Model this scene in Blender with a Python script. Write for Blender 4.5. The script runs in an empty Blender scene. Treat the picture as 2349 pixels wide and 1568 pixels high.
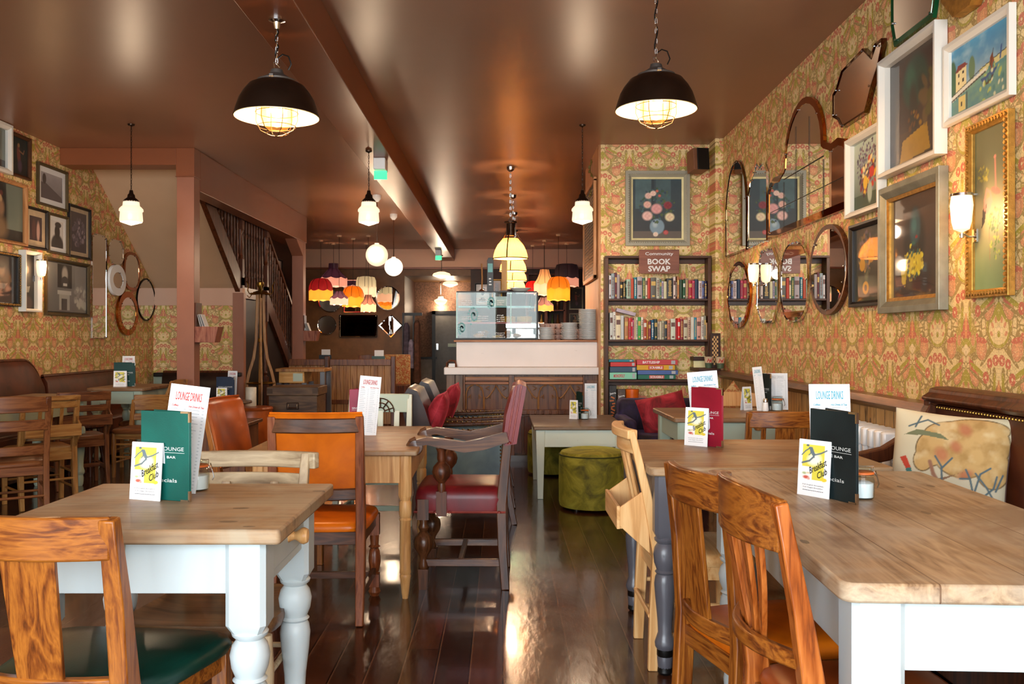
import bpy, math, random
import numpy as np
from mathutils import Vector, Matrix
random.seed(7); np.random.seed(7)
SC = bpy.context.scene
COL = SC.collection
PI = math.pi
def R(d): return d*PI/180
# ---------------------------------------------------------------- camera
H = 1.22; F = 2040.0
cam = bpy.data.cameras.new('camera'); cam.lens = 36.0*F/2349; cam.sensor_width = 36.0
cam.shift_x = 22.5/2349; cam.shift_y = -8/2349; cam.clip_start = .05
co = bpy.data.objects.new('camera', cam); COL.objects.link(co)
co.location = (0, 0, H); co.rotation_euler = (PI/2, 0, 0)
SC.camera = co
# ---------------------------------------------------------------- exposure, world, daylight
SC.view_settings.view_transform = 'Standard'; SC.view_settings.look = 'None'
SC.view_settings.exposure = 0.9; SC.view_settings.gamma = 1.0
SC.view_settings.use_curve_mapping = False
cy = SC.cycles; cy.max_bounces = 6; cy.diffuse_bounces = 3; cy.glossy_bounces = 4; cy.transmission_bounces = 4; cy.transparent_max_bounces = 12
cy.caustics_reflective = False; cy.caustics_refractive = False; cy.use_adaptive_sampling = True; cy.adaptive_threshold = .08; cy.adaptive_min_samples = 16; cy.sample_clamp_indirect = 6
w = bpy.data.worlds.new('sky'); SC.world = w; w.use_nodes = True
nt = w.node_tree; bg = nt.nodes['Background']
sk = nt.nodes.new('ShaderNodeTexSky'); sk.sky_type = 'NISHITA'; sk.sun_elevation = R(35); sk.sun_rotation = R(40)
sk.sun_disc = False
nt.links.new(sk.outputs[0], bg.inputs[0]); bg.inputs[1].default_value = .25
def area(loc, rot, sx, sy, power, col):
    l = bpy.data.lights.new('daylight', 'AREA'); l.shape = 'RECTANGLE'; l.size = sx; l.size_y = sy
    l.energy = power; l.color = col
    o = bpy.data.objects.new('daylight', l); COL.objects.link(o); o.location = loc; o.rotation_euler = rot
    return o
DAY = (.89, .95, 1.0)
for x in (-3.3, -1.1, 1.05):     # the three panes of the shop front behind the camera
    area((x, -2.2, 1.72), (R(90), 0, 0), 1.9, 2.3, 112, DAY)
def lamp(loc, power, col=(1, .7, .42), rad=.04, parent=None):
    l = bpy.data.lights.new('bulb_light', 'POINT'); l.energy = power; l.color = col; l.shadow_soft_size = rad
    o = bpy.data.objects.new('bulb_light', l); COL.objects.link(o); o.location = loc
    if parent: o.parent = parent
    return o
# ---------------------------------------------------------------- pixel to place helpers (wall pictures, mirrors and lamps placed from image pixels)
def P(px, py, s): return ((px-1152)/s, F/s, H-(py-776)/s)
def RW(px, py):                      # point on the right-hand wall
    d = 1.973/((px-1152)/F-.01627); s = F/d
    return Vector((1.973+.01627*d, d, H-(py-776)/s))
def LW(px, py):
    s = (1152-px)/4.435
    return Vector((-4.435, F/s, H-(py-776)/s))
# ---------------------------------------------------------------- mesh building
class MB:
    def __init__(s): s.v = []; s.f = []
    def add(s, vs, fs, M=None):
        n = len(s.v)
        s.v += [tuple(M @ Vector(p)) for p in vs] if M else [tuple(p) for p in vs]
        s.f += [tuple(i+n for i in f) for f in fs]; return s
    def box(s, c, sz, M=None, taper=1.0):
        x, y, z = sz[0]/2, sz[1]/2, sz[2]/2; t = taper
        vs = [(-x*t, -y*t, -z), (x*t, -y*t, -z), (x*t, y*t, -z), (-x*t, y*t, -z), (-x, -y, z), (x, -y, z), (x, y, z), (-x, y, z)]
        T = Matrix.Translation(c)
        if M: T = T @ M
        return s.add(vs, [(3, 2, 1, 0), (4, 5, 6, 7), (0, 1, 5, 4), (1, 2, 6, 5), (2, 3, 7, 6), (3, 0, 4, 7)], T)
    def bx(s, x0, x1, y0, y1, z0, z1): return s.box(((x0+x1)/2, (y0+y1)/2, (z0+z1)/2), (x1-x0, y1-y0, z1-z0))
    def loft(s, rings, closed=False, cap=True, M=None):
        n = len(rings[0]); m = len(rings); vs = [p for r in rings for p in r]; fs = []
        for i in range(m if closed else m-1):
            a = i*n; b = ((i+1) % m)*n
            for k in range(n): fs.append((a+k, a+(k+1) % n, b+(k+1) % n, b+k))
        if cap and not closed: fs += [tuple(range(n))[::-1], tuple(range((m-1)*n, m*n))]
        return s.add(vs, fs, M)
    def lathe(s, prof, c=(0, 0, 0), n=20, M=None, cap=True, wob=None):
        rings = []
        for i, (r, z) in enumerate(prof):
            r = max(r, 1e-4)
            rings.append([((r+(wob(i, 2*PI*k/n) if wob else 0))*math.cos(2*PI*k/n)+c[0], (r+(wob(i, 2*PI*k/n) if wob else 0))*math.sin(2*PI*k/n)+c[1], z+c[2]) for k in range(n)])
        return s.loft(rings, cap=cap, M=M)
    def tube(s, pts, r, n=8, closed=False):
        pts = [Vector(p) for p in pts]; rings = []; m = len(pts); prev = None
        for i, p in enumerate(pts):
            a = pts[(i-1) % m] if (i or closed) else p; b = pts[(i+1) % m] if (i < m-1 or closed) else p
            t = (b-a).normalized()
            u = (prev - t*prev.dot(t)) if prev else t.cross(Vector((0, 0, 1)) if abs(t.z) < .9 else Vector((1, 0, 0)))
            u = u.normalized(); v = t.cross(u); prev = u
            rr = r[i] if isinstance(r, (list, tuple)) else r
            rings.append([tuple(p+(u*math.cos(2*PI*k/n)+v*math.sin(2*PI*k/n))*rr) for k in range(n)])
        return s.loft(rings, closed=closed)
    def bar(s, pts, a, b, up=(0, 0, 1)):   # rectangular section; a across (t x up), b along up
        pts = [Vector(p) for p in pts]; up = Vector(up); rings = []; m = len(pts)
        for i, p in enumerate(pts):
            t = (pts[min(i+1, m-1)]-pts[max(i-1, 0)]).normalized()
            u = t.cross(up).normalized(); v = u.cross(t)
            A = a[i] if isinstance(a, (list, tuple)) else a; B = b[i] if isinstance(b, (list, tuple)) else b
            rings.append([tuple(p+u*A/2*i1+v*B/2*j1) for i1, j1 in ((-1, -1), (1, -1), (1, 1), (-1, 1))])
        return s.loft(rings)
    def prism(s, poly, t, M=None):       # polygon in local XZ, thickness t in Y centred
        n = len(poly); vs = [(p[0], -t/2, p[1]) for p in poly]+[(p[0], t/2, p[1]) for p in poly]
        fs = [tuple(range(n)), tuple(range(n, 2*n))[::-1]]+[(k, k+n, (k+1) % n+n, (k+1) % n) for k in range(n)]
        return s.add(vs, fs, M)
    def ringprism(s, outer, inner, y0, y1, yi=None):  # frame between two outlines (same count) in XZ
        yi = y0 if yi is None else yi; n = len(outer)
        vs = [(p[0], y0, p[1]) for p in outer]+[(p[0], yi, p[1]) for p in inner]+[(p[0], y1, p[1]) for p in outer]+[(p[0], y1, p[1]) for p in inner]
        fs = []
        for k in range(n):
            j = (k+1) % n
            fs += [(k, j, n+j, n+k), (2*n+k, k+3*n, j+3*n, 2*n+j), (k, 2*n+k, 2*n+j, j), (n+k, n+j, 3*n+j, 3*n+k)]
        return s.add(vs, fs)
    def cushion(s, w, h, t, n=10, M=None, puff=1.0, ears=.06):
        vs = []; fs = []
        for sd in (1, -1):
            for i in range(n+1):
                for j in range(n+1):
                    u = i/n*2-1; v = j/n*2-1
                    e = max(0, (1-abs(u)**2.4)*(1-abs(v)**2.4))**.45
                    k = 1-ears*(1-abs(v)**2)*(abs(u)**2) ; k2 = 1-ears*(1-abs(u)**2)*(abs(v)**2)
                    vs.append((u*w/2*k, sd*(t/2*e*puff+.004), v*h/2*k2))
        N = (n+1)**2
        for sd in (0, 1):
            for i in range(n):
                for j in range(n):
                    a = sd*N+i*(n+1)+j; q = (a, a+n+1, a+n+2, a+1)
                    fs.append(q if sd else q[::-1])
        rim = [(0, j) for j in range(n)]+[(i, n) for i in range(n)]+[(n, j) for j in range(n, 0, -1)]+[(i, 0) for i in range(n, 0, -1)]
        for k in range(len(rim)):
            a = rim[k][0]*(n+1)+rim[k][1]; b = rim[(k+1) % len(rim)]; b = b[0]*(n+1)+b[1]
            fs.append((a, b, b+N, a+N))
        return s.add(vs, fs, M)
def obj(name, mb, m, parent=None, bevel=0, smooth=40, loc=None, rz=0):
    me = bpy.data.meshes.new(name); me.from_pydata(mb.v, [], mb.f); me.validate(); me.materials.append(m)
    bmf(me)
    if smooth:
        me.polygons.foreach_set('use_smooth', [True]*len(me.polygons)); me.set_sharp_from_angle(angle=R(smooth))
    o = bpy.data.objects.new(name, me); COL.objects.link(o)
    if parent: o.parent = parent
    if loc: o.location = loc
    if rz: o.rotation_euler = (0, 0, rz)
    if bevel:
        b = o.modifiers.new('b', 'BEVEL'); b.width = bevel; b.segments = 2; b.limit_method = 'ANGLE'; b.angle_limit = R(40)
    return o
import bmesh
def bmf(me):
    b = bmesh.new(); b.from_mesh(me); bmesh.ops.recalc_face_normals(b, faces=b.faces); b.to_mesh(me); b.free()
def tag(o, label=None, cat=None, group=None, kind=None):
    if label: o['label'] = label
    if cat: o['category'] = cat
    if group: o['group'] = group
    if kind: o['kind'] = kind
    return o
def thing(name, label, cat, loc=(0, 0, 0), rz=0, group=None, rx=0, ry=0):
    o = bpy.data.objects.new(name, None); COL.objects.link(o); o.empty_display_size = .1
    o.location = loc; o.rotation_euler = (rx, ry, rz)
    return tag(o, label, cat, group)
def struct(name, mb, m, parent=None, bevel=0, smooth=0):
    o = obj(name, mb, m, parent, bevel, smooth)
    if not parent: o['kind'] = 'structure'
    return o
def copy_tree(o, parent=None):
    c = o.copy(); COL.objects.link(c)
    if parent: c.parent = parent
    for ch in list(o.children): copy_tree(ch, c)
    return c
# ---------------------------------------------------------------- lettering
_tc = {}
def text_mesh(s, shear=0, fat=0):
    k = (s, shear, fat)
    if k in _tc: return _tc[k]
    c = bpy.data.curves.new('t', 'FONT'); c.body = s; c.align_x = 'CENTER'; c.align_y = 'CENTER'; c.resolution_u = 2
    c.shear = shear; c.offset = fat
    o = bpy.data.objects.new('t', c); COL.objects.link(o); bpy.context.view_layer.update()
    me = bpy.data.meshes.new_from_object(o.evaluated_get(bpy.context.evaluated_depsgraph_get()))
    v = [tuple(x.co) for x in me.vertices]; f = [tuple(p.vertices) for p in me.polygons]
    bpy.data.objects.remove(o); bpy.data.curves.remove(c); bpy.data.meshes.remove(me)
    xs = [p[0] for p in v]; ys = [p[1] for p in v]
    cx, cy = (max(xs)+min(xs))/2, (max(ys)+min(ys))/2; W, Hh = max(xs)-min(xs), max(ys)-min(ys)
    _tc[k] = ([((p[0]-cx)/W, (p[1]-cy)/Hh) for p in v], f); return _tc[k]
def letters(mb, s, cx, cz, w, h, y=0, shear=0, fat=0, rot=0):   # written in local XZ, facing -Y
    v, f = text_mesh(s, shear, fat); c, sn = math.cos(rot), math.sin(rot)
    return mb.add([(cx+(p[0]*w)*c-(p[1]*h)*sn, y, cz+(p[0]*w)*sn+(p[1]*h)*c) for p in v], f)
# ---------------------------------------------------------------- materials
def C(hx):
    hx = hx.lstrip('#'); r = [int(hx[i:i+2], 16)/255 for i in (0, 2, 4)]
    return tuple([(x/12.92 if x < .04045 else ((x+.055)/1.055)**2.4) for x in r]+[1])
_mc = {}
def newmat(name):
    m = bpy.data.materials.new(name); m.use_nodes = True; t = m.node_tree; b = t.nodes['Principled BSDF']
    return m, t, b
def N(t, typ, **kw):
    n = t.nodes.new('ShaderNode'+typ)
    for k, v in kw.items():
        if k[0] == 'i' and k[1:].isdigit(): n.inputs[int(k[1:])].default_value = v
        else: setattr(n, k, v)
    return n
def mth(t, op, a, b=None, c=None, clamp=False):
    n = t.nodes.new('ShaderNodeMath'); n.operation = op; n.use_clamp = clamp
    for i, x in enumerate((a, b, c)):
        if x is None: continue
        if isinstance(x, (int, float)): n.inputs[i].default_value = x
        else: t.links.new(x, n.inputs[i])
    return n.outputs[0]
def mixc(t, f, a, b):
    n = t.nodes.new('ShaderNodeMix'); n.data_type = 'RGBA'
    for i, x in ((0, f), (6, a), (7, b)):
        if isinstance(x, (int, float, tuple)): n.inputs[i].default_value = x
        else: t.links.new(x, n.inputs[i])
    return n.outputs[2]
def ramp(t, f, stops):
    n = t.nodes.new('ShaderNodeValToRGB'); e = n.color_ramp.elements
    while len(e) < len(stops): e.new(.5)
    for q, (p, c) in zip(e, stops): q.position = p; q.color = c
    t.links.new(f, n.inputs[0]); return n.outputs[0]
def bump(t, b, hgt, strength=.2, dist=.002):
    n = N(t, 'Bump'); n.inputs['Strength'].default_value = strength; n.inputs['Distance'].default_value = dist
    t.links.new(hgt, n.inputs['Height']); t.links.new(n.outputs[0], b.inputs['Normal'])
def noise(t, vec, scale, detail=3, dist=0, rough=.5):
    n = N(t, 'TexNoise'); n.inputs['Scale'].default_value = scale; n.inputs['Detail'].default_value = detail
    n.inputs['Distortion'].default_value = dist; n.inputs['Roughness'].default_value = rough
    if vec is not None: t.links.new(vec, n.inputs['Vector'])
    return n.outputs[0]
def coords(t, rnd=True, scale=None):
    tc = N(t, 'TexCoord'); v = tc.outputs['Object']
    if rnd:
        oi = N(t, 'ObjectInfo'); k = N(t, 'VectorMath', operation='ADD')
        s = mth(t, 'MULTIPLY', oi.outputs['Random'], 13.0)
        t.links.new(v, k.inputs[0]); t.links.new(s, k.inputs[1]); v = k.outputs[0]
    if scale:
        mp = N(t, 'Mapping'); mp.inputs['Scale'].default_value = scale; t.links.new(v, mp.inputs[0]); v = mp.outputs[0]
    return v
def plain(name, col, rough=.5, metal=0, coat=0, var=.12, sc=12, bmp=0, spec=.35, sheen=0):
    k = (name,)
    if k in _mc: return _mc[k]
    m, t, b = newmat(name); c = C(col) if isinstance(col, str) else col
    v = coords(t); n = noise(t, v, sc, 4)
    dk = tuple(x*(1-var) for x in c[:3])+(1,); lt = tuple(min(1, x*(1+var)) for x in c[:3])+(1,)
    t.links.new(ramp(t, n, [(.3, dk), (.7, lt)]), b.inputs['Base Color'])
    b.inputs['Roughness'].default_value = rough; b.inputs['Metallic'].default_value = metal
    b.inputs['Coat Weight'].default_value = coat; b.inputs['Specular IOR Level'].default_value = spec
    if sheen: b.inputs['Sheen Weight'].default_value = sheen
    if bmp: bump(t, b, noise(t, v, sc*6, 3), bmp)
    _mc[k] = m; return m
def wood(name, dark, mid, light, axis='z', scale=1.0, rough=.35, coat=.0, pale=None, knots=False, planks=0):
    k = (name,)
    if k in _mc: return _mc[k]
    m, t, b = newmat(name)
    lo, hi = .9*scale, 11*scale
    sc = {'x': (lo, hi, hi), 'y': (hi, lo, hi), 'z': (hi, hi, lo)}[axis]
    v = coords(t, True, sc)
    n1 = noise(t, v, 1.0, 3, 1.6); n2 = noise(t, v, 7.0, 5, .4, .65)
    f = mth(t, 'ADD', mth(t, 'MULTIPLY', mth(t, 'PINGPONG', mth(t, 'MULTIPLY', n1, 6.0), 1.0), .45), mth(t, 'MULTIPLY', n2, .6))
    c = ramp(t, f, [(.12, C(dark)), (.42, C(mid)), (.85, C(light))])
    if pale:
        vv = coords(t, True); n3 = noise(t, vv, 3.2, 5, .6, .6)
        c = mixc(t, ramp(t, n3, [(.4, (0, 0, 0, 1)), (.62, (.75, .75, .75, 1))]), c, C(pale))
    if planks:
        tc = N(t, 'TexCoord'); sp = N(t, 'SeparateXYZ'); t.links.new(tc.outputs['Object'], sp.inputs[0])
        ax = {'x': 1, 'y': 0, 'z': 0}[axis]
        q = mth(t, 'DIVIDE', sp.outputs[ax], planks); fr = mth(t, 'FRACT', q); ln = mth(t, 'LESS_THAN', fr, .018)
        wn = N(t, 'TexWhiteNoise', noise_dimensions='1D'); t.links.new(mth(t, 'FLOOR', q), wn.inputs['W'])
        c = mixc(t, mth(t, 'MULTIPLY', wn.outputs[0], .3), c, C(dark)); c = mixc(t, mth(t, 'MULTIPLY', ln, .8), c, C(dark))
    if knots:
        vv = coords(t, True, {'x': (.6, 1.3, 1), 'y': (1.3, .6, 1), 'z': (1.3, 1, .6)}[axis]); vo = N(t, 'TexVoronoi'); vo.inputs['Scale'].default_value = 6.5; t.links.new(vv, vo.inputs['Vector'])
        kn = mth(t, 'LESS_THAN', mth(t, 'ADD', vo.outputs['Distance'], mth(t, 'MULTIPLY', n2, .05)), .115)
        c = mixc(t, mth(t, 'MULTIPLY', kn, .75), c, C('#3e2616'))
        st = noise(t, coords(t, True), 2.3, 4, 1.0, .55); c = mixc(t, ramp(t, st, [(.56, (0, 0, 0, 1)), (.66, (.5, .5, .5, 1))]), c, C('#6a4222'))
    t.links.new(c, b.inputs['Base Color']); b.inputs['Roughness'].default_value = rough
    b.inputs['Coat Weight'].default_value = coat*.5; b.inputs['Coat Roughness'].default_value = .15; b.inputs['Specular IOR Level'].default_value = .28
    bump(t, b, n2, .12, .0015)
    _mc[k] = m; return m
def leather(name, col, dark, rough=.32):
    k = (name,)
    if k in _mc: return _mc[k]
    m, t, b = newmat(name); v = coords(t)
    c = ramp(t, noise(t, v, 5, 4, .5), [(.3, C(dark)), (.62, C(col))])
    t.links.new(c, b.inputs['Base Color']); b.inputs['Roughness'].default_value = rough; b.inputs['Specular IOR Level'].default_value = .3
    vo = N(t, 'TexVoronoi'); vo.inputs['Scale'].default_value = 260; t.links.new(v, vo.inputs['Vector'])
    bump(t, b, vo.outputs['Distance'], .12, .0008); _mc[k] = m; return m
def velvet(name, col, dark, light):
    k = (name,)
    if k in _mc: return _mc[k]
    m, t, b = newmat(name); v = coords(t)
    lw = N(t, 'LayerWeight'); lw.inputs[0].default_value = .35
    n = noise(t, v, 5.5, 5, 1.4, .6)
    c = ramp(t, n, [(.33, C(dark)), (.5, C(col)), (.72, C(light))])
    t.links.new(c, b.inputs['Base Color']); b.inputs['Roughness'].default_value = .8
    b.inputs['Sheen Weight'].default_value = .8; b.inputs['Sheen Tint'].default_value = C(light); b.inputs['Sheen Roughness'].default_value = .35
    bump(t, b, noise(t, v, 9, 4, 1), .35, .01); _mc[k] = m; return m
def painted(name, col, under='#a08868', wear=.5, rough=.42):
    k = (name,)
    if k in _mc: return _mc[k]
    m, t, b = newmat(name); v = coords(t)
    n = noise(t, v, 7, 6, .8, .7); n2 = noise(t, v, 2.2, 3)
    base = ramp(t, n2, [(.3, tuple(x*.9 for x in C(col)[:3])+(1,)), (.7, C(col))])
    c = mixc(t, ramp(t, n, [(.66, (0, 0, 0, 1)), (.74, (wear, wear, wear, 1))]), base, C(under))
    t.links.new(c, b.inputs['Base Color']); b.inputs['Roughness'].default_value = rough
    bump(t, b, noise(t, v, 40, 3), .1, .001); _mc[k] = m; return m
def emis(name, col, strength, base=None):
    k = (name,)
    if k in _mc: return _mc[k]
    m, t, b = newmat(name); c = C(col)
    b.inputs['Base Color'].default_value = C(base) if base else c
    b.inputs['Emission Color'].default_value = c; b.inputs['Emission Strength'].default_value = strength
    b.inputs['Roughness'].default_value = .25; _mc[k] = m; return m
def translucent(name, col, glow, trans=.6):   # cloth or glass shade lit from inside
    k = (name,)
    if k in _mc: return _mc[k]
    m, t, b = newmat(name); o = t.nodes['Material Output']; c = C(col)
    b.inputs['Base Color'].default_value = c; b.inputs['Roughness'].default_value = .5
    tr = N(t, 'BsdfTranslucent'); tr.inputs[0].default_value = c
    mx = N(t, 'MixShader'); mx.inputs[0].default_value = trans
    t.links.new(b.outputs[0], mx.inputs[1]); t.links.new(tr.outputs[0], mx.inputs[2]); t.links.new(mx.outputs[0], o.inputs[0])
    if glow:
        b.inputs['Emission Color'].default_value = c; b.inputs['Emission Strength'].default_value = glow
    _mc[k] = m; return m
def glassm(name, col='#ffffff', rough=0.0, thin=True):
    k = (name,)
    if k in _mc: return _mc[k]
    m, t, b = newmat(name); o = t.nodes['Material Output']
    g = N(t, 'BsdfGlossy'); g.inputs['Roughness'].default_value = rough
    tr = N(t, 'BsdfTransparent'); tr.inputs[0].default_value = C(col)
    fr = N(t, 'Fresnel'); fr.inputs[0].default_value = 1.5
    mx = N(t, 'MixShader'); t.links.new(mth(t, 'MULTIPLY', fr.outputs[0], .4), mx.inputs[0])
    t.links.new(tr.outputs[0], mx.inputs[1]); t.links.new(g.outputs[0], mx.inputs[2]); t.links.new(mx.outputs[0], o.inputs[0])
    _mc[k] = m; return m
def vcol(name='painted_canvas', rough=.55, coat=0.0):
    k = (name,)
    if k in _mc: return _mc[k]
    m, t, b = newmat(name); a = N(t, 'Attribute', attribute_name='Col'); v = coords(t)
    t.links.new(a.outputs[0], b.inputs['Base Color']); b.inputs['Roughness'].default_value = rough
    b.inputs['Coat Weight'].default_value = coat; b.inputs['Coat Roughness'].default_value = .03
    bump(t, b, noise(t, v, 160, 3), .15, .001); _mc[k] = m; return m
# wallpaper: half-drop damask, repeat .53 x .565 m, mirrored about every column
def wallpaper(name, axis):
    m, t, b = newmat(name); tc = N(t, 'TexCoord'); sp = N(t, 'SeparateXYZ'); t.links.new(tc.outputs['Object'], sp.inputs[0])
    hco = sp.outputs['X' if axis == 'x' else 'Y']; vco = sp.outputs['Z']
    U = mth(t, 'PINGPONG', mth(t, 'ADD', hco, 20*.53+.07), .265)
    cA = N(t, 'CombineXYZ'); t.links.new(U, cA.inputs[0]); t.links.new(vco, cA.inputs[1])
    cB = N(t, 'CombineXYZ'); t.links.new(mth(t, 'SUBTRACT', .265, U), cB.inputs[0]); t.links.new(mth(t, 'ADD', vco, .2825), cB.inputs[1])
    cream, salmon, red, green, taupe, white = C('#ebd094'), C('#dc996e'), C('#d0745a'), C('#b4a444'), C('#aa8e56'), C('#efd4a0')
    # background filler
    vo = N(t, 'TexVoronoi', feature='DISTANCE_TO_EDGE'); vo.inputs['Scale'].default_value = 30; t.links.new(cA.outputs[0], vo.inputs['Vector'])
    c = mixc(t, mth(t, 'LESS_THAN', vo.outputs['Distance'], .085), cream, taupe)
    v2 = N(t, 'TexVoronoi'); v2.inputs['Scale'].default_value = 34; t.links.new(cA.outputs[0], v2.inputs['Vector'])
    c = mixc(t, mth(t, 'LESS_THAN', v2.outputs['Distance'], .22), c, C('#e0a87c'))
    c = mixc(t, mth(t, 'MULTIPLY', mth(t, 'GREATER_THAN', noise(t, cA.outputs[0], 12, 2), .55), .8), c, C('#bba04e'))
    S = [  # cx, cy, rx, ry, rot, colour, ring width (0 = filled)
        (.132, -.3, .05, .06, 0, cream, 0), (0, -.02, .06, .09, 0, cream, 0),
        (.075, .035, .095, .013, -42, taupe, 0), (.06, .078, .036, .022, 20, taupe, 0), (.045, .03, .05, .008, -35, cream, 0),
        (.034, -.058, .014, .03, 0, taupe, 0), (.075, -.268, .032, .018, 15, taupe, 0),
        (0, .135, .094, .084, 0, green, 0), (0, .13, .074, .066, 0, cream, 0), (0, .12, .084, .0735, 0, taupe, .025),
        (0, .2, .022, .04, 0, green, 0), (.035, .19, .045, .011, -50, green, 0),
        (.022, .167, .009, .014, 0, salmon, 0), (.047, .145, .009, .014, -30, salmon, 0), (.055, .11, .009, .013, -60, salmon, 0),
        (0, .118, .03, .026, 0, white, 0), (0, .108, .012, .014, 0, green, 0),
        (.07, .215, .038, .058, 28, taupe, 0), (.07, .215, .033, .053, 28, salmon, 0), (.055, .25, .016, .045, 40, red, 0), (.076, .2, .014, .024, 28, C('#e9a878'), 0),
        (.034, -.11, .011, .06, 4, green, 0), (0, -.16, .032, .062, 0, taupe, 0), (0, -.16, .027, .056, 0, red, 0), (0, -.14, .01, .06, 0, C('#e8a06a'), 0),
        (.033, -.175, .012, .014, 0, red, 0), (0, -.212, .034, .02, 0, green, 0), (0, -.243, .02, .026, 0, white, 0),
        (.105, -.33, .075, .012, -25, green, 0), (.13, -.235, .047, .054, 10, taupe, 0), (.13, -.235, .042, .049, 10, salmon, 0), (.13, -.2, .045, .012, -8, red, 0), (.096, -.19, .011, .024, 15, red, 0),
        (.128, -.24, .018, .026, 10, C('#e9a878'), 0),
        (.06, -.2, .016, .024, 0, salmon, 0), (.16, -.08, .09, .008, 25, taupe, 0), (.1, -.075, .024, .026, 0, red, 0), (.1, -.075, .006, .007, 0, white, 0),
        (.024, 0, .024, .023, 0, red, 0), (.024, 0, .006, .007, 0, white, 0), (.07, -.014, .021, .022, 0, red, 0), (.07, -.014, .006, .007, 0, white, 0)]
    for cx, cy, rx, ry, rot, colr, ring in S:
        for cc in (cA, cB):
            s1 = N(t, 'VectorMath', operation='MULTIPLY_ADD'); s1.inputs[1].default_value = (1e-9, 1e-9, 0); t.links.new(c, s1.inputs[0]); t.links.new(cc.outputs[0], s1.inputs[2])
            s2 = N(t, 'VectorMath', operation='WRAP'); s2.inputs[1].default_value = (cx+.5, cy+.2825, 1); s2.inputs[2].default_value = (cx-.5, cy-.2825, -1); t.links.new(s1.outputs[0], s2.inputs[0])
            mp = N(t, 'Mapping', vector_type='TEXTURE'); mp.inputs['Location'].default_value = (cx, cy, 0); mp.inputs['Rotation'].default_value = (0, 0, R(rot)); mp.inputs['Scale'].default_value = (rx, ry, 1); t.links.new(s2.outputs[0], mp.inputs[0])
            ln = N(t, 'VectorMath', operation='LENGTH'); t.links.new(mp.outputs[0], ln.inputs[0])
            f = mth(t, 'COMPARE', ln.outputs['Value'], 1.0, ring*2) if ring else mth(t, 'LESS_THAN', ln.outputs['Value'], 1.0)
            c = mixc(t, f, c, colr)
    s1 = N(t, 'VectorMath', operation='MULTIPLY_ADD'); s1.inputs[1].default_value = (1e-9, 1e-9, 0); t.links.new(c, s1.inputs[0]); t.links.new(cA.outputs[0], s1.inputs[2])
    v3 = N(t, 'TexVoronoi', feature='DISTANCE_TO_EDGE'); v3.inputs['Scale'].default_value = 62; t.links.new(s1.outputs[0], v3.inputs['Vector'])
    c = mixc(t, mth(t, 'MULTIPLY', mth(t, 'LESS_THAN', v3.outputs['Distance'], .06), .38), c, C('#9a7c48'))
    v4 = N(t, 'TexVoronoi'); v4.inputs['Scale'].default_value = 90; t.links.new(s1.outputs[0], v4.inputs['Vector'])
    c = mixc(t, mth(t, 'MULTIPLY', mth(t, 'LESS_THAN', v4.outputs['Distance'], .28), .55), c, C('#f0d6a0'))
    t.links.new(c, b.inputs['Base Color']); b.inputs['Roughness'].default_value = .6
    return m
WP_X = wallpaper('floral_wallpaper_x', 'x'); WP_Y = wallpaper('floral_wallpaper_y', 'y')
def floor_mat():
    m, t, b = newmat('dark_floorboards'); tc = N(t, 'TexCoord'); sp = N(t, 'SeparateXYZ'); t.links.new(tc.outputs['Object'], sp.inputs[0])
    q = mth(t, 'DIVIDE', sp.outputs['X'], .125); fl = mth(t, 'FLOOR', q); fr = mth(t, 'FRACT', q)
    wn = N(t, 'TexWhiteNoise', noise_dimensions='1D'); t.links.new(fl, wn.inputs['W'])
    y = mth(t, 'ADD', mth(t, 'DIVIDE', sp.outputs['Y'], 1.9), mth(t, 'MULTIPLY', wn.outputs[0], 5)); fy = mth(t, 'FRACT', y)
    w2 = N(t, 'TexWhiteNoise', noise_dimensions='2D'); cb = N(t, 'CombineXYZ'); t.links.new(fl, cb.inputs[0]); t.links.new(mth(t, 'FLOOR', y), cb.inputs[1]); t.links.new(cb.outputs[0], w2.inputs['Vector'])
    v = coords(t, False, (14, .8, 14)); g = noise(t, v, 1.5, 5, .8, .6)
    c = ramp(t, mth(t, 'ADD', mth(t, 'MULTIPLY', g, .6), mth(t, 'MULTIPLY', w2.outputs[0], .4)), [(.2, C('#22110b')), (.5, C('#3c2014')), (.85, C('#5a3422'))])
    ln = mth(t, 'MAXIMUM', mth(t, 'LESS_THAN', fr, .04), mth(t, 'LESS_THAN', fy, .004))
    c = mixc(t, ln, c, C('#0d0705')); c = mixc(t, mth(t, 'MULTIPLY', mth(t, 'COMPARE', fr, .06, .02), .45), c, C('#8a6248'))
    t.links.new(c, b.inputs['Base Color'])
    vv = coords(t, False); rn = noise(t, vv, 6, 4)
    t.links.new(mth(t, 'ADD', mth(t, 'MULTIPLY', rn, .16), .12), b.inputs['Roughness'])
    b.inputs['Coat Weight'].default_value = .35; b.inputs['Coat Roughness'].default_value = .08
    hb = mth(t, 'SUBTRACT', noise(t, coords(t, False, (30, 9, 30)), 1, 3), mth(t, 'MULTIPLY', ln, .8)); bump(t, b, hb, .3, .004)
    return m
M = {}
M['floor'] = floor_mat()
M['ceil'] = plain('brown_ceiling_paint', '#936850', .34, var=.05, sc=1.5, bmp=.04)
M['beam'] = plain('terracotta_beam_paint', '#80482a', .35, var=.06, sc=2)
M['post'] = plain('pink_brown_post_paint', '#94604a', .4, var=.07, sc=3)
M['cream'] = plain('cream_plaster', '#cdaa88', .6, var=.04, sc=2)
M['band'] = plain('blush_plaster', '#d2aa92', .6, var=.04, sc=2)
M['brown'] = plain('brown_wall_paint', '#6e4c2c', .45, var=.15, sc=9, bmp=.2)
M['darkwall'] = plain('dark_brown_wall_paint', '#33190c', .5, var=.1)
M['black'] = plain('black_paint', '#0c0a09', .4)
M['blackm'] = plain('black_metal', '#15120f', .35, .6)
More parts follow.
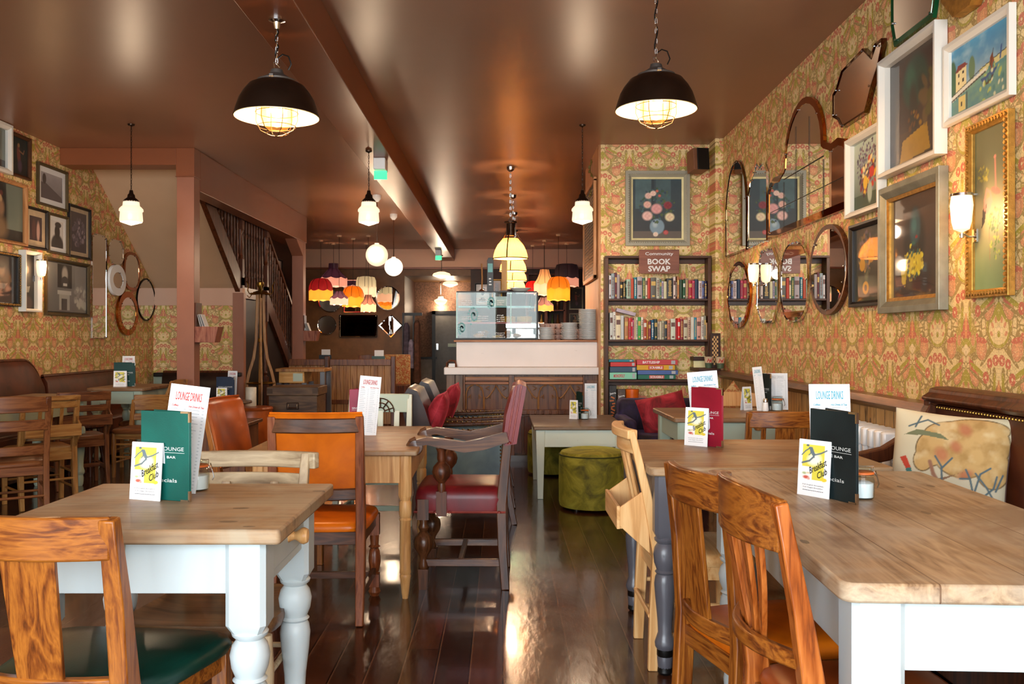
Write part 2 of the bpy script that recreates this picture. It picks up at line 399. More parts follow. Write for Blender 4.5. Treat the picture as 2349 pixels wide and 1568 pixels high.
M['chrome'] = plain('chrome', '#d8d8d8', .15, 1.0, var=.03)
M['brass'] = plain('aged_brass', '#8a6a30', .3, 1.0, var=.15)
M['bronze'] = plain('dark_bronze', '#3a2a20', .35, .8)
M['gold'] = plain('gilt', '#b98a40', .35, .7, var=.25, sc=40, bmp=.4)
M['white'] = painted('white_table_paint', '#bcc6c8', '#988a70', .5)
M['sage'] = painted('pale_sage_paint', '#aebca8', '#8a7a5a', .5)
M['ivory'] = painted('ivory_paint', '#cdd4c2', '#8a7a5a', .7)
M['grey'] = painted('slate_grey_paint', '#56545a', '#8a7a6a', .35, .3)
M['counterwhite'] = painted('limewashed_counter_paint', '#e6dad4', '#8a6a58', .75)
M['pine'] = wood('scrubbed_pine_top', '#5a3a22', '#8a6442', '#a8845c', 'x', 1.3, .42, 0, '#a2957e', True, .19)
M['piney'] = wood('scrubbed_pine_top_lengthwise', '#5a3c26', '#96785a', '#b89c7a', 'y', 1.5, .4, .05, '#b8ac98', True, .19)
M['pineleg'] = wood('honey_pine', '#8a5a30', '#b8854e', '#d3a56c', 'z', 1, .4)
M['oak'] = wood('golden_oak', '#2e1206', '#6e3812', '#a06022', 'z', 2.6, .28, .3)
M['oakx'] = wood('golden_oak_rail', '#2e1206', '#6e3812', '#a06022', 'x', 2.4, .28, .3)
M['darkoak'] = wood('dark_oak', '#1e0e08', '#40220f', '#5e3820', 'z', 1.4, .3, .2)
M['darkoakx'] = wood('dark_oak_lengthwise', '#1e0e08', '#40220f', '#5e3820', 'x', 1.4, .3, .2)
M['darkoaky'] = wood('dark_oak_arm', '#24120a', '#4c2a16', '#6e4628', 'y', 1.4, .3, .2)
M['mahog'] = wood('mahogany', '#1c0a06', '#42200f', '#64341a', 'z', 1.2, .4, .1)
M['beech'] = wood('pale_beech', '#b07a44', '#cf9a60', '#e0b47c', 'z', 1, .38)
M['church'] = wood('brown_elm', '#5a3516', '#8a5a2a', '#a87a44', 'z', 1.2, .4)
M['churchd'] = wood('dark_elm', '#2e160a', '#5a3018', '#7a4a28', 'z', 1.2, .35)
M['churchx'] = wood('brown_elm_rail', '#5a3516', '#8a5a2a', '#a87a44', 'x', 1.2, .4)
M['churchdx'] = wood('dark_elm_rail', '#2e160a', '#5a3018', '#7a4a28', 'x', 1.2, .35)
M['beechx'] = wood('pale_beech_rail', '#b07a44', '#cf9a60', '#e0b47c', 'x', 1, .38)
M['palewood'] = wood('washed_ash', '#6a5440', '#a08c70', '#c4b090', 'x', 1, .4)
M['palewoodz'] = wood('washed_ash_upright', '#6a5440', '#9a8468', '#bda888', 'z', 1, .4)
M['elmseat'] = wood('worn_elm_seat', '#2a1a10', '#5a3f2a', '#7a5a3c', 'x', .8, .3)
M['shelf'] = wood('stained_shelf', '#1e100a', '#3c241a', '#573828', 'x', 1, .45)
M['shelfz'] = wood('stained_shelf_upright', '#1e100a', '#3c241a', '#573828', 'z', 1, .45)
M['panel'] = wood('carved_oak_panel', '#2a140a', '#5a321c', '#80502e', 'z', 1, .38, .1)
M['panelx'] = wood('carved_oak_rail', '#4a2410', '#94582c', '#b87a44', 'x', 1, .38, .1)
M['dado'] = wood('rustic_pine_boards', '#3e2610', '#b48448', '#d4aa6c', 'z', .5, .5, 0, '#b08c58', True)
M['booth'] = wood('booth_boards', '#442410', '#8a5c34', '#ac8050', 'z', .8, .45)
M['board'] = wood('menu_board_oak', '#7a4a24', '#a87244', '#c08c5c', 'z', 1, .4)
M['orange'] = leather('orange_leather', '#d06a10', '#a24a0c')
M['tan'] = leather('tan_leather', '#a04c1a', '#7a3410')
M['redleather'] = leather('oxblood_leather', '#741a1e', '#521014', .34)
M['greenleather'] = leather('bottle_green_leather', '#0e3a30', '#082820', .3)
M['brownleather'] = leather('brown_leather', '#5c2a14', '#3a180a', .4)
M['darkleather'] = leather('dark_brown_leather', '#33201a', '#1c100c', .28)
M['greyleather'] = leather('grey_green_leather', '#56686a', '#34424a', .3)
M['green_v'] = velvet('moss_velvet', '#7a7214', '#4c480a', '#a89e34')
M['red_v'] = velvet('crimson_velvet', '#8c1020', '#4a0610', '#b83444')
M['purple_v'] = velvet('aubergine_velvet', '#1e1026', '#120818', '#30204a')
M['mirror'] = plain('mirror_glass', '#f0f0ee', .01, 1.0, var=0)
M['smoke'] = plain('smoked_mirror_glass', '#6a5038', .03, 1.0, var=0)
M['amber'] = plain('amber_mirror_glass', '#b06a2c', .04, 1.0, var=.02)
M['glass'] = glassm('clear_glass', '#f4fbfa')
M['greenglass'] = glassm('green_edge_glass', '#b8e0d4')
M['china'] = plain('white_china', '#f2f4f4', .18, var=.02)
M['paper'] = plain('white_card', '#dcdee0', .5, var=.01)
M['inkred'] = plain('red_ink', '#b83a34', .6, var=0); M['inkblue'] = plain('blue_ink', '#4a9ab0', .6, var=0)
M['ink'] = plain('black_ink', '#1e1c1c', .6, var=0); M['inkgrey'] = plain('grey_ink', '#b4b8bc', .6, var=0)
M['silverink'] = plain('pale_foil', '#d0d4d2', .4, var=0)
M['canvas'] = vcol(); M['glazed'] = vcol('glazed_print', .5, 1.0); M['card'] = vcol('printed_card', .5)
M['opal'] = emis('opal_glass', '#ffdcb8', .62, '#d8c8b0'); M['opal2'] = emis('bright_opal_glass', '#ffe4c4', 1.1, '#d8c8b0')
M['opalw'] = emis('opal_ceiling_glass', '#ffd9a8', .9, '#d8c8b0')
M['bulb'] = emis('lamp_bulb', '#ffc070', 45)
M['rustic'] = plain('dark_green_paint', '#12251e', .3)
# ================================================================ the setting
CZ = 3.13  # fixed depths below were stretched from the camera to suit a longer focal length
m = MB(); m.bx(-4.9, 2.7, -2.45, 22.021, -.1, 0); struct('floor', m, M['floor'])
m = MB(); m.bx(-4.9, 2.7, -2.45, 22.021, CZ, CZ+.1); struct('ceiling', m, M['ceil'])
m = MB(); m.bx(-1.318, -1.02, -2.3, 19.024, 2.876, CZ); struct('trim_1', m, M['beam'], bevel=.006)
# left wall: papered in front, plain brown behind the stairs
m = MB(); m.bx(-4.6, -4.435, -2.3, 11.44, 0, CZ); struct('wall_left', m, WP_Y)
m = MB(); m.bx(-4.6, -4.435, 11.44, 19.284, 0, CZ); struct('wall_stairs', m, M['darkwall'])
# right wall, very slightly splayed
def rwx(y): return 1.973+.01627*y
m = MB(); m.loft([[(rwx(y), y, 0), (rwx(y)+.2, y, 0), (rwx(y)+.2, y, CZ), (rwx(y), y, CZ)] for y in (-2.3, 8.95)]); struct('wall_right', m, WP_Y)
m = MB(); m.loft([[(rwx(y)-.02, y, 0), (rwx(y)-.001, y, 0), (rwx(y)-.001, y, .88), (rwx(y)-.02, y, .88)] for y in (-2.3, 8.5)])
def dadomat():
    mm = M['dado'].copy(); mm.name = 'dado_boards'; t = mm.node_tree; b = t.nodes['Principled BSDF']
    src = b.inputs['Base Color'].links[0].from_socket; tc = N(t, 'TexCoord'); sp = N(t, 'SeparateXYZ'); t.links.new(tc.outputs['Object'], sp.inputs[0])
    q = mth(t, 'DIVIDE', sp.outputs['Y'], .115); fr = mth(t, 'FRACT', q)
    wn = N(t, 'TexWhiteNoise', noise_dimensions='1D'); t.links.new(mth(t, 'FLOOR', q), wn.inputs['W'])
    c = mixc(t, mth(t, 'MULTIPLY', wn.outputs[0], .3), src, C('#8e6438')); c = mixc(t, mth(t, 'LESS_THAN', fr, .05), c, C('#1c1008'))
    vs = noise(t, coords(t, False, (1, 9, 1.2)), 2, 4, .5, .6)
    c = mixc(t, ramp(t, vs, [(.56, (0, 0, 0, 1)), (.66, (.8, .8, .8, 1))]), c, C('#2a1a0c'))
    t.links.new(c, b.inputs['Base Color']); return mm
struct('baseboard_right', m, dadomat())
m = MB()
m.loft([[(rwx(y)-.11, y, .895), (rwx(y)-.115, y, .885), (rwx(y)-.09, y, .872), (rwx(y)-.03, y, .845), (rwx(y), y, .845), (rwx(y), y, .92), (rwx(y)-.1, y, .92)] for y in (-2.3, 8.5)])
struct('trim_2', m, wood('rail_wood', '#22100a', '#4a2414', '#6a3a22', 'y', 1, .3, .3), smooth=30)
# papered block that closes the room beside the bar, its panelled flank, pilaster
m = MB(); m.bx(.972, 2.13, 8.769, 8.939, 0, CZ); struct('wall_bookcase', m, WP_X)
m = MB(); m.bx(.95, .972, 8.769, 10.163, 0, CZ); struct('trim_3', m, M['board'])
m = MB(); m.bx(.972, 2.3, 10.033, 10.133, 0, CZ); struct('wall_partition', m, M['brown'])
m = MB(); m.bx(2.035, 2.2, 8.496, 8.726, 0, CZ); struct('trim_4', m, WP_X)
# nook under the stairs
m = MB(); m.bx(-4.435, -3.3, 11.31, 11.41, 0, .77); struct('trim_5', m, M['sage'])
m = MB(); m.bx(-4.435, -3.3, 11.31, 11.41, .77, 1.64); struct('wall_nook', m, WP_X)
m = MB(); m.bx(-4.435, -3.3, 11.297, 11.407, 1.64, 1.86); struct('trim_6', m, M['band'])
m = MB(); m.bx(-4.40, -3.30, 11.206, 11.286, .74, .79); struct('trim_7', m, M['black'], bevel=.01)
m = MB(); m.loft([[(-4.435, 11.35, 1.86), (-3.36, 11.35, 1.86), (-3.36, 11.35, 1.97), (-4.435, 11.35, 1.97)], [(-4.435, 9.55, 3.12), (-3.36, 9.55, 3.12), (-3.36, 9.7, 3.13), (-4.435, 9.7, 3.13)]]); struct('ceiling_understairs', m, M['cream'])
# header frame and posts
m = MB(); m.bx(-4.435, -3.27, 8.913, 9.173, 2.96, CZ); struct('trim_8', m, M['beam'], bevel=.004)
m = MB(); m.bx(-3.27, -3.086, 8.913, 9.093, 2.845, CZ); m.bx(-3.275, -3.081, 8.906, 9.096, 2.84, 2.848); struct('trim_9', m, M['beam'], bevel=.003)
m = MB(); m.bx(-3.265, -3.09, 8.919, 9.089, 0, 2.84); struct('trim_10', m, M['post'], bevel=.004)
m = MB(); m.bx(-3.27, -3.086, 9.095, 14.046, 2.72, CZ); struct('trim_11', m, M['beam'], bevel=.004)
m = MB(); m.bx(-3.265, -3.09, 13.812, 13.992, 0, 2.72)
m.prism([(-.45, 2.72), (0, 2.72), (0, 2.5)], .175, Matrix.Translation((-3.178, 13.81, 0)) @ Matrix.Rotation(PI/2, 4, 'Z')); struct('trim_12', m, M['post'], bevel=.004)
# far end of the room
m = MB(); m.bx(-4.435, -2.1, 19.141, 19.251, 0, 2.73); struct('wall_back', m, M['brown'])
m = MB(); m.bx(-.68, 2.35, 19.141, 19.251, 0, 2.73); struct('wall_back_bar', m, M['darkwall'])
m = MB(); m.bx(-2.1, -.68, 19.141, 19.251, 2.57, 2.73); struct('wall_back_lintel', m, M['brown'])
m = MB(); m.bx(-4.435, 2.35, 19.024, 19.114, 2.735, CZ); struct('trim_13', m, M['band'])
m = MB(); m.bx(-4.435, 2.35, 18.972, 19.102, 2.70, 2.735); struct('trim_14', m, M['beam'])
m = MB(); m.bx(2.3, 2.4, 10.163, 19.284, 0, CZ); struct('wall_service', m, M['darkwall'])
m = MB(); m.bx(-2.2, -2.1, 19.284, 21.499, 0, 2.6); struct('wall_corridor_left', m, M['darkwall'])
m = MB(); m.bx(-.68, -.58, 19.284, 21.499, 0, 2.6); struct('wall_corridor_right', m, M['darkwall'])
m = MB(); m.bx(-2.2, -.58, 19.284, 21.499, 2.57, 2.66); struct('ceiling_corridor', m, M['brown'])
pt = plain('patterned_brown_paper', '#6a4c3a', .6, var=.45, sc=34)
m = MB(); m.bx(-2.2, -.58, 21.369, 21.469, 0, 2.66); struct('wall_corridor_end', m, pt)
m = MB(); m.bx(-1.99, -1.56, 21.317, 21.357, .22, .72); struct('trim_15', m, plain('grey_panel', '#8a8078', .5))
m = MB(); m.bx(-2.1, -1.56, 21.291, 21.351, .73, .78); struct('trim_16', m, M['black'])
d = thing('door_1', None, None, (-1.22, 21.345, 0)); del_ = d; d['kind'] = 'structure'
m = MB(); m.bx(-.38, .38, -.03, .02, 0, 1.80)
dl = obj('door_leaf', m, plain('grey_door_paint', '#5a5652', .4), d)
m = MB(); m.bx(-.46, -.38, -.05, .02, 0, 1.88); m.bx(.38, .46, -.05, .02, 0, 1.88); m.bx(-.46, .46, -.05, .02, 1.80, 1.88); obj('door_frame', m, M['black'], d)
m = MB(); m.bx(-.08, .22, -.045, -.03, 1.02, 1.1); obj('push_plate', m, M['sage'], dl)
m = MB(); m.bx(-.36, -.31, -.06, -.03, .95, 1.1); obj('door_handle', m, M['chrome'], dl)
# shop front behind the camera
m = MB(); m.bx(-4.6, 2.3, -2.36, -2.24, 0, .5); m.bx(-4.6, 2.3, -2.36, -2.24, 2.93, CZ)
for x in (-4.45, -2.2, 0, 2.1): m.bx(x-.12, x+.12, -2.36, -2.24, .5, 2.93)
struct('wall_front', m, M['black'])
for i, x in enumerate((-3.325, -1.1, 1.05)):
    g = thing('window_%d' % (i+1), None, None, (x, -2.3, .5)); g['kind'] = 'structure'
    m = MB(); m.bx(-.98, .98, -.006, .006, .0, 2.43); obj('window_pane', m, M['glass'], g)
    m = MB(); m.bx(-1.0, 1.0, -.03, .03, 1.83, 1.88); obj('glazing_bar', m, M['black'], g)
# ================================================================ staircase
st = thing('staircase', 'dark wooden staircase with turned balusters and a half landing', 'staircase', (-3.36, 11.4, 0))
def sl(y, z): return (0, y-8.75, z)
m = MB(); m.loft([[(-.03, -1.59, 2.86), (.03, -1.59, 2.86), (.03, -1.59, 3.12), (-.03, -1.59, 3.12)], [(-.03, 0, 1.74), (.03, 0, 1.74), (.03, 0, 2.02), (-.03, 0, 2.02)]])
obj('stringer', m, M['mahog'], st)
m = MB(); m.loft([[(-.03, 1.19, 1.66), (.03, 1.19, 1.66), (.03, 1.19, 1.92), (-.03, 1.19, 1.92)], [(-.03, 3.67, 0), (.03, 3.67, 0), (.03, 3.67, .26), (-.03, 3.67, .26)]])
obj('stringer', m, M['mahog'], st)
m = MB(); m.bx(-1.07, .03, -.03, 1.22, 1.74, 1.88); obj('landing', m, M['darkoak'], st)
m = MB()
for i in range(10): m.bx(-1.07, 0, 1.22+i*.245, 1.49+i*.245, max(0, 1.88-(i+1)*.17-.05), 1.88-(i+1)*.17)
obj('steps', m, M['darkoak'], st)
def newel(y, z0, z1, cap=True):
    m = MB(); m.bx(-.045, .045, y-.045, y+.045, z0, z0+(z1-z0)*.35)
    L = z1-z0; z = z0+L*.35
    m.lathe([(.04, z), (.025, z+.02), (.04, z+.05), (.03, z+.08), (.042, z+L*.2), (.028, z+L*.34), (.042, z+L*.38), (.04, z+L*.4)], (0, y, 0), 12)
    m.bx(-.045, .045, y-.045, y+.045, z+L*.4, z1); obj('newel_post', m, M['mahog'], st)
newel(0, .0, 2.0); newel(0, 1.9, 2.86); newel(1.19, 0, 1.95); newel(1.19, 1.9, 2.9)
def bal(y, z0, z1):
    L = z1-z0; m = MB()
    m.lathe([(.018, z0), (.018, z0+L*.16), (.009, z0+L*.19), (.02, z0+L*.24), (.011, z0+L*.28), (.019, z0+L*.42), (.011, z0+L*.72), (.02, z0+L*.76), (.01, z0+L*.8), (.018, z0+L*.84), (.018, z1)], (0, y, 0), 8)
    obj('baluster', m, M['mahog'], st)
for i in range(10):
    y = -.12-i*.125; z = 2.02+.72*(-y); bal(y, z-.03, min(z+.80, 3.12))
for i in range(8): bal(.13+i*.13, 1.87, 2.76)
for i in range(18):
    y = 1.33+i*.128; z = 1.92-(y-1.19)*.668; bal(y, z-.02, z+.84)
m = MB(); m.bar([(0, 0, 2.79), (0, 1.19, 2.79)], .06, .05); obj('handrail', m, M['mahog'], st)
m = MB(); m.bar([(0, 1.19, 2.78), (0, 3.65, 2.78-2.46*.668)], .06, .05); obj('handrail', m, M['mahog'], st)
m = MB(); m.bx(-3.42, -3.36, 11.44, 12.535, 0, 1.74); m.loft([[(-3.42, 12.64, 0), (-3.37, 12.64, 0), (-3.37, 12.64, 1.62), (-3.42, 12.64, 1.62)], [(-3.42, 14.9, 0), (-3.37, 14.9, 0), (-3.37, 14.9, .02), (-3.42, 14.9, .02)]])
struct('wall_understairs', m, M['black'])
m = MB(); m.bx(-3.42, -3.28, 11.284, 11.384, 0, 1.8); struct('trim_17', m, M['post'])
# ================================================================ bar counter
bs = 230.5
def BX(px): return (px-1152)/bs
def BZ(py): return H-(py-776)/bs
bar = thing('bar_counter', 'carved oak bar counter with limewashed upper panel and ledge', 'bar', (.22, 8.85, 0))
def bo(name, mb, mt, par=bar, bevel=0, smooth=0):
    mb.v = [(x-.22, y-6.8, z) for x, y, z in mb.v]; return obj(name, mb, mt, par, bevel, smooth)
m = MB(); m.bx(BX(1028), 1.0, 6.84, 7.5, .0, .86); bo('body', m, M['panel'])
m = MB(); m.bx(-.575, 1.01, 6.72, 7.5, .862, .935); bo('ledge', m, M['counterwhite'], bevel=.008)
m = MB(); m.bx(-.46, 1.0, 6.86, 7.45, .936, 1.185); bo('upper_panel', m, M['counterwhite'], bevel=.004)
m = MB(); m.bx(-.485, 1.0, 6.83, 7.6, 1.185, 1.205); bo('top_board', m, M['panelx'], bevel=.005)
for a, b in ((1024, 1043), (1045, 1062)):
    m = MB(); m.bx(BX(a), BX(b), 6.8, 6.84, .05, .86); bo('plank', m, wood('grey_brown_plank', '#3a2418', '#6a4a34', '#86664c', 'z', 1, .4), bevel=.003)
for a, b in ((1063, 1067), (1167, 1180), (1337, 1341), (1380, 1385)):
    m = MB(); m.bx(BX(a), BX(b), 6.785, 6.84, .05, .86); bo('stile', m, M['panel'], bevel=.003)
for a, b in ((1067, 1167), (1180, 1337)):
    m = MB(); m.bx(BX(a), BX(b), 6.79, 6.84, BZ(873), BZ(864)); m.bx(BX(a), BX(b), 6.775, 6.84, BZ(881), BZ(875)); bo('cornice', m, M['panelx'], bevel=.004)
def arch(x0, x1, ogee):
    zb, zt = BZ(938), BZ(883); xm = (x0+x1)/2; w_ = (x1-x0)/2; zs = zb+(zt-zb)*.52; m = MB()
    for sg in (-1, 1):
        pts = [(xm+sg*w_, 6.80, zb), (xm+sg*w_, 6.80, zs)]
        for i in range(1, 9):
            q = i/8
            if ogee: x = w_*(1-q); z = zs-.02+(zt-zs+.02)*((math.sin((q-.5)*PI)*.5+.5)*.45+.55*q**3) if q > .05 else zs
            else: x = w_*math.cos(q*PI/2*.92)**.9; z = zs+(zt-zs)*math.sin(q*PI/2)
            pts.append((xm+sg*max(x, .0), 6.80, z))
        m.tube(pts, .0065, 6)
        m.tube([(xm+sg*w_*.8, 6.81, zs-.01), (xm+sg*w_*.45, 6.81, zs+.02), (xm+sg*w_*.5, 6.81, zs-.02)], .0055, 6)
        m.tube([(xm+sg*w_*.55, 6.81, zt-.01), (xm+sg*w_*.9, 6.81, zt-.03), (xm+sg*w_*.6, 6.81, zt-.05)], .005, 6)
    bo('tracery_arch', m, wood('tracery_oak', '#5a3418', '#8a5a34', '#a0744a', 'z', 1, .35), smooth=50)
edges = [(1069, 1109, 0), (1111, 1165, 1), (1181, 1234, 1), (1236, 1278, 0), (1280, 1335, 1)]
for a, b, g in edges: arch(BX(a), BX(b), g)
m = MB()
for a, b in ((1067, 1167), (1180, 1337)): m.bx(BX(a), BX(b), 6.78, 6.84, BZ(950), BZ(939))
for i in range(16): m.box((BX(1075+i*17), 6.778, BZ(945)), (.02, .02, .035))
bo('base_rail', m, M['panel'], bevel=.004)
for i in range(7):
    m = MB(); m.bx(BX(1070+i*44), BX(1068+i*44+42), 6.815, 6.84, BZ(1040), BZ(955)); bo('lower_panel', m, M['mahog'], bevel=.004)
m = MB()
for i in range(6): m.lathe([(.022, 0), (.03, .02), (.022, .045)], (BX(1361), 6.80, BZ(945-i*11)), 8)
m.bx(BX(1345), BX(1377), 6.81, 6.84, BZ(950), BZ(872)); bo('carved_column', m, M['panel'])
m = MB(); m.bx(BX(1028), 1.0, 6.77, 6.84, 0, .06); bo('plinth', m, M['grey'])
# gap behind bar: back counter
m = MB(); m.bx(.05, 2.25, 16.4, 17.0, 0, 1.0); tag(obj('back_counter', m, M['mahog'], bevel=.01), 'dark low counter running behind the bar', 'counter')
# ---------------- display cabinet
cb = thing('display_cabinet', 'glass cake cabinet on the bar with chalk lettering and two shelves', 'display cabinet', (-.05, 9.25, 1.205))
x0, x1, zt = -.415, .405, .485
m = MB()
for x in (x0, x1): m.bx(x-.004, x+.004, -.18, .18, .02, zt)
m.bx(x0, x1, -.185, -.178, .02, zt); m.bx(x0, x1, -.185, .185, zt, zt+.008); obj('glass_panes', m, M['glass'], cb)
m = MB(); m.bx(x0-.01, x1+.01, -.195, .195, 0, .02); m.bx(x1-.005, x1+.012, -.192, -.17, .02, zt); m.bx(x0, x1, -.19, -.18, zt, zt+.012); m.bx(x1-.005, x1+.012, .17, .192, .02, zt); obj('metal_frame', m, M['blackm'], cb)
m = MB(); m.bx(x0-.004, x0+.006, -.19, -.178, .02, zt); m.bx(.135, .142, -.19, -.178, .02, zt); obj('glass_edge', m, plain('pale_glass_edge', '#9ac8bc', .2), cb)
for z, cc in ((.17, '#b04a44'), (.335, '#8ab0b4')):
    m = MB(); m.bx(x0+.01, x1-.01, -.16, .16, z, z+.008); obj('glass_shelf', m, M['greenglass'], cb)
    m = MB(); m.bx(x0+.02, x1-.06, -.168, -.16, z-.004, z+.012); obj('shelf_edge', m, plain('shelf_edge'+cc, cc, .4), cb)
m = MB()
random.seed(3)
for bx_, bz_, bw, rows in ((-.36, .40, .10, 3), (-.21, .42, .11, 3), (-.36, .235, .10, 2), (-.20, .24, .11, 3), (.0, .25, .07, 4), (.0, .40, .07, 3), (-.02, .07, .10, 3), (-.19, .08, .06, 2)):
    for r_ in range(rows):
        x = bx_
        while x < bx_+bw:
            l_ = random.uniform(.005, .014); m.box((x, -.1875, bz_-r_*.02+random.uniform(-.002, .002)), (l_, .001, random.uniform(.005, .011))); x += l_+.004
obj('chalk_lettering', m, M['paper'], cb)['kind'] = 'stuff'
m = MB()
for i in range(3):
    for k in range(26):
        a = k*.42; r_ = .012+.0035*k*(.6 if i else 1); cx, cz = ((-.24, .25), (-.06, .38), (-.36, .12))[i]
        px_, pz_ = cx+math.cos(a)*r_*.6, cz+math.sin(a)*r_
        if x0+.01 < px_ < .12 and .03 < pz_ < zt-.01: m.box((px_, -.1872, pz_), (.016, .001, .016), Matrix.Rotation(a, 4, 'Y'))
obj('chalk_flowers', m, plain('blue_chalk', '#7ab4b8', .7), cb)['kind'] = 'stuff'
m = MB(); m.bx(-.03, .1, -.05, -.04, .345, .45); m2 = obj('price_card', m, M['paper'], cb)
def pastry(kind, loc, lab, rz=0):
    m = MB()
    if kind == 'croissant':
        pts = [(math.cos(a)*.05, math.sin(a)*.035, 0) for a in [PI*k/8 for k in range(9)]]
        m.tube([(p[0], p[1], .022) for p in pts], [.006, .014, .02, .024, .026, .024, .02, .014, .006], 8); mt = plain('baked_pastry', '#b06a26', .45, var=.35, sc=60)
    elif kind == 'muffin':
        m.lathe([(.022, 0), (.03, .035), (.042, .042), (.04, .06), (.025, .075), (0, .08)], n=14); mt = plain('muffin_crumb', '#8a4a1c', .7, var=.4, sc=70)
    elif kind == 'cake':
        m.lathe([(.075, 0), (.08, .01), (.08, .055), (.072, .065), (0, .067)], n=24); mt = plain('sponge_cake', '#b07a30', .7, var=.3, sc=50)
    else:
        m.lathe([(.05, 0), (.055, .012), (.05, .02), (0, .024)], n=16); mt = plain('golden_biscuit', '#c08a44', .6, var=.3, sc=60)
    tag(obj('pastry', m, mt, loc=loc, rz=rz), lab, 'pastry')
pz = 1.227
pastry('croissant', (-.24, 9.19, pz), 'croissant on the cabinet floor, left front')
pastry('muffin', (-.18, 9.25, pz), 'brown muffin beside the croissant on the cabinet floor')
pastry('biscuit', (-.05, 9.2, pz), 'flat biscuit in the middle of the cabinet floor')
pastry('muffin', (.06, 9.21, pz), 'muffin left of the cabinet post on the cabinet floor')
pastry('croissant', (.17, 9.2, pz), 'croissant right of the cabinet post on the cabinet floor', 1)
pastry('cake', (.06, 9.25, 1.384), 'golden round cake left on the middle cabinet shelf')
pastry('cake', (.23, 9.25, 1.384), 'golden round cake right on the middle cabinet shelf')
pastry('biscuit', (-.27, 9.25, 1.384), 'flat biscuit on the middle cabinet shelf')
# ---------------- plates and cups on the bar
def plate_mesh(r):
    m = MB(); m.lathe([(r*.5, 0), (r*.55, .002), (r, .011), (r, .0135), (r*.6, .006), (0, .005)], n=28); return m
for (px, s, r, n, lab) in ((1252, 222, .082, 11, 'short stack beside the cake cabinet'), (1304, 222, .086, 15, 'middle stack on the bar'), (1349, 222, .104, 27, 'tall right-hand stack on the bar')):
    X = (px-1152)/s; p0 = None
    for k in range(n):
        if p0 is None:
            p0 = obj('plate', plate_mesh(r), M['china'])
            o = p0
        else: o = p0.copy(); COL.objects.link(o)
        o.location = (X+random.uniform(-.003, .003), 9.10+random.uniform(-.003, .003), 1.206+k*.0115)
        tag(o, 'round white plate in the '+lab, 'plate', 'plates in the '+lab)
def cup_proto(loc, lab, grp):
    t = thing('cup', lab, 'cup', loc, 0, grp); m = MB()
    m.lathe([(.02, 0), (.024, .004), (.038, .055), (.036, .055), (.02, .006), (0, .005)], n=16); obj('bowl', m, plain('pink_grey_stoneware', '#b8988c', .35), t)
    m = MB(); m.tube([(.034, 0, .045), (.055, 0, .045), (.058, 0, .025), (.03, 0, .018)], .005, 6); obj('handle', m, plain('pink_grey_stoneware', '', .35), t); return t
c0 = None
for gi, (xs, nn, lab) in enumerate((((.42, .475, .53, .585), 3, 'pink-grey coffee cup in the stacks behind the short plate stack'), ((.69, .75, .81), 2, 'pink-grey coffee cup in the stacks behind the middle plates'))):
    for x in xs:
        for k in range(nn):
            if c0 is None: c0 = cup_proto((0, 0, 0), lab, lab); c = c0
            else: c = copy_tree(c0)
            c.location = (x, 9.32, 1.205+k*.058+(.04 if gi else .0)*0); c.rotation_euler = (0, 0, -.8)
            tag(c, lab, 'cup', 'coffee cups behind the '+('middle' if gi else 'short')+' plate stack')
# ================================================================ bookcase
def K(px): return (px-1152)/238.
def KZ(py): return H-(py-776)/238.
bc = thing('bookcase', 'dark stained wall bookcase with open shelves above the purple sofa', 'bookcase', (1.515, 8.695, 0))
def ko(name, mb, mt, bevel=.003):
    mb.v = [(x-1.515, y-6.655, z) for x, y, z in mb.v]; return obj(name, mb, mt, bc, bevel, 0)
m = MB(); m.bx(.998, 1.03, 6.58, 6.729, .0, 2.0); ko('side_panel', m, M['shelfz'])
m = MB(); m.bx(1.995, 2.027, 6.58, 6.729, .945, 2.0); ko('side_panel', m, M['shelfz'])
m = MB(); m.bx(.998, 2.027, 6.58, 6.729, 2.0, 2.022); ko('top_board', m, M['shelf'])
for z in (1.607, 1.21, .82, .44):
    m = MB(); m.bx(1.03, 1.995 if z > .9 else 1.87, 6.585, 6.729, z-.02, z); ko('shelf_board', m, M['shelf'])
    m = MB(); m.bx(1.03, 1.995 if z > .9 else 1.87, 6.71, 6.729, z-.062, z-.02); ko('back_rail', m, M['shelf'])
m = MB(); m.bx(1.03, 1.995, 6.71, 6.729, 1.955, 2.0); ko('back_rail', m, M['shelf'])
m = MB(); m.bx(1.85, 2.06, 8.38, 8.769, .905, .94); tag(obj('corner_shelf', m, M['shelf'], bevel=.005), 'small dark corner ledge where the bookcase meets the wall rail', 'shelf')
m = MB(); m.bx(1.85, 1.99, 8.60, 8.76, 1.005, 1.045); tag(obj('small_box', m, M['darkwall'], bevel=.003), 'small dark box sticking out over the corner ledge', 'box')
bc2 = thing('sign', 'brown wooden sign reading Community BOOK SWAP over the bookcase', 'sign', (K(1512.5), 8.59, KZ(627)))
sw, sh = 92/238., 55/238.
m = MB(); m.bx(-sw/2, sw/2, -.012, .012, 0, sh); obj('board', m, wood('sign_wood', '#4a2418', '#6e3c2c', '#84503c', 'x', 1, .35), bc2, .002, 0)
m = MB(); letters(m, 'Community', 0, sh*.81, sw*.7, sh*.17, -.0135, fat=.012); letters(m, 'BOOK', 0, sh*.5, sw*.58, sh*.24, -.0135, fat=.03); letters(m, 'SWAP', 0, sh*.2, sw*.55, sh*.24, -.0135, fat=.03); obj('lettering', m, M['paper'], bc2, 0, 0)
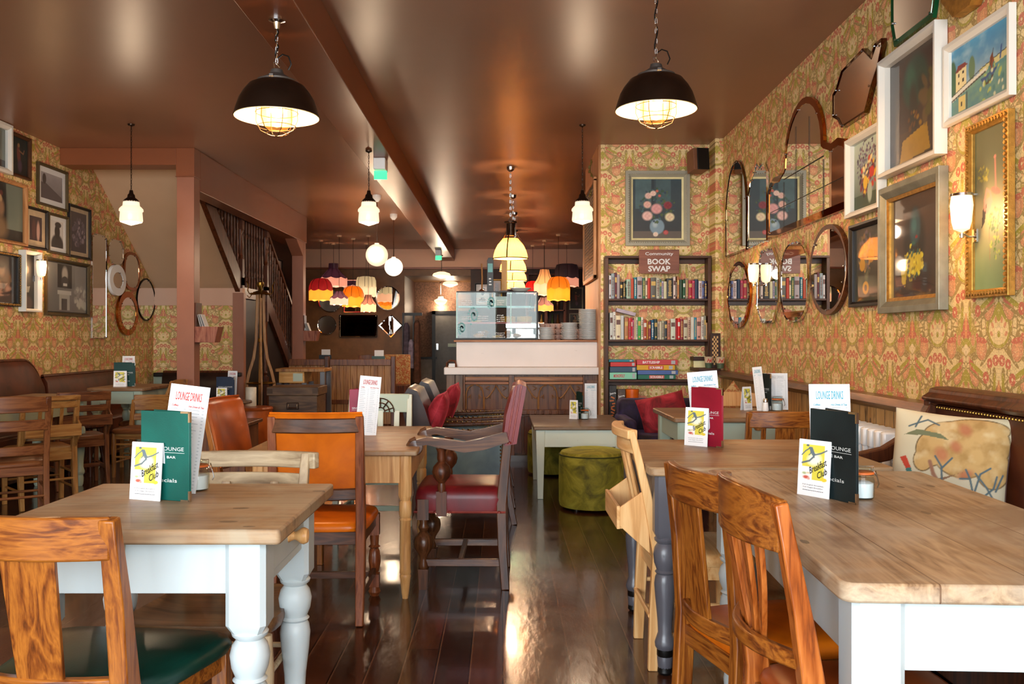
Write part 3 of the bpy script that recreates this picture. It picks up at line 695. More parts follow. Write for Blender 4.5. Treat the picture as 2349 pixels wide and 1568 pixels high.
names = [('white', '#e8e8e4'), ('cream', '#e0d4b4'), ('grey', '#8a8a8c'), ('dark grey', '#4a4a4c'), ('black', '#1c1c20'), ('red', '#b82c30'), ('maroon', '#702030'), ('orange-brown', '#b0704a'), ('pale pink', '#d09a90'), ('rose pink', '#d06080'), ('green', '#3e9050'), ('dark green', '#24483a'), ('sage green', '#a0b0a0'), ('blue-green', '#1e7a90'), ('navy blue', '#1e2a50'), ('lilac', '#a0a0c4'), ('olive grey', '#a8a890'), ('peach', '#e0b080')]
def cname(h):
    c = [int(h[i:i+2], 16) for i in (1, 3, 5)]
    return min(names, key=lambda n: sum((a-b)**2 for a, b in zip(c, [int(n[1][i:i+2], 16) for i in (1, 3, 5)])))[0]
rows = [(695, 1.607, 'upper', [(30,72,275,'#c8c4c8'),(72,132,240,'#8a9aa4'),(135,175,225,'#5a2430'),(175,228,260,'#9a9296'),(230,280,390,'#26221e'),(282,332,390,'#2a2a28'),(335,346,370,'#1a4a44'),(348,425,345,'#9ab4a4'),(428,482,335,'#b04a34'),(485,532,310,'#1e7a90'),(540,635,300,'#a8a0a8'),(640,688,320,'#3e6a4e'),(690,728,300,'#d8ccb0'),(730,782,325,'#b83e30'),(785,885,315,'#5e5e5a'),(888,950,320,'#b8b8a8'),(952,984,340,'#5a7a6a'),(985,1022,380,'#b8b4d0'),(1024,1078,385,'#d0cca8'),(1080,1190,330,'#2a2c30'),(1195,1240,300,'#d8c8c0'),(1242,1262,370,'#3a241c'),(1264,1305,290,'#b0744c'),(1308,1368,350,'#24402e'),(1370,1412,360,'#2a5a40'),(1414,1470,330,'#8a7a6a'),(1472,1538,365,'#a83040'),(1540,1587,370,'#c84a6a'),(1589,1650,345,'#1e3450'),(1655,1718,375,'#d8ccd0'),(1720,1752,375,'#6a7ab0'),(1755,1810,375,'#16143a')]),
 (1435, 1.21, 'lower', [(45,103,950,'#c8ccc8'),(105,152,935,'#dfe0da'),(155,245,1000,'#e0d4b4'),(247,302,1000,'#c0c8cc'),(312,380,1040,'#b07a50'),(385,432,1050,'#d84a50'),(434,455,1050,'#d0304a'),(457,485,1080,'#d87090'),(487,522,1040,'#c8b494'),(524,552,1030,'#e0e0d4'),(555,608,1030,'#3ea04e'),(612,655,1030,'#e4dccc'),(657,712,1070,'#a84a38'),(714,740,1090,'#c08a40'),(742,790,1110,'#8a3438'),(795,845,1080,'#1e5a80'),(850,908,1065,'#2a3a34'),(910,945,1110,'#c0b4a4'),(947,982,1110,'#d0c8b0'),(984,1036,1095,'#a8a890'),(1038,1085,1105,'#3a4048'),(1088,1145,1085,'#c07a60'),(1150,1235,1060,'#ccd4c4'),(1238,1270,1080,'#a82830'),(1272,1320,1050,'#d42a2a'),(1322,1380,1065,'#8a2a34'),(1382,1455,1080,'#c4bca0'),(1457,1515,1035,'#c8a890'),(1517,1575,1030,'#d4d0c4'),(1577,1618,1035,'#1e8aa8'),(1620,1700,1040,'#d09a8a'),(1703,1752,1020,'#e0dcd0'),(1755,1790,1005,'#8a8a7a'),(1792,1812,1130,'#e0b080')])]
for yb, zb, rn, L in rows:
    for i, (a, b, yt, colr) in enumerate(L):
        X0, X1 = K(1395+a/7.84), K(1395+b/7.84); hgt = (yb-yt)/7.84/238.; wd = X1-X0-.0012; xm = (X0+X1)/2
        od = '%d%s' % (i+1, {1: 'st', 2: 'nd', 3: 'rd'}.get((i+1) % 10 if i+1 not in (11, 12, 13) else 0, 'th'))
        t = thing('book', '%s book spine on the %s book shelf, %s from the left' % (cname(colr), rn, od), 'book', (xm, 8.64, zb+.0005), 0, 'books on the %s book shelf' % rn)
        m = MB(); dpt = .10; k = wd/2; n_ = 5
        prof = [(-k, 0), (-k*.7, -.003), (0, -.0045), (k*.7, -.003), (k, 0), (k, dpt), (k-.0015, dpt), (k-.0015, .004), (-k+.0015, .004), (-k+.0015, dpt), (-k, dpt)]
        m.loft([[(p[0], p[1], 0) for p in prof], [(p[0], p[1], hgt) for p in prof]]); cv = obj('cover', m, plain('book_'+colr, colr, .5, var=.06), t, 0, 30)
        if wd > .006:
            m = MB(); m.bx(-k+.002, k-.002, .005, dpt-.003, .004, hgt-.004); obj('pages', m, M['paper'], t, 0, 0)
        if i % 5 != 3:
            lt = sum(C(colr)[:3])/3 > .25; m = MB(); rr = random.Random(i)
            if i % 2:
                zz = hgt*.12
                while zz < hgt*.86:
                    l_ = rr.uniform(.008, .016); m.box((0, -.0052, zz+l_/2), (wd*rr.uniform(.35, .6), .0012, l_*.75)); zz += l_+.002
            else: m.bx(-k*.8, k*.8, -.0055, -.002, hgt*.62, hgt*.82); m.bx(-k*.5, k*.5, -.0055, -.002, hgt*.08, hgt*.16)
            obj('spine_title', m, plain('spine_dark' if lt else ('spine_gold' if i % 3 else 'spine_white'), '#6a4a44' if lt else ('#c8a860' if i % 3 else '#dcdad0'), .5), cv, 0, 0)
t = thing('book', 'grey book lying tilted on top of the lower shelf books', 'book', (K(1395+340/7.84), 8.68, KZ(590+1003/7.84)+.012), 0, None, 0, R(14.5))
m = MB(); m.box((0, 0, 0), (.19, .10, .034)); obj('cover', m, plain('book_lying', '#b0a4b4', .5), t, .002, 0)
# board games
def game(x0_, x1_, y0_, y1_, colr, txt, txc, lab, tilt=0, band=None):
    X0, X1 = K(1390+x0_/7.118), K(1390+x1_/7.118); Z0, Z1 = KZ(800+y1_/7.118), KZ(800+y0_/7.118)
    t = thing('board_game', lab, 'board game', ((X0+X1)/2, 8.685, Z0), 0, None, 0, R(tilt)); w_, h_ = X1-X0, Z1-Z0-.002
    m = MB(); m.bx(-w_/2, w_/2, -.06, .06, 0, h_); obj('box', m, plain('game_'+colr, colr, .4, var=.05), t, .002, 0)
    if txt:
        m = MB(); m.bx(-w_*.2 if band else -w_*.4, w_*.2 if band else w_*.1, -.0612, -.059, h_*.12, h_*.88)
        if band: obj('label_panel', m, plain('game_band_'+band, band, .4), t, 0, 0)
        m = MB(); letters(m, txt, 0 if band else -w_*.15, h_*.5, w_*(.34 if band else .42), h_*.5, -.0625, fat=.03); obj('lettering', m, plain('game_txt'+txc, txc, .5), t, 0, 0)
    m = MB(); m.bx(w_*.34, w_*.44, -.0615, -.059, h_*.15, h_*.85); obj('corner_label', m, M['inkgrey'], t, 0, 0)
z0g = 497
game(535, 1155, 422, z0g, '#1e6a54', 'SCRABBLE', '#f0f0ea', 'dark green word-game box at the bottom of the right games stack', 0, '#d05a5a')
game(535, 1195, 348, 421, '#4a64a4', None, '', 'blue game box, second from bottom in the right games stack')
game(520, 1145, 262, 347, '#e0a81e', 'SCRABBLE', '#f0f0ea', 'yellow word-game box below the red box on the right games stack', 0, '#c83a30')
game(520, 1190, 175, 261, '#c84044', 'BATTLESHIP', '#f4ecec', 'red box lettered BATTLESHIP on top of the right games stack')
game(75, 515, 385, z0g, '#8ad4b4', 'MONOPOLY', '#d04a54', 'mint green box at the bottom of the left games stack')
game(78, 515, 290, 384, '#2c4a64', None, '', 'navy blue game box in the left games stack')
game(85, 505, 215, 289, '#c82a24', None, '', 'red game box in the left games stack under the teal one')
game(60, 465, 172, 214, '#1e7a8c', None, '', 'thin teal game box topping the left games stack')
def jenga(x0_, x1_, yt, name, lab, base, round_=False):
    X0, X1 = K(1390+x0_/7.118), K(1390+x1_/7.118); h_ = KZ(800+yt/7.118)-.441; r_ = (X1-X0)/2
    t = thing('game_tower_box' if not round_ else 'game_tub', lab, 'game', ((X0+X1)/2, 8.69, .441)); m = MB()
    if round_: m.lathe([(r_*.92, 0), (r_, h_*.9), (r_*1.05, h_*.9), (r_*1.05, h_), (0, h_)], n=24)
    else: m.bx(-r_, r_, -.04, .04, 0, h_)
    obj('body', m, plain(name, base, .4, var=.5 if not round_ else .1, sc=22), t, .003 if not round_ else 0, 40)
    m = MB(); zc = h_*(.76 if not round_ else .42); letters(m, 'Jenga', 0, zc, r_*1.7, r_*(.75 if not round_ else .6), -.0415 if not round_ else -r_-.004, rot=.2, fat=.03); obj('lettering', m, M['paper'], t, 0, 0)
    m = MB(); random.seed(x0_)
    if round_: m.bx(-r_*.6, r_*.7, -r_-.002, -r_*.8, .02, h_*.6)
    else:
        for k in range(7): m.box((random.uniform(-.4, .4)*r_, -.0405, .03+k*h_*.09), (r_*random.uniform(.8, 1.3), .002, .014), Matrix.Rotation(random.uniform(-.6, .6), 4, 'Y'))
    obj('artwork', m, plain('artwork'+name, '#3aa0c4' if round_ else '#c8703c', .5), t, 0, 0)
jenga(66, 190, 605, 'tower_box_black', 'tall black game box with white lettering at the left end of the bottom shelf', '#2a2622')
jenga(208, 335, 665, 'tower_box_grey', 'tall grey game box between the black one and the orange tub', '#5a4a40')
jenga(345, 565, 665, 'tub_orange', 'orange game tub with white lettering on the bottom shelf', '#e06412', True)
# things on the corner ledge
t = thing('folded_game_board', 'dark folded chequered game board standing on the wall rail ledge', 'game board', (2.05, 8.44, .94)); m = MB(); m.bx(-.075, .02, -.012, .012, 0, .33); obj('case', m, M['darkwall'], t, .003, 0)
m = MB()
for i in range(4):
    for j in range(13):
        if (i+j) % 2: m.bx(-.06+i*.014, -.046+i*.014, -.0135, -.012, .03+j*.021, .051+j*.021)
obj('chequers', m, plain('pale_squares', '#d0a870', .5), t, 0, 0)
def cup2(x, y, lab):
    t = thing('paper_cup', lab, 'paper cup', (x, y, .94)); m = MB(); m.lathe([(.03, 0), (.036, .05)], n=18); obj('green_base', m, plain('cup_green', '#4a5a44', .5), t)
    m = MB(); m.lathe([(.036, .05), (.043, .105), (.046, .108), (.04, .104), (.034, .05)], n=18, cap=False); obj('cup_wall', m, plain('cup_beige', '#d0b898', .5), t)
    m = MB()
    for k in range(5): m.box((-.018+k*.009, -.0405, .07+.01*math.sin(k*2)), (.006, .003, .03), Matrix.Rotation(.4*(-1)**k, 4, 'Y'))
    obj('red_lettering', m, plain('cup_red', '#c03a30', .5), t, 0, 0)
cup2(1.955, 8.42, 'paper cup with red script, left one on the corner ledge'); cup2(2.035, 8.30, 'paper cup with red script, right one nearer the wall')
t = thing('small_card', 'small cream card standing on the corner ledge by the cups', 'card', (1.86, 8.62, .94)); m = MB(); m.bx(-.005, .11, -.002, .002, 0, .11); obj('card', m, plain('cream_card', '#e4dca8', .5), t, 0, 0)
m = MB(); [m.bx(.02, .085-.01*k, -.003, -.002, .085-k*.012, .09-k*.012) for k in range(2)]; obj('print', m, M['ink'], t, 0, 0)
# wall speaker
t = thing('speaker', 'black and brown wall speaker tilted down high beside the papered corner', 'speaker', ((1606-1152)/240., 8.53, H+(776-392)/240.), R(12), None, R(-6))
m = MB(); m.bx(-.085, .065, -.07, .09, 0, .21); obj('cabinet', m, plain('speaker_brown', '#7a5038', .5), t, .006, 0)
m = MB(); m.bx(-.05, .07, -.082, -.068, .0, .21); obj('grille', m, M['black'], t, .004, 0)
m = MB(); m.bx(-.02, .02, .09, .175, .08, .13); obj('bracket', m, M['blackm'], t)
# menu board on the flank of the block
t = thing('menu_board', 'tall oak framed black menu board on the panelled side wall above the bar', 'menu board', (.945, 9.5, 1.82))
m = MB(); m.bx(-.03, 0, -.6, .6, 0, .04); m.bx(-.03, 0, -.6, .6, .98, 1.02); m.bx(-.03, 0, -.6, -.54, 0, 1.0); m.bx(-.03, 0, .54, .6, 0, 1.0); obj('frame', m, M['board'], t, .003, 0)
m = MB(); m.bx(-.015, 0, -.54, .54, .04, .98); obj('board', m, M['black'], t, 0, 0)
m = MB()
for k in range(26): m.bx(-.018, -.014, -.5+.02*(k % 3), -.06, .07+k*.034, .085+k*.034); m.bx(-.018, -.014, .03, .48-.03*(k % 4), .07+k*.034, .085+k*.034)
obj('chalk_lines', m, plain('chalk_lines', '#a08c78', .7), t, 0, 0)
m = MB(); pts = [(.93-.02*math.sin(k), 9.2+.06*math.sin(k*1.3), 3.05-k*.05) for k in range(8)]; m.tube(pts, .006, 5)
for p in pts:
    for q in range(3): m.box((p[0]-.01, p[1]+.02*(q-1), p[2]), (.012, .03, .012), Matrix.Rotation(q+p[2]*9, 4, 'X'))
tag(obj('dried_vine', m, plain('vine', '#6a5a24', .6)), 'strand of dried leaves hanging above the menu board', 'garland')
# ================================================================ painted pictures (colour laid on a fine mesh)
class Paint:
    def __init__(s, w, h, n=9000, bgc='#404040'):
        s.nx = max(8, int((n*w/h)**.5)); s.ny = max(8, int((n*h/w)**.5)); s.w, s.h = w, h
        s.U, s.V = np.meshgrid(np.linspace(0, 1, s.nx), np.linspace(0, 1, s.ny)); s.img = np.ones((s.ny, s.nx, 3))*np.array(C(bgc)[:3])
    def nz(s, sc, seed=0, oct=3):
        r = np.random.RandomState(seed); out = 0
        for o in range(oct):
            k = int(sc*2**o)+2; g = r.rand(k, k); x = s.U*(k-1.001); y = s.V*(k-1.001); i = x.astype(int); j = y.astype(int); fx = x-i; fy = y-j
            fx = fx*fx*(3-2*fx); fy = fy*fy*(3-2*fy)
            out = out+((g[j, i]*(1-fx)+g[j, i+1]*fx)*(1-fy)+(g[j+1, i]*(1-fx)+g[j+1, i+1]*fx)*fy)/2**o
        return out/(2-.5**(oct-1))
    def over(s, m, c):
        m = np.clip(m, 0, 1)[..., None]; s.img = s.img*(1-m)+np.array(C(c)[:3])*m
    def grad(s, top, bot): s.over(1-s.V, bot); s.over(s.V, top)
    def blob(s, cx, cy, rx, ry, c, a=0, soft=.15, alpha=1.0):
        dx = (s.U-cx)*s.w; dy = (s.V-cy)*s.h; a = R(a); x = dx*math.cos(a)+dy*math.sin(a); y = -dx*math.sin(a)+dy*math.cos(a)
        s.over(np.clip((1-np.sqrt((x/(rx*s.w))**2+(y/(ry*s.w))**2))/soft, 0, 1)*alpha, c)
    def line(s, pts, wd, c):
        for (x0, y0), (x1, y1) in zip(pts, pts[1:]):
            ax, ay = (s.U-x0)*s.w, (s.V-y0)*s.h; bx_, by = (x1-x0)*s.w, (y1-y0)*s.h
            t = np.clip((ax*bx_+ay*by)/(bx_*bx_+by*by+1e-9), 0, 1); d = np.sqrt((ax-t*bx_)**2+(ay-t*by)**2)
            s.over(np.clip((wd*s.w-d)/(wd*s.w*.5), 0, 1), c)
    def rect(s, x0, x1, y0, y1, c, alpha=1.0): s.over(((s.U > x0)*(s.U < x1)*(s.V > y0)*(s.V < y1)).astype(float)*alpha, c)
    def poly(s, pts, c):
        ins = np.zeros(s.U.shape, bool)
        for (x0, y0), (x1, y1) in zip(pts, pts[1:]+pts[:1]):
            cnd = ((y0 > s.V) != (y1 > s.V)); xx = (x1-x0)*(s.V-y0)/((y1-y0) or 1e-9)+x0; ins ^= cnd & (s.U < xx)
        s.over(ins.astype(float), c)
    def speck(s, cx, cy, r, n, cols, sz=.03, seed=1):
        g = random.Random(seed)
        for _ in range(n):
            a = g.uniform(0, 6.28); q = r*g.random()**.5; s.blob(cx+math.cos(a)*q, cy+math.sin(a)*q*s.w/s.h, sz*g.uniform(.5, 1.2), sz*g.uniform(.4, 1), g.choice(cols), g.uniform(0, 180), .4)
    def mesh(s, name, parent, y, z0, mt, x0=0):
        vs = [(x0-s.w/2+s.w*i/(s.nx-1), y, z0+s.h*j/(s.ny-1)) for j in range(s.ny) for i in range(s.nx)]
        fs = [(j*s.nx+i, j*s.nx+i+1, (j+1)*s.nx+i+1, (j+1)*s.nx+i) for j in range(s.ny-1) for i in range(s.nx-1)]
        me = bpy.data.meshes.new(name); me.from_pydata(vs, [], fs); me.materials.append(mt)
        ca = me.color_attributes.new('Col', 'FLOAT_COLOR', 'POINT'); a = np.ones((s.ny*s.nx, 4), dtype=np.float32); a[:, :3] = s.img.reshape(-1, 3); ca.data.foreach_set('color', a.ravel())
        o = bpy.data.objects.new(name, me); COL.objects.link(o)
        if parent: o.parent = parent
        return o
def sat(p, k=1): return p
def p_flowers(p):     # big bouquet in blue vase, dark room
    p.grad('#2c4048', '#2a2422'); p.rect(.05, .38, .5, 1, '#4a6468'); p.rect(.48, .78, .55, 1, '#465e62'); p.rect(.38, .44, .4, 1, '#1c2a30')
    p.over(p.nz(9, 3)*.5, '#1e2a30'); p.rect(0, 1, 0, .12, '#5a5048'); p.blob(.5, .2, .16, .17, '#7890a0'); p.blob(.46, .24, .07, .09, '#a4b4bc', 0, .6)
    p.speck(.5, .55, .36, 150, ['#2e4a34', '#3a5a5e', '#4a5a30', '#28384a'], .035, 2)
    for x, y, r, c in ((.32, .72, .08, '#e0bcae'), (.42, .76, .07, '#ecd0c0'), (.3, .57, .09, '#e2b4a4'), (.49, .5, .13, '#dca0a0'), (.3, .38, .12, '#e4bcb4'), (.76, .36, .11, '#eadcb4'), (.72, .56, .1, '#8a2a34'), (.5, .8, .035, '#c85a40'), (.55, .72, .035, '#c04a3c'), (.68, .1, .06, '#b03a3a'), (.47, .07, .06, '#e4d4c0')):
        p.blob(x, y, r, r*.9, c, 0, .35)
        for k in range(4): p.blob(x+r*.35*math.cos(k*1.6), y+r*.3*math.sin(k*1.6), r*.4, r*.3, '#b87878' if c != '#8a2a34' else '#501420', k*40, .6, .4)
def p_flowers2(p):
    p.grad('#b8c8bc', '#3e5040'); p.rect(0, 1, 0, .22, '#3a4a38'); p.speck(.5, .62, .38, 160, ['#5a4a6a', '#6a6a80', '#7a5a6a', '#4a3a4a', '#8a8aa0'], .035, 5)
    p.speck(.5, .45, .28, 60, ['#7a2a34', '#c03a2a', '#e0b030', '#3a1a2a', '#e8d8a0'], .055, 6); p.blob(.55, .22, .09, .16, '#a8b8ac', 0, .3); p.blob(.62, .5, .09, .08, '#c8382a'); p.blob(.4, .38, .08, .1, '#e2b830')
def p_sunfl(p):
    p.grad('#2a2a1c', '#3a3a20'); p.over(p.nz(5, 9)*.6, '#16180e'); p.blob(.45, .45, .1, .26, '#6a6a50', 0, .5); p.speck(.42, .66, .3, 70, ['#6a5a6a', '#8a6a40', '#4a4a30', '#b89050'], .05, 8)
    p.blob(.3, .5, .11, .1, '#d09a20'); p.blob(.62, .6, .12, .1, '#c08a28'); p.blob(.42, .18, .12, .1, '#d09818'); p.blob(.42, .18, .05, .05, '#5a3a10')
def p_harbour(p):
    p.grad('#4a9ac8', '#d8e4e0'); p.over(np.clip(p.nz(6, 4, 4)*2-1, 0, 1)*.8, '#a8ccd8'); p.over(np.clip(1-p.nz(5, 14, 4)*2, 0, 1)*.7, '#2a7ab4')
    p.poly([(0, 0), (1, 0), (1, .52), (.5, .42), (0, .3)], '#4a8a90'); p.over((p.V < .42)*p.nz(12, 8)*.6, '#8aa86a'); p.over((p.V < .3)*p.nz(14, 18)*.5, '#2a6a8a')
    p.poly([(.5, .4), (1, .5), (1, .6), (.5, .5)], '#c8c48a'); p.blob(.02, .55, .08, .2, '#2a5a3a'); p.blob(.37, .58, .06, .12, '#5a7a5a')
    p.poly([(.08, .34), (.27, .4), (.27, .68), (.08, .64)], '#e0d4a0'); p.poly([(.06, .63), (.3, .68), (.24, .74), (.12, .73)], '#7a2a2a'); p.poly([(.0, .22), (.62, .42), (.62, .48), (0, .32)], '#d8d8cc')
    for x, y in ((.12, .56), (.2, .58), (.12, .44), (.2, .46)): p.rect(x, x+.03, y, y+.05, '#2a2420')
    p.line([(0, .24), (.6, .42)], .01, '#1e1c1c'); p.line([(.0, .31), (.55, .5), (1, .6)], .006, '#1e1c1c'); p.rect(.13, .26, .03, .25, '#d8c47a'); p.rect(.17, .2, .1, .17, '#2a2420'); p.line([(.28, .03), (.28, .27)], .012, '#2e3a3a')
    p.poly([(.66, .4), (.76, .4), (.72, .64), (.68, .58)], '#7a3a24'); p.line([(.67, .38), (.73, .68)], .006, '#1e1410'); p.poly([(.52, .34), (.56, .28), (.74, .33), (.82, .42)], '#1e4a80'); p.poly([(.55, .28), (.74, .33), (.7, .24), (.58, .22)], '#3a3024')
    p.line([(.84, .5), (.86, .66)], .014, '#1e4a8a'); p.speck(.7, .15, .2, 40, ['#a8b860', '#3a7a7a', '#c8d0b0'], .03, 3)
def p_birds(p):
    p.grad('#6a6a4c', '#7a9468'); p.over(np.exp(-((p.V-.45)/.2)**2)*.6, '#c0a878'); p.over(p.nz(4, 7)*.3, '#4a5a40')
    p.speck(.25, .72, .16, 40, ['#b0a048', '#8a8a3a'], .03, 3); p.speck(.62, .42, .2, 50, ['#3a5a28', '#5a7a30', '#8aa040'], .04, 6); p.speck(.6, .25, .18, 25, ['#a0a848', '#5a7a38'], .035, 9)
    p.blob(.38, .52, .15, .11, '#c88070', 50); p.blob(.62, .6, .15, .06, '#a86858', -20); p.poly([(.2, .38), (.3, .42), (.36, .54), (.24, .5)], '#2a2624')
    p.line([(.5, .54), (.46, .6), (.36, .62), (.3, .56), (.3, .5)], .035, '#c88070'); p.line([(.62, .62), (.6, .8)], .028, '#b87868'); p.blob(.6, .81, .04, .03, '#c88070'); p.line([(.42, .42), (.46, .14)], .008, '#8a6a50'); p.line([(.72, .48), (.64, .3), (.56, .22)], .008, '#3a4a20')
def p_teal(p):      # plain stand-in: teal and yellow still life on a dark ground
    p.grad('#1e1816', '#2a1c18'); p.over(p.nz(5, 2)*.5, '#3a2a2c'); p.rect(0, 1, .0, .06, '#1a1412'); p.blob(.5, .72, .27, .25, '#0e4038', 10, .25); p.blob(.42, .78, .12, .14, '#1a5a4c', 20, .6); p.blob(.62, .66, .1, .12, '#082a28', 0, .6)
    p.blob(.48, .42, .1, .34, '#1c2424', 5, .4); p.poly([(.2, .02), (.26, .22), (.72, .3), (.78, .05)], '#a88426'); p.over((p.V < .3)*(p.V > .02)*(p.U > .2)*(p.U < .78)*p.nz(8, 5)*.4, '#5a4010')
    p.speck(.5, .36, .12, 12, ['#8a6a20', '#5a3a18'], .03, 4); p.speck(.8, .5, .2, 20, ['#4a4a24', '#5a4a30'], .08, 2)
def p_yellow(p):    # plain stand-in: blue-green and yellow flowers in a dark jar
    p.grad('#3a2618', '#2a1c14'); p.over(p.nz(4, 3)*.4, '#4a2e1c'); p.blob(.5, .55, .26, .34, '#140e0c', 0, .3); p.blob(.52, .68, .13, .2, '#1c4a52', 0, .35); p.blob(.5, .7, .07, .1, '#2e6a70', 0, .6); p.blob(.55, .58, .03, .015, '#8a2420')
    p.blob(.5, .16, .36, .3, '#2a1c16', 0, .3); p.poly([(.3, .42), (.66, .42), (.7, .28), (.52, .2), (.36, .25)], '#c8b422'); p.poly([(.22, .28), (.36, .3), (.32, .1), (.24, .14)], '#b0a020'); p.speck(.5, .34, .18, 60, ['#2a2a14', '#d8cc30', '#1e5a50', '#8a7a1a', '#e0d840'], .03, 5)
    p.line([(.2, .1), (.4, .14), (.7, .14), (.9, .08)], .008, '#0e0a08')
def p_lady(p, dk='#161412', mid='#4a4238'):
    p.grad('#3a4440', '#2a221c'); p.over(p.nz(4, 5)*.5, dk); p.rect(.62, 1, .2, 1, '#6a746a'); p.blob(.42, .5, .26, .5, dk, 0, .3); p.blob(.5, .55, .1, .14, '#8a6a50', 0, .5); p.blob(.45, .2, .26, .2, '#7a6044', 0, .5); p.speck(.42, .78, .1, 10, ['#b0906a', '#5a2a24'], .05, 3)
def p_dancer(p):
    p.grad('#24302e', '#1a1614'); p.over(p.nz(5, 5)*.5, '#101412'); p.blob(.48, .55, .12, .34, '#6a3a34', 8, .4); p.blob(.48, .8, .08, .08, '#8a6a4a', 0, .4); p.blob(.55, .25, .16, .24, '#4a3a4a', 0, .5); p.line([(.5, .66), (.75, .6), (.8, .7)], .03, '#7a5a44')
def p_photo(v):
    def f(p):
        p.grad('#a8a8b0' if v < 3 else '#8a8c8a', '#70707a' if v < 3 else '#6a6c6c'); p.over(p.nz(4, v)*.3, '#50505a')
        if v == 0: p.poly([(0, 0), (1, 0), (.95, .2), (.2, .62), (0, .6)], '#4a4650'); p.blob(.16, .75, .09, .13, '#2a2830')
        if v == 1: p.img[:] = np.array(C('#3a2a30')[:3]); p.blob(.7, .4, .16, .5, '#c09a90', 0, .4); p.blob(.35, .45, .2, .5, '#5a3a38', 0, .4)
        if v == 2: p.img[:] = np.array(C('#d8d8d8')[:3]); p.blob(.5, .1, .5, .45, '#2a2a30', 0, .2); p.blob(.5, .6, .22, .3, '#1e1e24', 0, .2); p.blob(.56, .86, .26, .12, '#2a2a30', 0, .2)
        if v == 3: p.img[:] = np.array(C('#2e2a3a')[:3]); p.speck(.5, .5, .4, 60, ['#5a5468', '#4a4458', '#8a8090'], .1, 3)
        if v == 4:
            p.rect(.26, .62, .5, 1, '#202020'); p.blob(.44, .78, .09, .12, '#b8b4ac', 0, .4); p.blob(.44, .62, .1, .08, '#3a3a3a'); p.rect(.4, .5, .54, .6, '#d0d0cc'); p.rect(.26, .6, .36, .44, '#b4b8b4'); p.rect(.3, .56, .04, .36, '#a0a49e'); p.rect(.36, .5, .04, .28, '#3a3c3c'); p.speck(.85, .3, .16, 40, ['#b4b8b0', '#8a8c88'], .06, 3); p.rect(.7, 1, .5, 1, '#8e9292', .5)
    return f
def p_portrait(p):
    p.grad('#1a1410', '#14100e'); p.blob(.5, .1, .45, .35, '#4a3a34', 0, .4); p.blob(.5, .72, .14, .18, '#8a6a54', 0, .5); p.blob(.5, .84, .2, .12, '#241a14', 0, .4); p.poly([(.3, .4), (.7, .42), (.6, .3), (.4, .3)], '#7a7a74')
def frame(name, label, loc, rz, w_, h_, fw, fd, fm, painter, canvm, mount=0, mountm=None, liner=None, group=None, cat='picture', lean=0, beads=None):
    t = thing(name, label, cat, loc, rz, group, lean); n_ = 4
    O = [(-w_/2, 0), (w_/2, 0), (w_/2, h_), (-w_/2, h_)]; I = [(-w_/2+fw, fw), (w_/2-fw, fw), (w_/2-fw, h_-fw), (-w_/2+fw, h_-fw)]
    m = MB(); Mi = [(-w_/2+fw*.5, fw*.5), (w_/2-fw*.5, fw*.5), (w_/2-fw*.5, h_-fw*.5), (-w_/2+fw*.5, h_-fw*.5)]
    m.ringprism(O, Mi, -fd, 0); m.ringprism(Mi, I, -fd, -.002, -fd*.55); fo = obj('frame', m, fm, t, .0015, 0)
    if beads:
        m = MB(); per = []; st_ = .022
        for (a, b) in zip(Mi, Mi[1:]+Mi[:1]):
            L = math.dist(a, b); k = int(L/st_)
            for i in range(k): per.append((a[0]+(b[0]-a[0])*i/k, a[1]+(b[1]-a[1])*i/k))
        for q in per: m.box((q[0], -fd-.002, q[1]), (.013, .008, .013), Matrix.Rotation(.78, 4, 'Y'))
        obj('carved_beading', m, beads, fo, 0, 0)['kind'] = 'stuff'
    if liner:
        L2 = [(-w_/2+fw+.018, fw+.018), (w_/2-fw-.018, fw+.018), (w_/2-fw-.018, h_-fw-.018), (-w_/2+fw+.018, h_-fw-.018)]
        m = MB(); m.ringprism(I, L2, -fd*.5, -.002, -fd*.35); obj('liner', m, liner, fo, 0, 0); fw = fw+.018
    if mount:
        m = MB(); a = fw+mount; L2 = [(-w_/2+a, a), (w_/2-a, a), (w_/2-a, h_-a), (-w_/2+a, h_-a)]; m.ringprism([(-w_/2+fw, fw), (w_/2-fw, fw), (w_/2-fw, h_-fw), (-w_/2+fw, h_-fw)], L2, -.006, -.003); obj('mount', m, mountm or M['paper'], t, 0, 0); fw = a
    p = Paint(w_-2*fw, h_-2*fw); painter(p); p.mesh('canvas' if canvm is M['canvas'] else 'print', t, -.004, fw, canvm)
    return t
def wquad(side, TL, TR, BL, BR):   # four pixel corners -> place on a wall, size
    f = RW if side == 'r' else LW
    a, b, c, d = f(*TL), f(*TR), f(*BL), f(*BR); L_ = (a+c)/2; R_ = (b+d)/2; w_ = math.hypot(R_.x-L_.x, R_.y-L_.y); zt = (a.z+b.z)/2; zb = (c.z+d.z)/2
    m_ = (L_+R_)/2; off = .004
    return (m_.x-(off if side == 'r' else -off), m_.y, zb), w_, zt-zb
RZR = -PI/2-.01627; RZL = PI/2
whitef = painted('white_frame_paint', '#e2ded4', '#b8a890', .3); silverf = plain('silver_frame', '#8a8a7c', .4, .5, var=.2); blackf = plain('black_frame', '#191412', .4)
brownf = plain('brown_frame', '#4a2a14', .4, var=.2); olivef = plain('olive_frame', '#4a3c22', .45, var=.15); antiq = painted('antique_grey_frame', '#9a9684', '#6a5a3a', .6)
q = wquad('r', (2037.7, 140.6), (2174, 51.6), (2040.6, 406), (2177.7, 355.7)); frame('painting', 'tall painting of teal and yellow shapes in a deep white box frame on right wall', q[0], RZR, q[1], q[2], .035, .06, whitef, p_teal, M['glazed'])
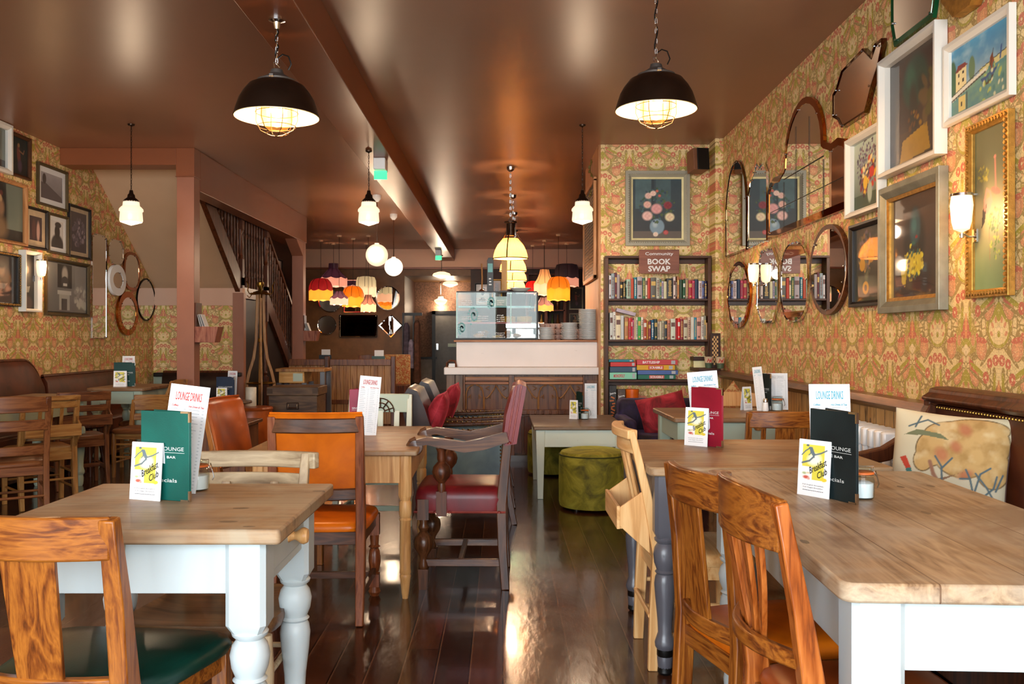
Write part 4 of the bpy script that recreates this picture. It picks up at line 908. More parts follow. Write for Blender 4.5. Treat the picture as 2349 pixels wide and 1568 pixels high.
q = wquad('r', (2178, 107.6), (2333, 7), (2179, 290), (2336, 219)); frame('painting', 'harbour painting with red sailing boat and tower in a white frame', q[0], RZR, q[1], q[2], .035, .03, whitef, p_harbour, M['canvas'])
q = wquad('r', (1956, 324), (2035.4, 281), (1959, 500), (2037, 477)); frame('painting', 'mixed flower bouquet painting in a narrow white frame beside the arched mirror', q[0], RZR, q[1], q[2], .035, .05, whitef, p_flowers2, M['canvas'])
q = wquad('r', (2231, 291), (2332, 250), (2231.7, 685), (2331, 677)); frame('painting', 'tall green painting of two pink wading birds in a gilt carved frame', q[0], RZR, q[1], q[2], .035, .03, M['gold'], p_birds, M['canvas'], beads=M['gold'])
q = wquad('r', (2034, 434.5), (2177, 381.5), (2034, 719), (2179, 710)); frame('painting', 'dark painting of yellow and blue-green flowers in a wide silver-gold frame', q[0], RZR, q[1], q[2], .06, .045, silverf, p_yellow, M['glazed'], liner=M['gold'])
q = wquad('r', (1958, 518), (2033, 496), (1959.6, 706), (2032, 697.5)); frame('painting', 'sunflower painting in a dark narrow frame between oval mirror and silver frame', q[0], RZR, q[1], q[2], .03, .03, blackf, p_sunfl, M['glazed'])
frame('painting', 'rose bouquet in blue vase, in a pale carved frame above the book swap sign', ((1507.5-1152)/233., 8.765, H-(564-776)/233.), 0, 147/233., 171/233., .058, .05, antiq, p_flowers, M['canvas'], liner=plain('pale_liner', '#d8d0a0', .5), beads=antiq)
# left wall
def lp(x0, x1, t0, t1, b0, b1): return wquad('l', (x0, t0), (x1, t1), (x0, b0), (x1, b1))
q = lp(-40, 17, 265, 288, 395, 390); frame('picture', 'pale-framed picture cut by the left edge near the ceiling', q[0], RZL, q[1], q[2], .05, .05, whitef, p_lady, M['glazed'])
q = lp(17, 65, 300, 318, 400, 415); frame('picture', 'small dark picture of a standing dancer in a brown frame, high on left wall', q[0], RZL, q[1], q[2], .03, .03, brownf, p_dancer, M['canvas'])
q = lp(-60, 54, 395, 420, 552, 558); frame('picture', 'large portrait of a dark-haired woman in a wooden frame at the left edge', q[0], RZL, q[1], q[2], .03, .04, M['board'], p_lady, M['canvas'])
q = lp(82, 150, 368, 397, 467, 486); frame('picture', 'black and white photo of a figure on a slope, wide white mount, olive frame', q[0], RZL, q[1], q[2], .025, .03, olivef, p_photo(0), M['glazed'], .05)
q = lp(55, 104, 470, 484, 566, 576); frame('picture', 'small photo of a pair in a black frame with beige mount', q[0], RZL, q[1], q[2], .025, .03, blackf, p_photo(1), M['glazed'], .055, plain('beige_mount', '#b8a488', .6))
q = lp(106, 152, 486, 498, 580, 586); frame('picture', 'silhouette portrait photo in an olive frame between two black frames', q[0], RZL, q[1], q[2], .025, .03, olivef, p_photo(2), M['glazed'], .04)
q = lp(153, 203, 465, 482, 588, 597); frame('picture', 'photo of a group in a tall black frame with beige mount', q[0], RZL, q[1], q[2], .025, .03, blackf, p_photo(3), M['glazed'], .04, plain('beige_mount', '', .6))
q = lp(-40, 40, 572, 582, 702, 700); frame('picture', 'dark old portrait in an ornate beaded gilt frame at the left edge', q[0], RZL, q[1], q[2], .03, .03, blackf, p_portrait, M['glazed'], beads=M['gold'])
q = lp(41, 80, 572, 580, 714, 716); frame('picture', 'narrow dark picture in a deep white box frame beside the small wall lamp', q[0], RZL, q[1], q[2], .03, .07, whitef, p_portrait, M['canvas'])
q = lp(100, 200, 588, 606, 722, 727); frame('picture', 'large grey photo of a fireplace and portrait in an olive frame', q[0], RZL, q[1], q[2], .03, .03, olivef, p_photo(4), M['glazed'], .012, blackf)
# ================================================================ mirrors
def ell(w_, h_, n=40, p=2.0):
    return [(w_/2*math.copysign(abs(math.cos(a))**(2/p), math.cos(a)), h_/2+h_/2*math.copysign(abs(math.sin(a))**(2/p), math.sin(a))) for a in [2*PI*k/n for k in range(n)]]
def inset(poly, d):
    n = len(poly); out = []
    for i in range(n):
        a, b, c = Vector(poly[i-1]), Vector(poly[i]), Vector(poly[(i+1) % n]); e1 = (b-a).normalized(); e2 = (c-b).normalized(); nn = Vector((-(e1.y+e2.y), e1.x+e2.x))
        k = max(.5, nn.length/2); nn.normalize(); out.append((b.x+nn.x*d/k, b.y+nn.y*d/k))
    return out
def mirror(label, loc, rz, poly, rim=.012, rimm=None, glassm_=None, t=.02, group=None, clips=True, extra=None):
    th = thing('wall_mirror', label, 'mirror', loc, rz, group); inn = inset(poly, rim)
    m = MB(); m.ringprism(poly, inn, -t, 0, -t-.002 if rim > .03 else -t+.004); fo = obj('frame' if rim > .02 else 'glass_edge', m, rimm or M['mirror'], th, 0, 30)
    m = MB(); m.prism(inn, .004, Matrix.Translation((0, -t+.008 if rim < .03 else -t+.004, 0))); obj('mirror_glass', m, glassm_ or M['mirror'], th, 0, 0)
    if clips:
        m = MB(); n_ = len(poly)
        for k in range(0, n_, max(1, n_//5)): m = MB(); m.lathe([(.006, -.004), (.006, .004), (0, .005)], n=8, M=Matrix.Translation((inn[k][0]*.99, -t-.004, inn[k][1])) @ Matrix.Rotation(PI/2, 4, 'X')); obj('clip', m, M['chrome'], fo, 0, 30)
    if extra: extra(th, t)
    return th
def octo(w_, h_, c=.25):
    a = w_*c; return [(-w_/2+a, 0), (w_/2-a, 0), (w_/2, a), (w_/2, h_-a), (w_/2-a, h_), (-w_/2+a, h_), (-w_/2, h_-a), (-w_/2, a)]
def archp(w_, h_, n=16):
    r = w_/2; return [(-r, 0), (r, 0)]+[(r*math.cos(a), h_-r*1.3+r*1.3*math.sin(a)) for a in [PI*k/n for k in range(n+1)]]
# right wall mirrors
q = wquad('r', (1768, 400), (1955, 324), (1768.5, 547.7), (1955, 476.6)); Wd = q[1]; a = Wd/2; zA = RW(1861, 216).z-q[0][2]; zS = RW(1955, 324).z-q[0][2]
poly = [(-a, 0), (a, 0), (a, zS-.03), (a*.93, zS+.03), (a*.8, zS+.06), (a*.66, zS+.05), (a*.52, zS+.09)]
r_ = a*.5; z1 = max(zA-r_*1.25, zS+.1)
poly += [(r_*math.cos(x), z1+(zA-z1)*math.sin(x)) for x in [PI*k/14 for k in range(15)]]
poly += [(-a*.52, zS+.09), (-a*.66, zS+.05), (-a*.8, zS+.06), (-a*.93, zS+.03), (-a, zS-.03)]
def leads(th, t):
    m = MB()
    for x in (-a*.5, a*.5): m.box((x, -t-.001, (zS)/2), (.004, .003, zS*.9))
    for x in (-a*.17, a*.17): m.box((x, -t-.001, zA*.42), (.002, .002, zA*.8))
    m.box((0, -t-.001, zS*1.0), (a, .003, .004)); m.box((0, -t-.001, zS*.5), (a*1.8, .002, .002)); obj('glazing_line', m, M['blackm'], th)
mirror('large arched three-part mirror with broad amber glass border', q[0], RZR, poly, .045, M['amber'], t=.022, extra=leads)
q = wquad('r', (1669.7, 420), (1717, 410), (1669.7, 591), (1717, 571.5)); hh = RW(1691, 370).z-q[0][2]
mirror('tall arched mirror with thin edge, first from the papered corner on right wall', q[0], RZR, archp(q[1], hh), .014, M['smoke'])
q = wquad('r', (1721, 420), (1764.6, 410), (1721, 571.5), (1764.6, 553.7)); hh = RW(1745, 372).z-q[0][2]; w_ = q[1]
mirror('tall shouldered mirror between the thin arched one and the large arched one', q[0], RZR, [(-w_/2, 0), (w_/2, 0), (w_/2, hh-.12), (w_*.32, hh-.03), (w_*.15, hh-.05), (0, hh), (-w_*.15, hh-.05), (-w_*.32, hh-.1), (-w_/2, hh-.22)], .012)
def qm(x0, x1, y0, y1, xa=None): return wquad('r', (x0, y0), (x1, y0), (x0, y1), (x1, y1))
q = qm(1673, 1726, 600, 752); mirror('scalloped oval mirror with amber edge behind the small wall lamp', (q[0][0], q[0][1], q[0][2]), RZR, [(x*(1+.03*math.cos(8*math.atan2(z-q[2]/2, x))), z) for x, z in ell(q[1], q[2], 48)], .035, M['amber'])
q = qm(1741, 1791, 571, 740); mirror('tall eight-sided mirror in the lower row on right wall', q[0], RZR, octo(q[1], q[2]), .014)
q = qm(1797, 1860, 555, 738); mirror('oval mirror with amber top and foot in the lower row', q[0], RZR, ell(q[1], q[2], 40, 2.6), .012, extra=lambda th, t: [obj('amber_panel', MB().prism([p_ for p_ in inset(ell(q[1], q[2], 40, 2.6), .012) if p_[1] > q[2]*.8], .004, Matrix.Translation((0, -t+.004, 0))), M['amber'], th, 0, 0), obj('amber_panel', MB().prism([p_ for p_ in inset(ell(q[1], q[2], 40, 2.6), .012) if p_[1] < q[2]*.16], .004, Matrix.Translation((0, -t+.004, 0))), M['amber'], th, 0, 0)])
q = qm(1868, 1955, 515, 722); mirror('oval mirror with dark wooden rim, largest of the lower row', q[0], RZR, ell(q[1], q[2], 48), .03, M['mahog'], t=.03)
q = wquad('r', (1922, 160), (2036, 110), (1922, 300), (2036, 240)); w_, h_ = q[1], q[2]
mirror('shield-shaped facet-edged mirror left of the tall white frame, high on right wall', q[0], RZR, [(-w_*.3, -.0), (w_*.18, .0), (w_*.3, .12), (w_*.42, .2), (w_*.5, .3), (w_*.5, h_), (w_*.38, h_), (w_*.3, h_-.05), (w_*.15, h_+.03), (-w_*.3, h_+.0), (-w_*.42, h_-.08), (-w_*.5, h_-.1), (-w_*.5, .1), (-w_*.38, .06)], .014, M['smoke'], t=.03)
q = wquad('r', (2050, -60), (2160, -110), (2058, 100), (2160, 45)); w_, h_ = q[1], q[2]
mirror('mirror with green glass edge hanging at the ceiling above the tall white frame', q[0], RZR, [(-w_*.42, 0), (w_*.42, 0), (w_*.5, .12), (w_*.5, h_*.9), (w_*.3, h_), (-w_*.3, h_), (-w_*.5, h_*.9), (-w_*.5, .12)], .03, plain('green_mirror_edge', '#0e5a34', .1, .4))
q = wquad('r', (2185, -90), (2285, -150), (2185, 38), (2285, 12)); mirror('gilt framed mirror at the ceiling above the harbour painting', q[0], RZR, octo(q[1], q[2]+.1, .3), .07, M['gold'], M['smoke'], t=.05)
# left wall mirrors
def ql(x0, x1, y0, y1): return wquad('l', (x0, y0), (x1, y0), (x0, y1), (x1, y1))
q = wquad('l', (208, 530), (243, 545), (207, 776), (239, 774)); mirror('tall narrow mirror with stepped top beside the nook', q[0], RZL, [(-q[1]/2, 0), (q[1]/2, 0), (q[1]/2, q[2]-.03), (q[1]*.3, q[2]), (-q[1]*.3, q[2]), (-q[1]/2, q[2]-.03)], .012)
q = ql(245, 280, 550, 606); mirror('small square mirror with cut corners at the top of the mirror cluster', q[0], RZL, octo(q[1], q[2], .2), .012)
q = ql(243, 281, 607, 678); mirror('oval mirror with thick white ring frame and brass studs', q[0], RZL, ell(q[1], q[2]), .085, M['china'], t=.04)
q = ql(280, 317, 578, 666); mirror('oval mirror with copper ends beside the white ring mirror', q[0], RZL, ell(q[1], q[2], 40, 2.6), .035, plain('copper_glass', '#a86a48', .1, .9))
q = ql(264, 311, 668, 769); mirror('oval mirror with orange glass border, lowest of the cluster', q[0], RZL, ell(q[1], q[2]), .07, M['amber'], t=.03)
q = ql(311, 353, 638, 736); mirror('pointed oval mirror with dark rim nearest the nook corner', q[0], RZL, [(p_[0], p_[1]) for p_ in ell(q[1], q[2], 40, 1.8)], .018, M['blackm'])
# back wall mirrors
s_ = 107.
def bw(px, py): return ((px-1152)/s_, 19.12, H-(py-776)/s_)
mirror('round facet-edged mirror right of the stained-glass lampshade on back wall', bw(889, 711), 0, ell(.52, .52), .02)
mirror('round mirror behind the dark red lampshade on back wall', bw(756, 716), 0, ell(.5, .5), .02)
mirror('rectangular facet-edged mirror behind the orange lampshade', bw(820, 716), 0, [(-.3, 0), (.3, 0), (.3, .7), (-.3, .7)], .02)
mirror('small round mirror left of the wide rectangular one on back wall', bw(749, 767), 0, ell(.41, .41), .015)
mirror('wide rectangular bronze-tinted mirror low on back wall', bw(821, 773), 0, [(-.41, 0), (.41, 0), (.41, .48), (-.41, .48)], .025, glassm_=M['smoke'])
mirror('diamond-hung square mirror on back wall', bw(896, 774), 0, [(0, 0), (.26, .26), (0, .52), (-.26, .26)], .02)
# back wall pictures
frame('picture', 'white-framed drawing on the far wall behind the bar, left one', bw(1107, 702), 0, .34, .5, .03, .03, blackf, p_photo(2), M['glazed'], .05)
frame('picture', 'white-mounted picture on the far wall partly behind the pendants', bw(1140, 700), 0, .22, .56, .03, .03, M['gold'], p_photo(0), M['glazed'], .04)
frame('picture', 'portrait of a figure in green in a pale frame on far wall right', bw(1322, 710), 0, .3, .48, .03, .03, antiq, p_dancer, M['canvas'])
frame('picture', 'small picture below the figure in green on the far wall', bw(1320, 742), 0, .26, .22, .025, .03, antiq, p_lady, M['canvas'])
frame('picture', 'tall framed print on the dark stair wall, seen past the balusters', (-4.43, 17.3, 1.95), PI/2, 1.1, .85, .04, .03, blackf, p_photo(4), M['glazed'], .08)
frame('picture', 'smaller dark picture lower on the stair wall', (-4.43, 18.5, 1.6), PI/2, .6, .5, .04, .03, blackf, p_lady, M['glazed'])
# ================================================================ lamps
def chain(x, y, z0, z1, L=.034, r=.0028, wd=.011):
    m = MB(); n = max(2, int((z0-z1)/(L*.78))); st_ = (z0-z1)/n
    for i in range(n):
        zc = z0-st_*(i+.5); pts = []
        for k in range(8):
            a = 2*PI*k/8; u = math.cos(a)*wd/2*1.0; v = math.sin(a)*st_*.62
            pts.append((x+(u if i % 2 else 0), y+(0 if i % 2 else u), zc+v))
        m.tube(pts, r, 5, closed=True)
    return m
def barn_pendant(x, y, zt, zr, r, label):
    t = thing('pendant_lamp', label, 'pendant lamp', (x, y, zr)); T = zt-zr; s = r/.21
    m = MB(); m.lathe([(0, T), (.042, T), (.042, T-.008), (.02, T-.016), (.012, T-.05), (0, T-.05)], n=18); obj('ceiling_rose', m, M['chrome'], t)
    obj('chain', chain(0, 0, T-.05, .27*s), M['chrome'], t)
    m = MB(); m.tube([(.008*math.sin(k*.9), .008*math.cos(k*.9), T-.05-(T-.05-.3*s)*k/14) for k in range(15)]+[(.03, 0, .32*s), (.06, 0, .31*s), (.075, 0, .27*s), (.06, 0, .24*s)], .004, 6); obj('cable', m, M['black'], t)
    m = MB(); m.tube([(-.012, 0, .25*s), (-.016, 0, .28*s), (.0, 0, .275*s), (.014, 0, .255*s)], .004, 6); obj('hook', m, M['chrome'], t)
    m = MB(); m.lathe([(.0, .245*s), (.03*s, .24*s), (.035*s, .22*s), (.075*s, .195*s), (.10*s, .185*s), (.1*s, .175*s), (0, .17*s)], n=24)
    for k in range(3): m.box((.1*s*math.cos(k*2.1+.5), .1*s*math.sin(k*2.1+.5), .185*s), (.02, .02, .012))
    obj('canopy', m, plain('grey_cast_metal', '#5a5450', .5, .6), t)
    prof = [(.105, .175), (.14, .158), (.17, .12), (.19, .085), (.205, .04), (.215, .005), (.2165, 0)]
    m = MB(); m.lathe([(a*s, b*s) for a, b in prof], n=40, cap=False); obj('shade', m, M['bronze'], t)
    m = MB(); m.lathe([((a-.004)*s, (b-.003)*s) for a, b in prof], n=40, cap=False); obj('shade_lining', m, plain('cream_enamel', '#f2dcb4', .35, var=.02), t)
    m = MB(); m.lathe([(.0, .17*s), (.075*s, .17*s), (.085*s, .1*s), (.085*s, .0), (.075*s, -.035*s), (.05*s, -.065*s), (0, -.08*s)], n=24, cap=False); obj('glass_jar', m, glassm('lamp_jar_glass', '#fff2d8', .05), t)
    m = MB(); m.lathe([(0, .13*s), (.02*s, .12*s), (.036*s, .07*s), (.036*s, .04*s), (.02*s, .0), (0, -.005)], n=16); obj('bulb', m, M['bulb'], t)
    m = MB(); c = .105*s
    for k in range(6):
        a = k*PI/3; m.tube([(c*math.cos(a), c*math.sin(a), .08*s), (c*1.02*math.cos(a), c*1.02*math.sin(a), -.02*s), (c*.8*math.cos(a), c*.8*math.sin(a), -.07*s), (c*.3*math.cos(a), c*.3*math.sin(a), -.095*s), (0, 0, -.1*s)], .0022, 5)
    for z, rr in ((.02, 1.02), (-.05, .92), (-.088, .5)): m.tube([(c*rr*math.cos(2*PI*k/24), c*rr*math.sin(2*PI*k/24), z*s) for k in range(24)], .0022, 5, closed=True)
    obj('wire_cage', m, M['bronze'], t)
    lamp((0, 0, .0), 30, (1, .66, .36), .05, t)
s1 = 408*1.082; barn_pendant((635-1152)/s1, F/s1, 2.876, H+(776-268)/s1, 94/s1, 'dark dome pendant with wire cage on the ceiling beam, nearest left')
s1 = 393*1.082; barn_pendant((1505-1152)/s1, F/s1, CZ, H+(776-252)/s1, 91/s1, 'dark dome pendant with wire cage over the right-hand aisle')
def school(px, pr, s, zt, gw, ytop, ybot, label, flat=False):
    x, y = (px-1152)/s, F/s; zb = H+(776-ybot)/s; zg = H+(776-ytop)/s; r = gw/2/s; t = thing('pendant_lamp', label, 'pendant lamp', (x, y, zb)); T = zt-zb; G = zg-zb
    m = MB(); m.lathe([(0, T), (.03, T), (.028, T-.012), (.008, T-.02), (0, T-.03)], n=14); obj('ceiling_rose', m, M['bronze'], t)
    if flat: m = MB(); m.tube([(0, 0, T-.01), (0, 0, G)], .006, 6); obj('rod', m, M['chrome'], t)
    else: obj('chain', chain(0, 0, T-.02, G+.09, .03, .0025, .01), M['bronze'], t)
    m = MB(); m.lathe([(0, G+.1), (.014, G+.1), (.02, G+.07), (.03, G+.06), (.034, G+.035), (r*.62, G+.01), (r*.68, G-.005), (0, G-.005)], n=20)
    if not flat: obj('gallery', m, M['bronze'], t)
    m = MB()
    if flat == 1: m.lathe([(0, G), (r*.35, G), (r*.88, G*.75), (r, G*.5), (r*.97, G*.38), (r*.3, G*.05), (0, 0)], n=28)
    elif flat == 2: m.lathe([(0, G), (r*.4, G), (r*.45, G*.8), (r, G*.6), (r*.98, G*.45), (r*.7, G*.2), (0, 0)], n=28)
    else: m.lathe([(0, G), (r*.66, G), (r*.7, G*.82), (r*.84, G*.76), (r*.98, G*.68), (r, G*.6), (r*.9, G*.56), (r*.96, G*.2), (r*.9, G*.14), (0, 0)], n=28)
    obj('glass_shade', m, M['opal' if not flat else 'opalw'], t)
    if not flat: lamp((0, 0, -.07), 9, (1, .74, .5), .06, t)
    if flat: lamp((0, 0, -.06), 14, (1, .78, .55), .08, t)
    return t
school(301, 0, 237.7*1.082, CZ, 53, 462, 517, 'white schoolhouse glass pendant at the left in front of the stair header')
school(846, 0, 240.5*1.082, 2.876, 50, 463, 518, 'white schoolhouse glass pendant hanging from the beam beside the exit light')
school(1336, 0, 237*1.082, CZ, 50, 462, 515, 'white schoolhouse glass pendant at the right by the menu board')
def globe(px, py, r, s, zt, mt, label):
    z = H+(776-py)/s; rr = r/s; t = thing('globe_pendant', label, 'pendant lamp', ((px-1152)/s, F/s, z-rr)); T = zt-z+rr
    m = MB(); m.lathe([(0, T), (.06, T), (.055, T-.05), (.02, T-.09), (0, T-.09)], n=18); obj('ceiling_rose', m, M['china'], t)
    m = MB(); m.tube([(0, 0, T-.08), (0, 0, rr*2-.01)], .007, 8); obj('rod', m, M['chrome'], t)
    m = MB(); m.lathe([(rr*math.sin(PI*k/20), rr-rr*math.cos(PI*k/20)) for k in range(20)]+[(.03, rr*1.98), (.03, rr*2+.012), (0, rr*2+.012)], n=32); obj('globe', m, mt, t); lamp((0, -rr-.06, rr), 8, (1, .74, .5), .08, t); lamp((0, rr+.06, rr), 8, (1, .74, .5), .08, t)
globe(864.5, 585, 25.5, 159*1.082, CZ, M['opal'], 'larger cream globe pendant left of the beam')
globe(903, 612, 21, 138*1.082, CZ, M['opal2'], 'smaller brighter globe pendant behind the larger globe')
school(1013, 0, 106.6*1.082, 2.876, 42, 623, 638, 'flat disc glass pendant under the far end of the beam', 1)
school(1033, 0, 97., 2.57, 36, 644, 658, 'second flat disc glass pendant in the corridor opening', 1)
school(1011, 0, 96., 2.57, 30, 680, 700, 'small stepped glass pendant deepest in the corridor', 2)
for px, s in ((873, 229), (1006, 113)):
    t = thing('exit_light', 'white emergency exit light on the beam, %s' % ('nearer one above the globes' if px == 873 else 'far one near the flat pendants'), 'exit light', ((px-1152)/(s*1.082), F/(s*1.082), 2.71))
    m = MB(); m.bx(-.055, .055, -.1, .1, .06, .165); obj('housing', m, M['china'], t, .008, 40)
    m = MB(); m.bx(-.06, .06, -.008, .008, -.02, .06); obj('green_panel', m, emis('exit_green', '#3ad890', .8, '#2a9a68'), t)
hol = translucent('ribbed_amber_glass', '#d8964a', .12, .3)
def ribbed(px, yb, s, w_, k_):
    r = w_/2/s; z = H+(776-yb)/s; t = thing('pendant_lamp', 'ribbed glass bell pendant over the bar, %s of the row' % k_, 'pendant lamp', ((px-1152)/s, F/s, z)); T = CZ-z; q = r/.2
    m = MB(); m.lathe([(0, T), (.045, T), (.04, T-.03), (.015, T-.05), (0, T-.05)], n=14); obj('ceiling_rose', m, M['chrome'], t)
    obj('chain', chain(0, 0, T-.04, .46*q, .045, .0032, .016), M['chrome'], t)
    m = MB(); m.tube([(.02*math.cos(x), 0, .46*q+.02*math.sin(x)) for x in [2*PI*k/10 for k in range(10)]], .003, 5, closed=True); m.lathe([(0, .44*q), (.075*q, .435*q), (.075*q, .42*q), (.05*q, .41*q), (.05*q, .27*q), (0, .27*q)], n=20); obj('lamp_holder', m, M['bronze'], t)
    pr = [(.09, .235), (.1, .22), (.15, .16), (.185, .09), (.2, .03), (.2, .0)]
    m = MB(); m.lathe([(a*q, b*q) for a, b in pr], n=72, cap=False, wob=lambda i, a: .0016*q*(1 if int(a/(2*PI)*72+.5) % 2 else -1)); obj('glass_shade', m, hol, t, 0, 0)
    m = MB()
    for a in (0.3, 2.4, 4.5): m.bar([(.055*q*math.cos(a), .055*q*math.sin(a), .43*q), (.06*q*math.cos(a), .06*q*math.sin(a), .33*q), (.17*q*math.cos(a), .17*q*math.sin(a), .16*q), (.212*q*math.cos(a), .212*q*math.sin(a), .0)], .014*q, .006, (math.cos(a), math.sin(a), .01))
    m.tube([(.207*q*math.cos(x), .207*q*math.sin(x), 0) for x in [2*PI*k/36 for k in range(36)]], .006, 6, closed=True); obj('metal_cradle', m, M['bronze'], t)
    m = MB(); m.lathe([(0, .24*q), (.02, .22*q), (.04*q, .15*q), (.03*q, .1*q), (0, .09*q)], n=14); obj('bulb', m, M['bulb'], t)
    lamp((0, 0, .06*q), 40, (1, .68, .4), .04, t)
for px, yb, s, w_, k_ in ((1171, 593, 205.6, 78, 'nearest and largest'), (1177, 622, 172, 61, 'second'), (1181, 644, 151, 54, 'third'), (1183, 662, 130, 44, 'farthest and smallest')): ribbed(px, yb, s, w_, k_)
# fringed fabric shades
def shade(px, yt, ym, yb, w_, s, zt, prof, c1, c2, label, scal=8, glow=.1):
    x, y = (px-1152)/s, F/s; zb = H+(776-yb)/s; zm = H+(776-ym)/s; z1 = H+(776-yt)/s; r = w_/2/s; t = thing('fringed_lampshade', label, 'lampshade', (x, y, zb)); T = zt-zb; h0 = zm-zb; h1 = z1-zb
    m = MB(); m.tube([(0, 0, T), (0, 0, h1-.01)], .004, 6); obj('cord', m, M['black'], t)
    m = MB(); m.lathe([(0, T+.0), (.045, T), (.04, T-.03), (0, T-.035)], n=14); obj('ceiling_rose', m, M['cream'], t)
    m = MB(); n = 48; rings = []
    for i, (a, b) in enumerate(prof): rings.append([((r*a*(1+.06*abs(math.sin(scal*k*PI/n))*(a)))*math.cos(2*PI*k/n), (r*a*(1+.06*abs(math.sin(scal*k*PI/n))*a))*math.sin(2*PI*k/n), h0+(h1-h0)*b-(.03*abs(math.sin(scal*k*PI/n)) if i == len(prof)-1 else 0)) for k in range(n)])
    m.loft(rings, cap=False); obj('fabric_shade', m, translucent('shade'+c1, c1, glow*.6, .22), t)
    m = MB(); rings = [rings[-1]]+[[(rings[-1][k][0]*.99, rings[-1][k][1]*.99, (0 if q == 1 else h0*.5)+.02*abs(math.sin(scal*k*PI/n))) for k in range(n)] for q in (0, 1)]
    m.loft(rings, cap=False); obj('fringe', m, translucent('fringe'+c2, c2, glow*.6, .3), t)
    m = MB()
    for k in range(0, scal): m.tube([(p_[k*n//scal][0]*1.01, p_[k*n//scal][1]*1.01, p_[k*n//scal][2]) for p_ in [[((r*a)*math.cos(2*PI*j/n), (r*a)*math.sin(2*PI*j/n), h0+(h1-h0)*b) for j in range(n)] for a, b in prof]], .004, 4)
    obj('piping', m, M['darkwall'], t); lamp((0, 0, h0*.5), 6.0, (1, .76, .52), .05, t)
dome = [(.25, 1), (.6, .93), (.85, .65), (.97, .3), (1, 0)]; bell = [(.42, 1), (.5, .7), (.68, .35), (1, 0)]; drum = [(.5, 1), (.85, .93), (.97, .6), (1, 0)]
s_ = 118.
shade(736, 638, 664, 690, 52, s_, CZ, dome, '#8a1a20', '#e8a43c', 'dark red domed lampshade with yellow fringe at the far left')
shade(765, 604, 636, 658, 60, s_*.97, CZ, [(.35, 1), (.36, .62), (.7, .25), (1, 0)], '#3a2030', '#c8948a', 'purple patterned lampshade with pink fringe, tallest at the far left')
shade(810, 656, 680, 704, 48, s_*1.02, CZ, dome, '#e07a18', '#e09a30', 'orange scalloped lampshade on the left side of the far room')
shade(840, 634, 658, 681, 45, s_*.97, CZ, drum, '#b8b49a', '#d8b4a0', 'grey-green panelled lampshade with pink fringe beside the round mirror', glow=.1)
shade(778, 668, 682, 700, 40, s_*1.05, CZ, bell, '#5a3a4a', '#c89890', 'small mauve lampshade hanging lowest behind the red one')
shade(845, 676, 696, 716, 34, s_*1.05, CZ, bell, '#9a6a5a', '#d8a080', 'small pink lampshade below the panelled one')
shade(1249, 618, 650, 678, 48, s_, CZ, bell, '#f0c088', '#e8b8a0', 'cream bell lampshade with pink fringe behind the plate stacks')
shade(1281, 634, 660, 690, 52, s_*1.06, CZ, dome, '#e08a28', '#e8a030', 'amber scalloped lampshade with fringe above the plates')
shade(1300, 605, 636, 658, 54, s_*.97, CZ, drum, '#2a1e24', '#b88880', 'black drum lampshade with pink fringe, rightmost')
shade(1222, 644, 660, 674, 34, s_*.95, CZ, dome, '#c8201a', '#7a1a18', 'bright red lampshade half hidden behind the cream one')
shade(1248, 682, 698, 714, 42, s_*.965, CZ, bell, '#8a6460', '#e09850', 'mauve lampshade with orange fringe low behind the cream one')
# wall lamps
def sconce(loc, rz, k, label, pw):
    t = thing('wall_lamp', label, 'wall lamp', loc, rz)
    m = MB(); m.lathe([(.052*k, .2*k), (.058*k, .15*k), (.05*k, .06*k), (.04*k, .02*k), (0, .0)], (0, -.085*k, 0), 24, cap=False); obj('glass_shade', m, emis('frosted_lamp_glass', '#ffcc98', .9, '#f8e0c0'), t)
    m = MB(); m.lathe([(0, .22*k), (.058*k, .215*k), (.06*k, .2*k), (0, .2*k)], (0, -.085*k, 0), 20); m.bx(-.012*k, .012*k, -.06*k, 0, .205*k, .215*k); m.tube([(0, -.085*k, 0), (0, -.05*k, -.02*k), (0, 0, -.02*k)], .006*k, 6)
    m.lathe([(0, 0), (.012*k, .003), (.012*k, -.015), (0, -.02)], (0, -.085*k, -.005), 12); m.bx(-.02*k, .02*k, -.012, 0, -.05*k, .02*k); obj('chrome_fitting', m, M['chrome'], t, 0, 40)
    lamp((0, -.2*k, .1*k), pw, (1, .62, .32), .04, t)
p_ = RW(2244, 534); sconce((p_.x-.004, p_.y, p_.z), RZR, .78, 'chrome wall lamp with frosted glass between the silver and gilt frames', 4)
p_ = RW(1748, 650); sconce((p_.x-.004, p_.y, p_.z), RZR, .75, 'small chrome wall lamp among the lower mirrors', 3)
p_ = LW(78, 636); sconce((p_.x+.004, p_.y, p_.z), RZL, .78, 'chrome wall lamp beside the fireplace photo on left wall', 3)
